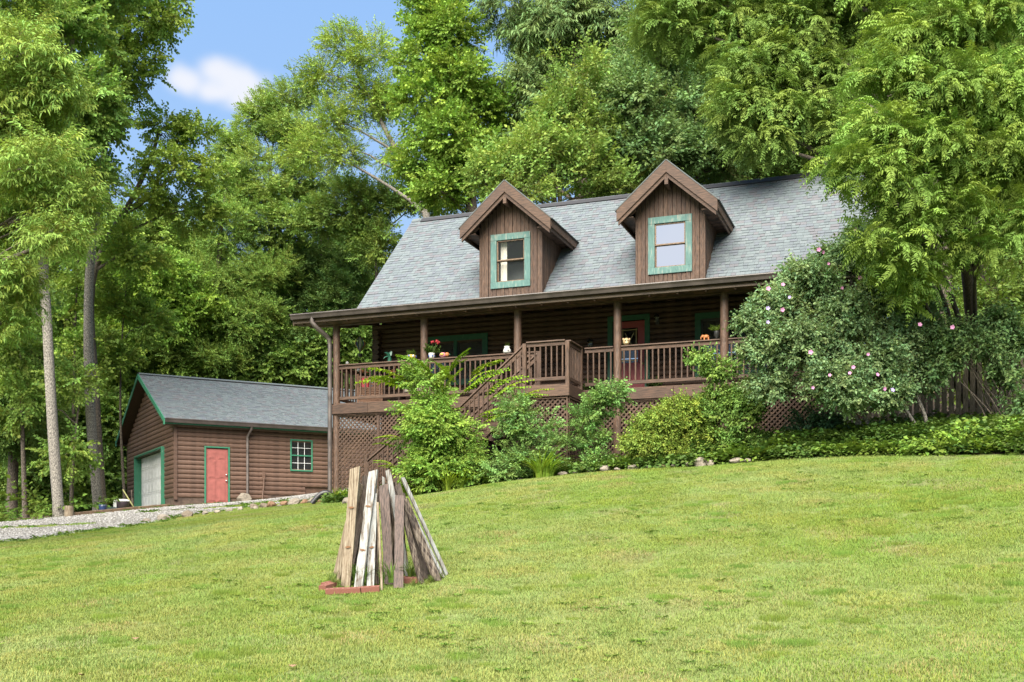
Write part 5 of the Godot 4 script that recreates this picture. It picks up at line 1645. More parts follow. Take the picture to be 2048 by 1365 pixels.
	for d in [
		["woodland_tree", "straight trunk among leaves right of the house, beyond the fence", 31.0, [[1845, 850], [1848, 600], [1850, 350], [1850, 100]], 0.17, [[1800, 560, 60, 60, 0], [1880, 600, 60, 60, 0], [1840, 480, 70, 50, 0], [1830, 650, 55, 60, 0], [1790, 430, 60, 60, -1]], "fine", MID_GREEN, 44.0],
		["woodland_tree", "ivy-clad leaning trunk at the right edge behind the fence", 26.0, [[2010, 850], [1995, 700], [1970, 560], [1950, 400], [1930, 200]], 0.2, [[2000, 620, 60, 70, 0], [2050, 540, 70, 70, 0], [1930, 650, 55, 60, 0], [2040, 680, 60, 60, 0.4], [1960, 740, 60, 50, 0.4], [2030, 780, 60, 50, 0.4]], "fine", Color(0.085, 0.14, 0.024), 50.0],
		["woodland_tree", "slender far trunk seen between the rose bush and the walnut", 36.0, [[1790, 820], [1788, 600], [1790, 400], [1795, 200]], 0.14, [[1760, 400, 80, 70, 0], [1850, 350, 90, 90, 0], [1780, 250, 100, 90, 0], [1700, 380, 60, 50, 0]], "broad", DEEP_GREEN, 44.0],
		["woodland_tree", "far tree filling the right edge above the fence", 38.0, [[1960, 820], [1965, 600], [1970, 300]], 0.2, [[1940, 520, 90, 70, 0], [2040, 440, 90, 100, 0], [1950, 350, 110, 100, 0], [2060, 620, 80, 70, 0], [1960, 640, 80, 50, 0]], "broad", MID_GREEN, 44.0],
		["woodland_tree", "tree deep in the wood behind the garage", 60.0, [[330, 900], [335, 700], [340, 500]], 0.25, [[300, 480, 100, 70, 0], [390, 520, 100, 70, 0], [250, 560, 90, 70, 0], [350, 620, 130, 60, 0], [200, 480, 90, 80, 0], [450, 600, 90, 70, 0]], "broad", Color(0.1, 0.16, 0.022), 44.0],
		["woodland_tree", "tree deep in the wood at the far left", 58.0, [[90, 930], [95, 700], [100, 480]], 0.25, [[60, 560, 120, 90, 0], [150, 620, 110, 80, 0], [20, 720, 120, 70, 0], [120, 740, 120, 70, 0], [80, 850, 120, 50, 0], [200, 830, 90, 60, 0], [-40, 600, 100, 120, 0], [230, 720, 90, 60, 0]], "broad", Color(0.075, 0.13, 0.02), 40.0],
		["woodland_tree", "tree deep in the wood behind the end of the porch", 60.0, [[600, 850], [600, 650], [600, 480]], 0.25, [[560, 560, 110, 70, 0], [660, 560, 100, 80, 0], [500, 660, 110, 60, 0], [620, 680, 120, 60, 0], [720, 620, 90, 80, 0], [700, 500, 80, 60, 0]], "broad", Color(0.085, 0.145, 0.022), 44.0],
		["thicket_tree", "leafy thicket just behind the garage ridge, left part", 55.0, [[330, 880], [332, 780], [335, 700]], 0.12, [[270, 760, 80, 45, 0], [350, 745, 90, 50, 0.5], [300, 700, 90, 45, 0], [430, 760, 80, 40, 0.3], [400, 700, 80, 40, 0]], "maple", Color(0.1, 0.17, 0.02), 46.0],
		["thicket_tree", "leafy thicket just behind the garage ridge, right part", 56.0, [[560, 880], [560, 780], [560, 700]], 0.12, [[500, 760, 80, 45, 0.3], [580, 740, 90, 50, 0.5], [660, 740, 80, 60, 0], [540, 690, 90, 45, 0], [640, 680, 80, 50, 0], [720, 700, 70, 70, 0]], "maple", Color(0.082, 0.15, 0.022), 46.0],
		["thicket_tree", "shady thicket at the far left behind the trunks", 52.0, [[60, 960], [60, 880], [60, 800]], 0.1, [[20, 900, 80, 45, 0], [110, 880, 90, 50, 0.4], [200, 900, 70, 45, 0], [60, 820, 100, 50, 0], [160, 820, 90, 50, 0], [230, 840, 60, 60, 0], [60, 950, 100, 30, 0.5], [180, 960, 80, 30, 0.5]], "maple", Color(0.062, 0.115, 0.018), 46.0],
		["woodland_tree", "tree deep in the wood seen over the middle of the roof", 56.0, [[1120, 700], [1120, 500], [1120, 300]], 0.25, [[1060, 300, 100, 90, 0], [1160, 220, 110, 110, 0], [1240, 320, 110, 90, 0], [1130, 100, 110, 90, 0], [1260, 140, 110, 110, 0]], "broad", Color(0.07, 0.128, 0.022), 46.0],
		["woodland_tree", "tree deep in the wood seen over the right of the roof", 54.0, [[1500, 680], [1500, 450], [1500, 250]], 0.25, [[1400, 200, 120, 110, 0], [1520, 160, 120, 110, 0], [1640, 200, 120, 120, 0], [1460, 320, 120, 70, 0], [1600, 330, 120, 70, 0], [1380, 60, 120, 90, 0], [1560, 20, 140, 90, 0], [1720, 60, 120, 120, 0]], "broad", Color(0.06, 0.112, 0.022), 46.0],
		["woodland_tree", "tree deep in the wood behind the walnut at the right edge", 50.0, [[1880, 720], [1880, 480], [1880, 250]], 0.25, [[1800, 250, 110, 110, 0], [1920, 200, 120, 120, 0], [2030, 300, 110, 130, 0], [1850, 420, 100, 80, 0], [1980, 80, 140, 100, 0], [1820, 80, 120, 100, 0], [2000, 520, 90, 70, 0]], "broad", Color(0.07, 0.122, 0.022), 42.0],
	]:
		var tr := trunk_at(d[2], d[3])
		var rr := []
		for i in tr.size(): rr.append(lerpf(d[4], d[4] * 0.25, i / float(tr.size() - 1)))
		tree(d[0], d[1], tr, rr, lobes_at(d[2], d[5]), {"kind": d[6], "tint": d[7], "thick": d[8], "clump": 0.85, "size": 1.25, "twigs": 0.15, "bark": M.bark_dark})
	# --- the wood goes on right of the picture
	for d in [["tall tree right of the picture beyond the picket fence", 15.5, -27.0], ["second tall tree right of the picture, deeper in the wood", 20.0, -34.0], ["third tall tree right of the picture, above the lawn", 19.5, -22.0]]:
		var f := on_land(d[1], d[2])
		tree("woodland_tree", d[0], [f, f + Vector3(0.2, 5, 0), f + Vector3(0, 10, 0.3), f + Vector3(0.4, 15, 0)], [0.24, 0.2, 0.14, 0.06], [[f + Vector3(0, 6, 0), 3.2, 2.4, 3.0], [f + Vector3(1.2, 9, 0.8), 3.4, 2.8, 3.2], [f + Vector3(-1.2, 11, -0.6), 3.2, 2.6, 3.0], [f + Vector3(0.4, 14.5, 0), 2.8, 2.6, 2.8]], {"kind": "broad", "tint": Color(0.1, 0.16, 0.028), "thick": 36.0, "clump": 0.85, "size": 1.15, "twigs": 0.15})
	# --- out of the picture: the tree that the left dormer's window mirrors
	var b := on_land(-30.5, 6.2)
	tree("lawn_tree", "tall tree beside the lawn, left of and behind the photographer", [b, b + Vector3(0, 8, 0), b + Vector3(1, 16, 0), b + Vector3(1, 23, 0)], [0.5, 0.4, 0.25, 0.08],
		[[b + Vector3(0, 15, 0), 5.0, 4.0, 5.0], [b + Vector3(1, 19.5, -1), 5.0, 4.0, 5.0], [b + Vector3(-1, 23.5, 1), 5.0, 4.0, 5.0], [b + Vector3(0.5, 27, -1), 4.5, 3.6, 4.5]], {"kind": "broad", "tint": MID_GREEN, "thick": 45.0, "clump": 1.0, "size": 1.6, "twigs": 0.1})

# ---------------------------------------------------------------- shrubs by the porch
# a place given in the house's own axes
func by_house(u: float, w: float, up := 0.0) -> Vector3:
	var p := Vector3(-4.416, 0, -27.6) + Vector3(0.93728, 0, 0.34857) * u + Vector3(-0.34857, 0, 0.93728) * w
	return on_land(p.x, p.z, up)

func garden() -> void:
	var D := 24.4
	var o := shrub("arching_bush", "large bush with bright arching shoots in front of the porch stairs", by_house(3.2, 1.75), lobes_at(24.3, [[858, 880, 54, 52, 0.2], [900, 920, 64, 46, 0.3], [846, 810, 38, 44, 0.3], [880, 850, 54, 50, 0.5], [920, 890, 46, 44, 0], [866, 950, 70, 34, 0.4], [930, 955, 50, 30, 0.2], [842, 762, 26, 28, 0.3]]),
		{"kind": "broad", "tint": Color(0.105, 0.178, 0.024), "thick": 190.0, "clump": 0.28, "size": 0.55, "stems": 14, "stem": 0.022})
	# long shoots that stand out of it
	rng.seed = 77
	var k := Copies.new()
	for s in [[822, 770, 2.9, 0.35, 1.25], [900, 742, 0.6, 1.1, 0.7], [905, 760, 2.4, 0.9, 0.6], [930, 790, 0.2, 0.6, 1.1], [980, 795, 0.05, 0.5, 1.1], [1000, 830, 0.0, 0.15, 0.9], [960, 840, -0.2, 0.2, 1.0], [850, 740, 2.6, 0.7, 0.75], [880, 790, 1.2, 1.0, 0.8], [800, 885, 3.0, 0.1, 0.5], [795, 940, 3.1, 0.2, 0.45], [1030, 800, 0.1, 0.35, 0.8], [870, 770, 2.2, 0.5, 0.8], [940, 760, 0.4, 0.8, 0.8]]:
		for n in 4:
			var a: float = s[2] + rng.randf_range(-0.25, 0.25)
			var dir := Vector3(cos(a), s[3] + rng.randf_range(-0.2, 0.2), sin(a) * 0.5 + 0.15)
			k.add(Transform3D(shoot_frame(dir, rng.randf_range(-0.3, 0.3), s[4] * rng.randf_range(0.75, 1.05)), at(s[0] + rng.randf_range(-12, 12), s[1] + rng.randf_range(-10, 10), 24.1) - o.position), shade_of(Color(0.21, 0.33, 0.03), 0.15))
	copies_node(o, "long_shoots", spray("shoot", 0), M.leaf, k)
	shrub("vine_covered_shrub", "shrub of mid-green leaves and vines against the landing lattice", by_house(5.6, 1.7), lobes_at(23.6, [[1075, 850, 36, 40, 0.2], [1105, 900, 28, 36, 0.1], [1035, 820, 30, 28, 0.3], [1065, 915, 42, 34, 0.3], [1020, 890, 28, 46, 0], [1005, 945, 36, 24, 0.2]]),
		{"kind": "broad", "tint": Color(0.082, 0.145, 0.03), "thick": 120.0, "clump": 0.25, "size": 0.5, "stems": 18, "stem": 0.012})
	shrub("climbing_vine", "leafy vine climbing the landing corner and porch post", by_house(7.0, 0.5), lobes_at(24.0, [[1182, 890, 22, 40, 0.2], [1196, 810, 15, 20, 0.2], [1226, 782, 16, 18, 0.3], [1195, 935, 40, 24, 0.4], [1165, 850, 10, 34, 0.2]]),
		{"kind": "broad", "tint": Color(0.085, 0.155, 0.03), "thick": 110.0, "clump": 0.18, "size": 0.5, "stems": 8, "stem": 0.01})
	shrub("rounded_shrub", "rounded yellow-green shrub in the middle of the bed", by_house(8.9, 1.5), lobes_at(22.9, [[1330, 860, 62, 45, 0.3], [1290, 890, 52, 40, 0.4], [1390, 850, 55, 46, 0.1], [1360, 820, 45, 26, 0.2], [1410, 890, 55, 40, 0.2], [1320, 910, 60, 28, 0.5], [1290, 850, 30, 26, 0.3]]),
		{"kind": "shrub", "tint": Color(0.12, 0.172, 0.024), "thick": 330.0, "clump": 0.2, "size": 0.8, "stems": 16, "stem": 0.014})
	shrub("feathery_shrub", "loose feathery shrub rising to the porch rail beside the rose bush", by_house(10.2, 1.1), lobes_at(22.6, [[1430, 800, 40, 50, 0], [1470, 820, 45, 50, 0.2], [1440, 740, 32, 30, 0], [1480, 870, 55, 40, 0.3], [1400, 715, 16, 12, 0.2], [1500, 790, 36, 46, 0]]),
		{"kind": "shrub", "tint": Color(0.092, 0.155, 0.026), "thick": 240.0, "clump": 0.22, "size": 0.85, "stems": 14, "stem": 0.016})
	var rose := shrub("rose_of_sharon", "tall flowering shrub with pink blooms that hides the right end of the porch", by_house(12.4, 1.3), lobes_at(21.6, [[1560, 620, 62, 55, 0.3], [1620, 560, 55, 50, 0.2], [1680, 520, 45, 40, 0], [1530, 700, 52, 50, 0.3], [1600, 690, 70, 55, 0.6], [1690, 640, 75, 65, 0.4], [1760, 590, 60, 60, 0], [1660, 760, 75, 45, 0.8], [1740, 720, 75, 60, 0.5], [1800, 680, 60, 60, 0], [1690, 800, 55, 26, 0.9], [1770, 790, 60, 36, 0.5], [1540, 770, 50, 36, 0.3], [1600, 610, 60, 60, -0.3], [1720, 470, 26, 30, 0], [1830, 620, 50, 60, -0.3], [1640, 690, 60, 60, -0.4], [1510, 650, 28, 26, 0.2], [1850, 740, 36, 50, 0]]),
		{"kind": "shrub", "tint": Color(0.108, 0.168, 0.055), "thick": 330.0, "clump": 0.26, "size": 0.95, "stems": 0})
	# its bare stems
	var g := Shape.new()
	for s in [[[1735, 872], [1700, 830], [1675, 800], [1650, 740]], [[1742, 870], [1730, 830], [1725, 790], [1720, 720]], [[1850, 880], [1825, 840], [1800, 800], [1770, 730]], [[1860, 878], [1850, 830], [1830, 780], [1810, 700]], [[1735, 870], [1690, 800], [1620, 720], [1560, 650]], [[1740, 868], [1710, 760], [1700, 640], [1705, 520]]]:
		var pts := PackedVector3Array()
		for q in s: pts.append(at(q[0], q[1], 21.6) - rose.position)
		g.tube(pts, PackedFloat32Array([0.045, 0.036, 0.028, 0.015]), 8)
	part(rose, "stems", g.mesh(), M.bark_pale)
	rng.seed = 515
	var fl := Shape.new()
	for i in 5:
		var a := TAU * i / 5.0
		var d := Vector3(cos(a), sin(a), 0)
		fl.tint = Color(1, 1, 1)
		fl.leaf(Vector3.ZERO, (d + Vector3(0, 0, 0.35)).normalized(), (Vector3(0, 0, 1) - d * 0.3).normalized(), 0.058, 0.056, 0.0)
	var flm := fl.mesh()
	var blooms := [[1537, 578], [1566, 570], [1580, 595], [1536, 617], [1565, 620], [1536, 645], [1638, 500], [1646, 505], [1657, 528], [1711, 460], [1739, 445], [1757, 457], [1720, 556], [1684, 576], [1808, 538], [1898, 580], [1622, 705], [1626, 776], [1660, 751], [1737, 709], [1769, 778], [1785, 781], [1707, 735], [1700, 747], [1786, 605], [1840, 650], [1906, 655], [1755, 750]]
	for p in blooms:
		var face := Basis(Vector3.UP, rng.randf_range(-0.6, 0.5)) * Basis(Vector3.RIGHT, rng.randf_range(-0.4, 0.2))
		part(rose, "flower", flm, M.bloom_pink if rng.randf() < 0.6 else M.bloom_lilac, Transform3D(face.scaled_local(Vector3.ONE * rng.randf_range(0.6, 0.9)), at(p[0], p[1], 20.75 if p[1] < 560 else (20.45 if p[1] < 690 else 20.1)) - rose.position))
	shrub("laurel_shrub", "low dark-leaved shrub in front of the right-hand lattice", by_house(11.6, 0.6), lobes_at(22.3, [[1620, 860, 40, 28, 0], [1650, 845, 30, 22, 0.1]]), {"kind": "broad", "tint": Color(0.04, 0.085, 0.03), "thick": 120.0, "clump": 0.16, "size": 0.5, "stems": 8, "stem": 0.008, "leaf": M.leaf_gloss})
	shrub("fence_creeper", "dark creeper hanging over the picket fence at the right edge", on_land(9.6, -21.4), lobes_at(21.2, [[2020, 740, 45, 40, 0.2], [1960, 700, 45, 35, 0.2], [2045, 810, 36, 40, 0.3], [1890, 720, 40, 45, 0.1], [1900, 670, 50, 40, 0], [1980, 650, 55, 35, 0], [2050, 690, 50, 60, 0]]), {"kind": "shrub", "tint": Color(0.06, 0.105, 0.028), "thick": 210.0, "clump": 0.24, "size": 0.95, "stems": 12, "stem": 0.02})
	shrub("broadleaf_weed", "patch of bright broad leaves at the lawn edge below the fence", on_land(8.0, -19.6), lobes_at(19.4, [[1870, 895, 60, 14, 0], [1960, 890, 60, 16, 0], [2030, 885, 40, 16, 0.1]]), {"kind": "broad", "tint": Color(0.095, 0.16, 0.02), "thick": 200.0, "clump": 0.14, "size": 0.55, "stems": 4, "stem": 0.006})
	# clumps of strap leaves
	rng.seed = 91
	for d in [["clump of arching strap leaves beside the stones below the landing", 1082, 962, 22.9, 1.25], ["clump of upright strap leaves below the arching bush", 905, 992, 23.6, 1.1], ["second clump of strap leaves nearer the stairs foot", 820, 996, 24.3, 0.95], ["small tuft of strap leaves by the downspout", 686, 1008, 26.6, 0.8]]:
		var p := at(d[1], d[2], d[3])
		p.y = land(p.x, p.z)
		var r := thing("daylily_clump", d[0], "plant", p, rng.randf() * TAU, "strap-leaved clumps along the bed")
		var c := Copies.new()
		for i in 3:
			var s: float = d[4] * rng.randf_range(0.85, 1.1)
			c.add(Transform3D(Basis(Vector3.UP, i * 2.0).scaled_local(Vector3(s * 1.4, s * 0.85, s * 1.4)), Vector3(rng.randf_range(-0.18, 0.18), 0, rng.randf_range(-0.1, 0.1))), shade_of(Color(0.2, 0.31, 0.04), 0.1))
		copies_node(r, "leaves", spray("blade", 0), M.leaf, c)
# ---------------------------------------------------------------- small things
func stones() -> void:
	var along := [[1125, 958, 0.17, "pale rounded stone, first of the white stones in the bed edging"], [1150, 957, 0.13, "small pale stone beside the first white edging stone"], [1178, 954, 0.2, "flat whitish stone in the middle of the bed edging"], [1208, 953, 0.26, "largest flat white stone of the bed edging"], [1232, 951, 0.13, "small pale stone right of the largest white one"], [1265, 948, 0.2, "broad low grey stone right of the white stones"], [1295, 945, 0.13, "small tan stone between grey edging stones"], [1320, 944, 0.14, "low brown stone half sunk in the lawn edge"], [1345, 941, 0.12, "small grey stone below the rounded shrub"], [1372, 940, 0.13, "flat grey stone just left of the upright boulder"], [1400, 936, 0.23, "rounded tan boulder standing up from the bed edge"], [1418, 938, 0.14, "small stone leaning on the tan boulder"], [1470, 928, 0.22, "angular pale rock below the feathery shrub"], [1491, 926, 0.15, "lesser rock beside the angular pale rock"], [1100, 962, 0.12, "small brown stone next to the strap leaves"], [1040, 972, 0.1, "little stone at the foot of the bushes"], [940, 985, 0.12, "flat stone in the grass below the bush"], [858, 1000, 0.12, "pale stone at the left end of the bush bed"], [838, 1002, 0.1, "tiny stone at the corner of the bush bed"], [695, 1018, 0.2, "smooth grey boulder at the house corner behind the boards"]]
	var k := 0
	for s in along:
		# on the edge of the bed, at that bearing
		var bear: float = (s[0] - 1024.0) / FOCAL
		var p := Vector2.ZERO
		for i in range(0, 12):
			var q: Variant = Geometry2D.segment_intersects_segment(Vector2(bear * 10, -10), Vector2(bear * 40, -40), BED[i], BED[i + 1])
			if q != null: p = q
		if s[0] < 700: p = Vector2(-3.75, -25.2)
		p += Vector2(0, 0.2)
		var w: float = s[2]
		single("edging_stone", rock_mesh(20 + k, Vector3(w * 0.68, w * (0.5 if "boulder" in s[3] else 0.3), w * 0.5)), [M.stone, M.stone, M.stone_pale][k % 3] if not "brown" in s[3] else M.stone_rust, s[3], "stone", Transform3D(Basis(Vector3.UP, k * 1.3), on_land(p.x, p.y, 0.02 + w * 0.16)), "stones edging the bed")
		k += 1
	# rough rocks that hold the gravel
	var rough := [[-8.75, -29.6, 0.34, "dark", "large dark rock at the left end of the rock row"], [-9.25, -29.2, 0.3, "", "flat grey slab left of the dark rock"], [-9.6, -28.9, 0.22, "", "leftmost pale slab where the gravel ends"], [-8.3, -29.75, 0.2, "", "pale rock beside the large dark rock"], [-8.0, -29.85, 0.18, "pale", "small whitish rock in the row"], [-7.7, -29.9, 0.19, "", "small grey rock in the middle of the row"], [-7.4, -29.95, 0.2, "pale", "whitish rock before the brown heap"], [-7.05, -30.0, 0.28, "dark", "dark brown rock that starts the heap"], [-6.75, -29.95, 0.26, "dark", "blackish rock in the heap by the gravel"], [-6.5, -29.8, 0.3, "rust", "tilted rusty-brown slab in the heap"], [-6.15, -29.7, 0.27, "rust", "second tilted brown slab in the heap"], [-5.85, -29.6, 0.34, "", "long pale flat slab on the heap"], [-5.55, -29.4, 0.24, "rust", "rounded brown rock near the drain pipe"], [-5.3, -29.2, 0.3, "pale", "pale flat rock near the drain pipe"], [-5.5, -29.7, 0.18, "dark", "small dark rock behind the pale flat one"], [-5.0, -28.9, 0.24, "rust", "reddish rock next to the drain pipe"], [-6.9, -29.6, 0.15, "pale", "small pale rock in front of the heap"], [-6.2, -29.3, 0.14, "", "little grey rock in the grass before the heap"]]
	for s in rough:
		var w: float = s[2]
		var m: Material = {"dark": M.stone_dark, "rust": M.stone_rust, "pale": M.stone_pale, "": M.stone}[s[3]]
		single("rough_rock", rock_mesh(60 + k, Vector3(w * 0.6, w * 0.36, w * 0.45)), m, s[4], "rock", Transform3D(Basis(Vector3(sin(k), 0, cos(k)), 0.25) * Basis(Vector3.UP, k * 0.9), on_land(s[0], s[1], w * 0.16)), "rough rocks between lawn and gravel")
		k += 1
	single("garage_stone", rock_mesh(131, Vector3(0.3, 0.26, 0.24)), M.stone, "grey boulder against the garage wall beside the red door", "rock", Transform3D(Basis(), Vector3(-10.03, land(-10.03, -41.1) + 0.1, -41.1)))

# a leaning board: foot, head, width, thickness, which way its face looks
func leaning_board(label: String, a: Vector3, b: Vector3, w: float, t: float, face: Vector3, m: Material, marks: Array) -> void:
	var y := (b - a)
	var l := y.length()
	y /= l
	var z := (face - y * face.dot(y)).normalized()
	var x := y.cross(z)
	# slightly warped, its ends uneven
	var g := Shape.new()
	var n := 16
	var s := float(hash(label) % 100) * 0.1
	var jag := RandomNumberGenerator.new()
	jag.seed = hash(label)
	var ring := []
	for i in n + 1:
		var q := i / float(n)
		var bow := sin(q * PI) * 0.006 * sin(s)
		var ww := w * (1.0 + 0.03 * sin(s + q * 9.0) + jag.randf_range(-0.045, 0.045))
		var tilt_end := 0.0 if i > 0 and i < n else 0.02 * sin(s * 3.0 + i)
		ring.append([Vector3(-ww / 2, q * l + tilt_end, -t / 2 + bow), Vector3(ww / 2, q * l - tilt_end, -t / 2 + bow), Vector3(ww / 2, q * l - tilt_end, t / 2 + bow), Vector3(-ww / 2, q * l + tilt_end, t / 2 + bow)])
	for i in n:
		for j in 4:
			g.quad(ring[i][(j + 1) % 4], ring[i][j], ring[i + 1][j], ring[i + 1][(j + 1) % 4])
	g.quad(ring[n][3], ring[n][2], ring[n][1], ring[n][0])
	g.quad(ring[0][0], ring[0][1], ring[0][2], ring[0][3])
	var o := single("leaning_board", g.mesh(), m, label, "board", Transform3D(Basis(x, y, z), a), "old boards leaning together in a cone")
	for k in marks:
		var st := Shape.new()
		var o2 := PackedVector2Array()
		for q in 14:
			var turn := TAU * q / 14.0
			var rr := 1.0 + 0.3 * sin(q * 2.7 + s + k * 20.0) + 0.2 * sin(q * 5.3 + s)
			o2.append(Vector2(cos(turn) * w * 0.36 * rr, sin(turn) * 0.011 * rr))
		for q in 14:
			var e := o2[q]; var f := o2[(q + 1) % 14]
			st.tri(Vector3.ZERO, Vector3(e.x, e.y, 0), Vector3(f.x, f.y, 0))
		part(o, "rust_stain", st.mesh(), M.rust, Transform3D(Basis(Vector3.BACK, 0.05 * sin(s + k * 9)), Vector3(0, k * l, t / 2 + 0.008)))

func board_cone() -> void:
	# where each board stands and where its head shows, at their distances
	var q := func(px: float, py: float, d: float) -> Vector3:
		var c := at(600.0 + px / 4.55, 900.0 + py / 4.55, d)
		return c
	var foot := func(px: float, py: float, d: float) -> Vector3:
		var p: Vector3 = q.call(px, py, d)
		p.y = land(p.x, p.z) + 0.005
		return p
	var fwd := Vector3(0, 0.15, 1)
	leaning_board("broad bare tan board, leftmost and tallest of the cone", foot.call(415, 1140, 12.35), q.call(503, 168, 12.62), 0.115, 0.045, Vector3(-0.18, 0.2, 1), M.old_bare, [0.33, 0.66])
	leaning_board("grey-brown board lying behind the leftmost tan one", foot.call(325, 1110, 12.75), q.call(540, 300, 12.7), 0.12, 0.03, Vector3(-0.5, 0.2, 0.8), M.old_bare, [])
	leaning_board("dark bare board between the tan and the first white board", foot.call(430, 1050, 12.7), q.call(612, 235, 12.7), 0.1, 0.035, Vector3(-0.3, 0.1, 1), M.old_dark, [])
	leaning_board("flaking white board right of the tan one, with two rust marks", foot.call(530, 1150, 12.2), q.call(668, 196, 12.6), 0.095, 0.04, Vector3(-0.2, 0.2, 1), M.old_white, [0.32, 0.69])
	leaning_board("narrow bluish-white board in the middle of the cone", foot.call(640, 1140, 12.25), q.call(672, 400, 12.55), 0.08, 0.025, fwd, M.old_white, [0.42])
	leaning_board("weathered grey strip beside the bluish-white board", foot.call(695, 1130, 12.4), q.call(690, 350, 12.6), 0.055, 0.03, fwd, M.old_grey, [])
	leaning_board("thin pale stick standing in front of the brown plank", foot.call(745, 1195, 12.05), q.call(705, 480, 12.4), 0.024, 0.02, fwd, M.old_bare, [])
	leaning_board("broad brown-painted plank in the middle of the cone", foot.call(815, 1110, 12.35), q.call(762, 322, 12.55), 0.105, 0.04, fwd, M.old_brown, [])
	leaning_board("white board whose head leans left behind the brown planks", foot.call(985, 1080, 12.7), q.call(797, 185, 12.75), 0.06, 0.03, Vector3(0.2, 0.2, 1), M.old_white, [0.55])
	leaning_board("worn brown plank at the front right of the cone", foot.call(895, 1185, 12.1), q.call(905, 420, 12.5), 0.1, 0.035, Vector3(0.1, 0.15, 1), M.old_brown, [])
	leaning_board("dark narrow board behind the worn brown plank", foot.call(1140, 1090, 12.55), q.call(885, 320, 12.65), 0.07, 0.03, Vector3(0.4, 0.3, 1), M.old_dark, [])
	leaning_board("pale edged board leaning at the right of the opening", foot.call(1105, 1130, 12.3), q.call(940, 560, 12.55), 0.06, 0.03, Vector3(0.6, 0.3, 0.8), M.old_grey, [])
	leaning_board("grey weathered board reaching far out to the right", foot.call(1255, 1100, 12.4), q.call(950, 460, 12.6), 0.09, 0.03, Vector3(0.5, 0.5, 0.8), M.old_grey, [])
	leaning_board("white slat lying along the right edge of the cone", foot.call(1335, 1055, 12.75), q.call(932, 255, 12.8), 0.04, 0.025, Vector3(0.5, 0.5, 0.8), M.old_white, [])
	leaning_board("second white slat beside the one on the right edge", foot.call(1300, 1075, 12.6), q.call(1040, 620, 12.7), 0.035, 0.025, Vector3(0.5, 0.5, 0.8), M.old_white, [])
	leaning_board("short white stick at the back of the cone", foot.call(770, 1090, 13.0), q.call(760, 250, 12.85), 0.03, 0.02, fwd, M.old_white, [])
	leaning_board("brown board at the back left, half hidden by the white one", foot.call(590, 1080, 12.95), q.call(700, 360, 12.8), 0.1, 0.03, fwd, M.old_brown, [])
	leaning_board("brown board at the back right, behind the white one", foot.call(960, 1070, 13.0), q.call(865, 330, 12.85), 0.09, 0.03, fwd, M.old_brown, [])
	leaning_board("dark board in the shade inside the left of the cone", foot.call(500, 1060, 12.9), q.call(640, 300, 12.8), 0.11, 0.03, fwd, M.old_dark, [])
	leaning_board("dark board in the shade behind the middle plank", foot.call(800, 1050, 13.05), q.call(820, 330, 12.85), 0.12, 0.03, fwd, M.old_dark, [])
	leaning_board("grey board at the back seen between the brown planks", foot.call(870, 1050, 13.0), q.call(850, 300, 12.85), 0.08, 0.03, fwd, M.old_grey, [])
	leaning_board("weathered brown board low on the right flank", foot.call(1190, 1090, 12.75), q.call(915, 400, 12.75), 0.08, 0.03, Vector3(0.4, 0.4, 0.9), M.old_brown, [])
	# bricks round the foot
	for b in [[318, 1190, 12.0, 0.02, "red cored brick at the front left of the cone"], [468, 1192, 11.98, 0.0, "red brick in the middle of the front row"], [640, 1178, 12.0, 0.05, "red brick at the right of the front row, holes on top"], [250, 1130, 12.3, 1.1, "red brick turned back at the left corner"], [275, 1115, 12.45, 0.9, "red brick behind the left corner brick"], [1035, 1120, 12.4, -0.2, "lone red brick in the gap at the right"], [985, 1125, 12.5, 0.3, "broken red brick beside the dark gap"]]:
		var p: Vector3 = foot.call(b[0], b[1], b[2])
		var c := CSGCombiner3D.new()
		var bx := CSGBox3D.new()
		bx.size = Vector3(0.2, 0.06, 0.095) if b[0] != 985 else Vector3(0.1, 0.055, 0.09)
		bx.material = M.brick
		c.add_child(bx)
		for i in 3:
			var hole := CSGCylinder3D.new()
			hole.operation = CSGShape3D.OPERATION_SUBTRACTION
			hole.radius = 0.017
			hole.height = 0.1
			hole.sides = 10
			hole.position = Vector3((i - 1) * 0.062, 0.03, 0)
			hole.material = M.brick
			if b[0] != 985 or i == 1: c.add_child(hole)
		c.name = numbered("brick_block")
		add_child(c)
		c.transform = Transform3D(Basis(Quaternion(Vector3.UP, land_normal(p.x, p.z))) * Basis(Vector3.UP, b[3]), p + Vector3(0, 0.03, 0))
		tag(c, b[4], "brick", "bricks round the foot of the boards")
	# uncut grass among the boards
	rng.seed = 61
	var r := thing("uncut_grass", "long uncut grass growing inside the cone of boards", "grass", foot.call(820, 1090, 12.6))
	r.set_meta("kind", "stuff")
	var k := Copies.new()
	for i in 16:
		var s := rng.randf_range(0.25, 0.55)
		k.add(Transform3D(Basis(Vector3.UP, rng.randf() * TAU).scaled_local(Vector3(s, s, s)), Vector3(rng.randf_range(-0.45, 0.5), -0.01, rng.randf_range(-0.35, 0.45))), shade_of(Color(0.11, 0.18, 0.035), 0.3))
	for i in 40:
		var a := rng.randf() * TAU
		var s := rng.randf_range(0.1, 0.24)
		k.add(Transform3D(Basis(Vector3.UP, rng.randf() * TAU).scaled_local(Vector3(s, s, s)), Vector3(cos(a) * 0.62 - 0.05, -0.01 - sin(a) * 0.06, sin(a) * 0.5)), shade_of(Color(0.16, 0.22, 0.06), 0.3))
	copies_node(r, "grass_blades", spray("blade", 1), M.leaf, k)

func pot(called: String, label: String, where: Vector3, outline: PackedVector2Array, m: Material, category := "pot") -> Node3D:
	var r := thing(called, label, category, where, 0.0, "ornaments on the porch")
	var g := Shape.new()
	g.lathe(outline, 18)
	part(r, "vessel", g.mesh(), m)
	return r

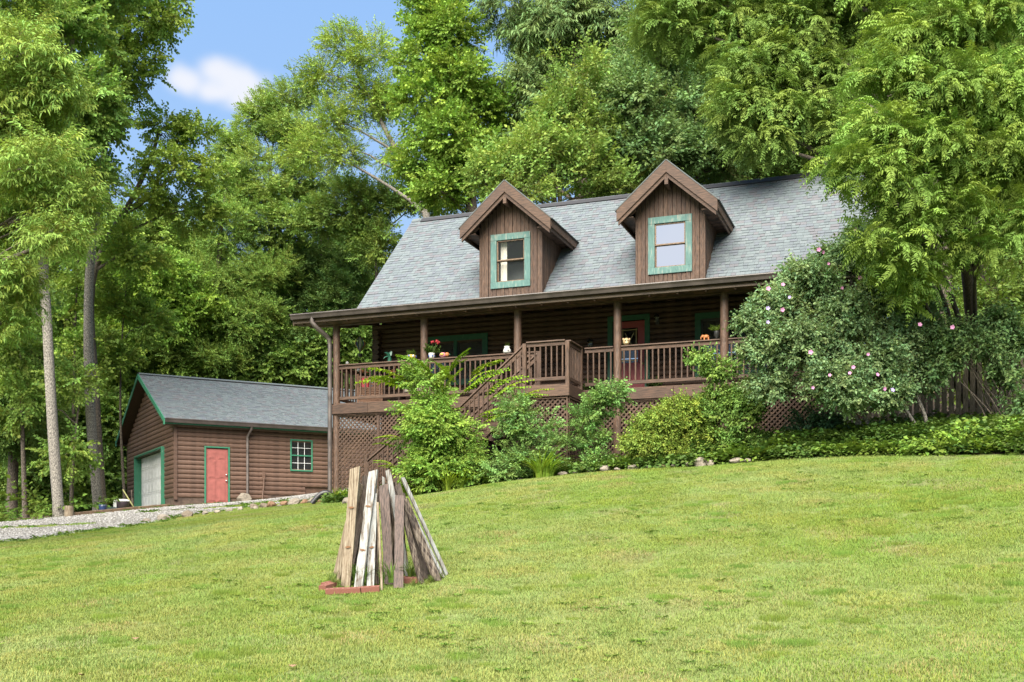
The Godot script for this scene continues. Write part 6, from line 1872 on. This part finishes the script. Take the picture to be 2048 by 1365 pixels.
func leaves_on(r: Node3D, up: float, kind: String, size: float, count: int, tint: Color, spread: float) -> void:
	var k := Copies.new()
	for i in count:
		var a := rng.randf() * TAU
		k.add(Transform3D(shoot_frame(Vector3(cos(a), rng.randf_range(0.2, 1.6), sin(a)), 0, size * rng.randf_range(0.7, 1.2)), Vector3(cos(a) * spread * 0.2, up, sin(a) * spread * 0.2)), shade_of(tint, 0.2))
	copies_node(r, "leaves", spray(kind, 0), M.leaf, k)

func porch_things(house: Node3D) -> void:
	rng.seed = 71
	var H := house.transform
	var rail := func(u: float) -> Vector3: return H * Vector3(u, 0.972, -0.02)
	var blob := func(r: Node3D, called: String, p: Vector3, s: Vector3, m: Material) -> void:
		var g := Shape.new()
		g.ball(p, s, 12)
		part(r, called, g.mesh(), m)
	var yellow := plain(Color(0.5, 0.38, 0.08), 0.4)
	var white := plain(Color(0.55, 0.55, 0.53), 0.4)
	var black := plain(Color(0.02, 0.02, 0.02), 0.4)
	var blue := plain(Color(0.08, 0.12, 0.35), 0.35)
	var red := plain(Color(0.36, 0.025, 0.035), 0.6)
	var orange := plain(Color(0.4, 0.15, 0.05), 0.6)
	var pink := plain(Color(0.5, 0.2, 0.26), 0.5)
	var bottle := plain(Color(0.02, 0.09, 0.06), 0.35)
	var tan_ := plain(Color(0.38, 0.28, 0.15), 0.6)
	# yellow bowl with a low plant
	var r := pot("painted_planter", "yellow and white painted bowl with a low fern on the rail", rail.call(2.08), PackedVector2Array([Vector2(0.001, 0), Vector2(0.07, 0), Vector2(0.1, 0.04), Vector2(0.115, 0.1), Vector2(0.1, 0.12), Vector2(0.09, 0.1), Vector2(0.001, 0.09)]), yellow)
	for i in 6: blob.call(r, "painted_petal", Vector3(cos(i * 1.05) * 0.1, 0.085, sin(i * 1.05) * 0.1), Vector3(0.03, 0.035, 0.03), white if i % 2 else blue)
	leaves_on(r, 0.1, "tiny", 0.55, 22, Color(0.1, 0.17, 0.03), 0.2)
	# dark green dragon-like figure
	r = thing("green_figurine", "dark green winged figurine perched on the left part of the rail", "figurine", rail.call(1.45), 0.4, "ornaments on the porch")
	var g := Shape.new()
	g.tube(PackedVector3Array([Vector3(0.03, 0, 0), Vector3(0.03, 0.1, 0), Vector3(0.0, 0.17, 0.02), Vector3(-0.06, 0.2, 0.03), Vector3(-0.1, 0.21, 0.04)]), PackedFloat32Array([0.05, 0.045, 0.04, 0.03, 0.012]), 10)
	g.tube(PackedVector3Array([Vector3(-0.02, 0.12, 0.02), Vector3(-0.09, 0.1, 0.04), Vector3(-0.13, 0.06, 0.04)]), PackedFloat32Array([0.022, 0.016, 0.01]), 8)
	part(r, "body", g.mesh(), bottle)
	for s in [-1.0, 1.0]:
		var wg := Shape.new()
		wg.leaf(Vector3(0.02, 0.12, 0.02 * s), Vector3(0.3, 0.9, 0.25 * s).normalized(), Vector3(-0.4, 0.1, 0.9).normalized(), 0.15, 0.08, 0.0)
		part(r, "wing", wg.mesh(), bottle)
	# geranium in a blue and white pot
	r = pot("geranium_pot", "blue and white pot of red geraniums beside the second post", rail.call(2.62), PackedVector2Array([Vector2(0.001, 0), Vector2(0.05, 0), Vector2(0.07, 0.03), Vector2(0.075, 0.1), Vector2(0.085, 0.13), Vector2(0.07, 0.12), Vector2(0.001, 0.11)]), white)
	for i in 5: blob.call(r, "painted_dot", Vector3(cos(i * 1.26) * 0.066, 0.06, sin(i * 1.26) * 0.066), Vector3(0.02, 0.03, 0.02), blue)
	leaves_on(r, 0.13, "shrub", 0.75, 16, Color(0.08, 0.15, 0.03), 0.2)
	for p in [Vector3(0.02, 0.4, 0.03), Vector3(0.13, 0.42, 0.0), Vector3(0.17, 0.38, 0.02)]:
		var fg := Shape.new()
		for i in 9: fg.ball(p + rand_dir() * 0.03, Vector3(0.022, 0.018, 0.022), 6)
		part(r, "flower_head", fg.mesh(), red)
		var sg := Shape.new()
		sg.tube(PackedVector3Array([Vector3(0, 0.12, 0), p * Vector3(0.6, 0.7, 0.6), p]), PackedFloat32Array([0.005, 0.004, 0.004]), 5)
		part(r, "flower_stalk", sg.mesh(), M.leaf_plain)
	# pink and orange bird pot
	r = thing("painted_bird", "pink and orange painted bird figure next to the geranium pot", "figurine", rail.call(2.92), 0.0, "ornaments on the porch")
	blob.call(r, "body", Vector3(0, 0.07, 0), Vector3(0.085, 0.065, 0.06), pink)
	blob.call(r, "head", Vector3(0.1, 0.08, 0.01), Vector3(0.055, 0.055, 0.05), orange)
	blob.call(r, "wing", Vector3(-0.02, 0.08, 0.045), Vector3(0.05, 0.035, 0.03), yellow)
	blob.call(r, "beak", Vector3(0.16, 0.08, 0.01), Vector3(0.025, 0.015, 0.015), bottle)
	# white pot with a dark spot
	r = pot("spotted_pot", "white round pot with a black spot near the third post", rail.call(4.58), PackedVector2Array([Vector2(0.001, 0), Vector2(0.08, 0), Vector2(0.095, 0.05), Vector2(0.085, 0.1), Vector2(0.06, 0.13), Vector2(0.07, 0.17), Vector2(0.055, 0.16), Vector2(0.001, 0.15)]), white)
	blob.call(r, "spot", Vector3(0.015, 0.06, 0.082), Vector3(0.028, 0.028, 0.012), black)
	leaves_on(r, 0.16, "tiny", 0.3, 8, Color(0.09, 0.15, 0.03), 0.1)
	# carved tan head
	r = thing("carved_face", "tan round carved face beside the front door post", "ornament", rail.call(7.48), 0.0, "ornaments on the porch")
	blob.call(r, "head", Vector3(0, 0.085, 0), Vector3(0.08, 0.09, 0.07), tan_)
	for x in [-0.03, 0.03]: blob.call(r, "eye", Vector3(x, 0.1, 0.062), Vector3(0.016, 0.014, 0.01), black)
	blob.call(r, "muzzle", Vector3(0, 0.055, 0.055), Vector3(0.035, 0.025, 0.03), plain(Color(0.7, 0.55, 0.32), 0.6))
	for x in [-0.07, 0.07]: blob.call(r, "ear", Vector3(x, 0.14, 0), Vector3(0.022, 0.03, 0.02), tan_)
	# small wooden elephant and dark pot
	r = thing("wooden_elephant", "small orange wooden elephant on the rail by the fifth post", "figurine", rail.call(9.3), 0.0, "ornaments on the porch")
	blob.call(r, "body", Vector3(0, 0.075, 0), Vector3(0.07, 0.045, 0.04), orange)
	blob.call(r, "head", Vector3(-0.075, 0.08, 0), Vector3(0.035, 0.038, 0.033), orange)
	for x in [-0.045, 0.045]:
		for z in [-0.02, 0.02]:
			var lg := Shape.new()
			lg.tube(PackedVector3Array([Vector3(x, 0.0, z), Vector3(x, 0.06, z)]), PackedFloat32Array([0.015, 0.016]), 8)
			part(r, "leg", lg.mesh(), orange)
	var tg := Shape.new()
	tg.tube(PackedVector3Array([Vector3(-0.1, 0.08, 0), Vector3(-0.12, 0.05, 0), Vector3(-0.115, 0.01, 0)]), PackedFloat32Array([0.014, 0.01, 0.007]), 8)
	part(r, "trunk", tg.mesh(), orange)
	r = pot("dark_planter", "dark footed pot with a leafy plant by the fifth post", rail.call(9.53), PackedVector2Array([Vector2(0.001, 0), Vector2(0.045, 0), Vector2(0.025, 0.04), Vector2(0.06, 0.08), Vector2(0.065, 0.18), Vector2(0.055, 0.18), Vector2(0.001, 0.16)]), black)
	leaves_on(r, 0.17, "broad", 0.32, 6, Color(0.11, 0.19, 0.03), 0.1)
	# figures on the end rail
	r = thing("fox_figurine", "white and orange fox-like figurine on the end rail", "figurine", H * Vector3(0.0, 0.972, -1.35), 0.3, "ornaments on the porch")
	blob.call(r, "body", Vector3(0, 0.05, 0), Vector3(0.09, 0.05, 0.06), orange)
	blob.call(r, "head", Vector3(-0.1, 0.09, 0.02), Vector3(0.06, 0.06, 0.055), white)
	blob.call(r, "tail", Vector3(0.13, 0.03, 0.0), Vector3(0.07, 0.025, 0.03), orange)
	r = thing("grey_figurine", "grey and white figurine next to the corner post on the end rail", "figurine", H * Vector3(0.0, 0.972, -0.55), 0.0, "ornaments on the porch")
	blob.call(r, "body", Vector3(0, 0.06, 0), Vector3(0.06, 0.06, 0.08), plain(Color(0.2, 0.22, 0.22), 0.5))
	blob.call(r, "head", Vector3(0.02, 0.13, 0.05), Vector3(0.045, 0.045, 0.045), white)
	# hanging spinner
	r = thing("wind_spinner", "striped balloon-shaped wind spinner hanging under the porch roof end", "wind spinner", H * Vector3(0.06, 1.72, -1.15), 0.0, "ornaments on the porch")
	var bands := [red, orange, plain(Color(0.08, 0.2, 0.1), 0.5), white, blue, yellow]
	for i in 12:
		var bg := Shape.new()
		var a := TAU * i / 12.0
		var prev := Vector3(0, 0.2, 0)
		for kk in range(1, 9):
			var t := kk / 8.0
			var p := Vector3(cos(a) * sin(PI * t) * 0.14, 0.2 - 0.42 * t, sin(a) * sin(PI * t) * 0.14)
			var sd := Vector3(-sin(a), 0, cos(a)) * 0.016
			bg.quad(prev - sd, prev + sd, p + sd, p - sd)
			bg.quad(prev + sd, prev - sd, p - sd, p + sd)
			prev = p
		part(r, "ribbon", bg.mesh(), bands[i % 6])
	var cg := Shape.new()
	cg.tube(PackedVector3Array([Vector3(0, 0.2, 0), Vector3(0, 0.42, 0)]), PackedFloat32Array([0.004, 0.004]), 5)
	cg.lathe(PackedVector2Array([Vector2(0.001, -0.36), Vector2(0.05, -0.35), Vector2(0.055, -0.27), Vector2(0.001, -0.26)]), 10)
	part(r, "cord", cg.mesh(), black)
	# hook
	r = thing("orange_hook", "orange spiral hanger below the rail left of the second post", "hanger", H * Vector3(1.5, 0.72, -0.15), 0.0, "ornaments on the porch")
	var hp := PackedVector3Array(); var hr := PackedFloat32Array()
	for i in 26:
		var t := i / 25.0
		var a := t * TAU * 1.6
		hp.append(Vector3(cos(a) * 0.075 * (1.0 - t * 0.7), sin(a) * 0.075 * (1.0 - t * 0.7), 0)); hr.append(0.012)
	var hg := Shape.new()
	hg.tube(hp, hr, 6)
	hg.tube(PackedVector3Array([hp[0], Vector3(0.075, 0.18, 0)]), PackedFloat32Array([0.008, 0.006]), 6)
	part(r, "spiral", hg.mesh(), orange)
	# wicker chair with a red cushion
	r = thing("wicker_chair", "brown wicker chair with a red cushion at the left end of the porch", "chair", H * Vector3(0.55, 0.0, -0.75), house.rotation.y + 0.5)
	var wick := plain(Color(0.2, 0.11, 0.07), 0.8)
	for k in 7: board(r, "woven_band", Vector3(0, 0.1 + k * 0.055, 0.26), Vector3(0.6, 0.045, 0.012), wick)
	for k in 9: board(r, "woven_band", Vector3(0, 0.1 + k * 0.085, -0.26), Vector3(0.6, 0.07, 0.014), wick)
	for x in [-0.3, 0.3]:
		for z in [-0.26, 0.26]: board(r, "leg", Vector3(x, 0.28 if z > 0 else 0.43, z), Vector3(0.045, 0.56 if z > 0 else 0.86, 0.045), wick)
		board(r, "armrest", Vector3(x, 0.58, 0.0), Vector3(0.07, 0.04, 0.56), wick)
	board(r, "seat", Vector3(0, 0.4, 0), Vector3(0.56, 0.06, 0.5), wick)
	board(r, "cushion", Vector3(-0.12, 0.6, -0.14), Vector3(0.2, 0.3, 0.1), red, Basis(Vector3.RIGHT, -0.25), 0.05)
	# bench by the wall
	r = thing("porch_bench", "low wooden bench with a pale blanket against the log wall", "bench", H * Vector3(1.45, 0.0, -1.75), house.rotation.y)
	for k in 3: board(r, "seat_plank", Vector3(0, 0.42, -0.14 + k * 0.14), Vector3(1.1, 0.035, 0.13), M.wood_h0)
	for x in [-0.48, 0.48]: board(r, "leg", Vector3(x, 0.2, 0), Vector3(0.06, 0.4, 0.36), M.wood_v1)
	r = thing("folded_blanket", "pale folded blanket lying on the porch bench", "blanket", H * Vector3(1.35, 0.44, -1.7), house.rotation.y)
	board(r, "fold", Vector3(0, 0.03, 0), Vector3(0.5, 0.05, 0.3), plain(Color(0.6, 0.55, 0.45), 0.95), Basis(), 0.02)
	board(r, "fold", Vector3(0.01, 0.075, 0.01), Vector3(0.46, 0.04, 0.27), plain(Color(0.5, 0.46, 0.38), 0.95), Basis(), 0.018)
	# lanterns
	for d in [[5.97, 1.5, "black wall lantern left of the front door"], [7.67, 2.0, "black wall lantern right of the front door"]]:
		r = thing("wall_lantern", d[2], "lantern", H * Vector3(d[0], d[1], -2.33), house.rotation.y, "wall lanterns by the front door")
		board(r, "back_plate", Vector3(0, 0, 0), Vector3(0.1, 0.22, 0.02), black)
		var lg := Shape.new()
		lg.lathe(PackedVector2Array([Vector2(0.001, -0.12), Vector2(0.05, -0.1), Vector2(0.065, 0.06), Vector2(0.001, 0.06)]), 6, Vector3(0, 0, 0.12))
		part(r, "glass_body", lg.mesh(), M.glass)
		var tp := Shape.new()
		tp.lathe(PackedVector2Array([Vector2(0.085, 0.06), Vector2(0.05, 0.11), Vector2(0.001, 0.15)]), 6, Vector3(0, 0, 0.12))
		tp.bx(Vector3(0, 0.1, 0.05), Vector3(0.02, 0.02, 0.12))
		part(r, "cap", tp.mesh(), black)
	# plants on the porch floor
	for d in [["leafy potted plant on the porch floor left of the door", 6.15, -1.9, 0.5], ["striped pot plant on the porch floor right of the door", 7.75, -1.6, 0.35], ["pot of blue and white flowers on the porch floor behind the right rail", 9.6, -0.5, 0.7]]:
		r = pot("floor_planter", d[0], H * Vector3(d[1], 0, d[2]), PackedVector2Array([Vector2(0.001, 0), Vector2(0.1, 0), Vector2(0.14, 0.2), Vector2(0.12, 0.2), Vector2(0.001, 0.17)]), plain(Color(0.3, 0.27, 0.25), 0.6), "potted plant")
		leaves_on(r, 0.2, "shrub", d[3] * 2.2, 26, Color(0.07, 0.12, 0.03), 0.3)

func yard_things() -> void:
	rng.seed = 83
	var blue := plain(Color(0.02, 0.04, 0.12), 0.35)
	var black := plain(Color(0.018, 0.018, 0.022), 0.35)
	var white := plain(Color(0.72, 0.72, 0.7), 0.45)
	var maroon := plain(Color(0.05, 0.035, 0.045), 0.5)
	# stump beside the grey trunk
	var p := at(138, 1030, 36.6)
	p.y = land(p.x, p.z)
	var g := Shape.new()
	g.tube(PackedVector3Array([Vector3(0, -0.1, 0), Vector3(0, 0.15, 0), Vector3(0.01, 0.36, 0)]), PackedFloat32Array([0.17, 0.15, 0.14]), 14, 0.1, 3)
	single("tree_stump", g.mesh(), M.old_bare, "cut tan stump at the foot of the grey trunk", "stump", Transform3D(Basis(), p))
	# bucket
	p = at(205, 1023, 38.0)
	p.y = land(p.x, p.z)
	var r := thing("blue_bucket", "dark blue bucket standing at the edge of the drive", "bucket", p)
	g = Shape.new()
	g.lathe(PackedVector2Array([Vector2(0.001, 0), Vector2(0.11, 0), Vector2(0.14, 0.28), Vector2(0.145, 0.29), Vector2(0.13, 0.29), Vector2(0.105, 0.03), Vector2(0.001, 0.03)]), 18)
	part(r, "body", g.mesh(), blue)
	g = Shape.new()
	var hp := PackedVector3Array(); var hr := PackedFloat32Array()
	for i in 11:
		var t := PI * i / 10.0
		hp.append(Vector3(cos(t) * 0.14, 0.27 - sin(t) * 0.02, sin(t) * 0.15)); hr.append(0.004)
	g.tube(hp, hr, 5)
	part(r, "handle", g.mesh(), M.steel)
	# tub with a white lid
	p = at(243, 1016, 39.5)
	p.y = land(p.x, p.z)
	r = thing("storage_tub", "dark tub with a bright white lid by the garage door", "tub", p, 0.4)
	g = Shape.new()
	g.lathe(PackedVector2Array([Vector2(0.001, 0), Vector2(0.2, 0), Vector2(0.26, 0.3), Vector2(0.24, 0.36), Vector2(0.001, 0.36)]), 16)
	part(r, "body", g.mesh(), maroon)
	g = Shape.new()
	g.lathe(PackedVector2Array([Vector2(0.275, 0.345), Vector2(0.28, 0.38), Vector2(0.2, 0.42), Vector2(0.001, 0.43)]), 16)
	part(r, "lid", g.mesh(), white)
	g = Shape.new()
	g.bx(Vector3(-0.24, 0.2, 0.12), Vector3(0.1, 0.34, 0.1))
	part(r, "cloth", g.mesh(), white)
	p = at(222, 1020, 39.2)
	p.y = land(p.x, p.z)
	g = Shape.new()
	g.ball(Vector3(0, 0.06, 0), Vector3(0.3, 0.12, 0.22), 12)
	single("dark_tarp", rock_mesh(9, Vector3(0.34, 0.14, 0.26)), plain(Color(0.03, 0.05, 0.05), 0.5), "crumpled dark green tarp beside the tub", "tarp", Transform3D(Basis(), p + Vector3(0, 0.05, 0)))
	# tools and timber
	p = at(264, 1014, 39.9)
	p.y = land(p.x, p.z)
	single("garden_tool", board_mesh(Vector3(0.07, 0.75, 0.03)), M.old_grey, "pale bent blade leaning by the garage door jamb", "tool", Transform3D(Basis(Vector3.BACK, 0.12), p + Vector3(0, 0.36, 0)))
	p = at(254, 1014, 39.9)
	p.y = land(p.x, p.z)
	single("garden_tool", board_mesh(Vector3(0.04, 0.8, 0.04)), plain(Color(0.3, 0.3, 0.12), 0.7), "yellowish handle tilted over the tub", "tool", Transform3D(Basis(Vector3.BACK, 0.55), p + Vector3(0.05, 0.42, 0)))
	for d in [[-14.75, -36.7, -13.35, -39.2, "long orange-tan timber edging the gravel near the stump"], [-13.3, -39.15, -12.55, -40.2, "short tan timber before the garage door"]]:
		var a := on_land(d[0], d[1], 0.06); var b := on_land(d[2], d[3], 0.06)
		var x := (b - a).normalized()
		single("edging_timber", board_mesh(Vector3(a.distance_to(b), 0.12, 0.12)), M.timber_pale, d[4], "timber", Transform3D(Basis(x, Vector3.UP, x.cross(Vector3.UP)).orthonormalized(), (a + b) / 2), "timbers edging the gravel")
	var gb := Transform3D(Basis(Vector3.UP, deg_to_rad(29.8)), Vector3(-12.361, 1.8636 + EYE, -40.226))
	r = thing("leaning_stick", "brown painted board with a bent stick leaning on the garage siding", "stick", gb * Vector3(3.25, 0.1, 0.16), deg_to_rad(29.8))
	board(r, "head_board", Vector3(0.06, 1.0, -0.04), Vector3(0.11, 0.3, 0.03), M.stain2)
	g = Shape.new()
	g.tube(PackedVector3Array([Vector3(-0.04, -0.1, 0.1), Vector3(-0.01, 0.3, 0.05), Vector3(0.05, 0.65, -0.01), Vector3(0.06, 0.9, -0.03)]), PackedFloat32Array([0.035, 0.032, 0.028, 0.026]), 8)
	part(r, "stick", g.mesh(), M.stain0)
	# black drain pipe at the house corner
	g = Shape.new()
	var pts := PackedVector3Array(); var rr := PackedFloat32Array()
	for i in 30:
		var t := i / 29.0
		pts.append(Vector3(0.28 - 0.5 * t, 0.3 * sin(PI * (0.25 + 0.72 * t)) - 0.03, 0.1 * t)); rr.append(0.062 + (0.008 if i % 2 else 0.0))
	g.tube(pts, rr, 12)
	single("drain_pipe", g.mesh(), black, "black corrugated drain pipe curving out from the house corner", "pipe", Transform3D(Basis(), on_land(-4.72, -27.25)))
	# picket fence right of the house
	r = thing("picket_fence", "weathered wooden picket fence overgrown with creeper at the right", "fence", on_land(8.2, -22.6))
	for i in 42:
		var x := 7.6 + i * 0.125
		var z := -23.4 + (x - 7.6) * 0.42
		var y := land(x, z)
		var hgt := 1.75 + rng.randf_range(-0.06, 0.06)
		board(r, "picket", Vector3(x, y + hgt / 2 - 0.05, z) - r.position, Vector3(0.1, hgt, 0.022), M.picket, Basis(Vector3.UP, -0.4) * Basis(Vector3.BACK, rng.randf_range(-0.02, 0.02)))
	for k in [0.4, 1.4]:
		var a := Vector3(7.6, land(7.6, -23.4) + k, -23.44); var b := Vector3(12.85, land(12.85, -21.2) + k, -21.24)
		strip(r, "rail", a - r.position, b - r.position, Vector3(-0.4, 0, 0.9), 0.09, 0.04, M.picket)
	# fallen leaves on the lawn
	for d in [[270, 1288, "curled tan leaf lying on the lawn at lower left"], [165, 1362, "small pale leaf on the lawn at the lower left corner"], [585, 1345, "tan leaf fleck near the bottom of the lawn"]]:
		var q := at(d[0], d[1], 9.5)
		# down along the line of sight to the ground
		var dir := (q - Vector3(0, EYE, 0)) / 9.5
		var t := 6.0
		while t < 30.0 and EYE + dir.y * t > land(dir.x * t, dir.z * t): t += 0.02
		var lg := Shape.new()
		lg.tint = Color(0.22, 0.14, 0.08)
		for k in 5:
			var a := -1.2 + k * 0.6
			lg.leaf(Vector3.ZERO, Vector3(cos(a), 0.25, sin(a)).normalized(), Vector3(0, 1, 0), 0.042, 0.022, -0.2)
		single("fallen_leaf", lg.mesh(), M.pebble, d[2], "leaf", Transform3D(Basis(Vector3.UP, d[0] * 0.1), on_land(dir.x * t, dir.z * t, 0.035)), "fallen leaves on the lawn")

# ---------------------------------------------------------------- the place
func _ready() -> void:
	var cam := Camera3D.new()
	cam.name = "camera"
	cam.projection = Camera3D.PROJECTION_FRUSTUM
	cam.near = 0.1
	cam.far = 3000.0
	cam.size = 0.1 * 1365.0 / FOCAL
	cam.frustum_offset = Vector2(0, 0.1 * (HORIZON - 682.5) / FOCAL)
	add_child(cam)
	cam.position = Vector3(0, EYE, 0)
	cam.current = true
	var env := Environment.new()
	env.background_mode = Environment.BG_SKY
	var sky := Sky.new()
	var sm := PanoramaSkyMaterial.new()
	sm.panorama = ImageTexture.create_from_image(sky_panorama())
	sky.sky_material = sm
	env.sky = sky
	env.background_energy_multiplier = 0.44
	env.tonemap_mode = Environment.TONE_MAPPER_LINEAR
	env.tonemap_exposure = 3.8
	env.sdfgi_enabled = true
	env.ssao_enabled = true
	env.ssil_enabled = true
	var we := WorldEnvironment.new()
	we.name = "world_environment"
	we.environment = env
	add_child(we)
	var sun := DirectionalLight3D.new()
	sun.name = "sun"
	sun.light_energy = 1.3
	sun.light_color = Color(1.0, 0.965, 0.9)
	sun.light_angular_distance = 62.0
	sun.shadow_enabled = true
	add_child(sun)
	sun.look_at_from_position(Vector3(-0.25, 1.0, 0.88) * 50.0, Vector3.ZERO)

	wobble.seed = 4
	wobble.frequency = 0.08
	wobble.fractal_octaves = 3
	mottle.seed = 14
	mottle.frequency = 0.12
	mottle.fractal_octaves = 4
	make_materials()
	M.bloom_pink = plain(Color(0.46, 0.2, 0.37), 0.7)
	M.bloom_lilac = plain(Color(0.32, 0.26, 0.5), 0.7)
	M.stone_pale = M.stone.duplicate()
	M.stone_pale.albedo_color = lin(0.56, 0.55, 0.53)
	M.leaf_plain = plain(Color(0.07, 0.13, 0.03), 0.6)
	survey()
	ground_sheet()
	laid_sheet("driveway", "pale gravel driveway in front of the garage", M.gravel, -24.0, -4.0, -43.5, -20.5, 0.25, 0.012, on_gravel)
	laid_sheet("planting_bed", "brown soil of the planting bed and the wood's edge", M.soil, -5.0, 16.0, -30.0, -13.0, 0.25, 0.008, func(x, z): return inside(BED, x, z, 0.3))
	laid_sheet("forest_floor", "leaf-littered brown floor of the wood", M.soil, -50.0, 40.0, -92.0, -23.0, 1.0, 0.006, func(x, z): return (z < -44.5 or (x < -15.5 and z < -35.5 - (x + 15.5) * 0.5) or (x > 9.0 and z < -30.2)) and not inside(DRIVE, x, z))
	print("ground")
	var house := build_house()
	build_garage()
	print("houses")
	woods()
	print("woods")
	garden()
	undergrowth()
	drive_stones()
	lawn_grass()
	print("plants")
	stones()
	board_cone()
	porch_things(house)
	yard_things()
	print("done ", Time.get_ticks_msec())
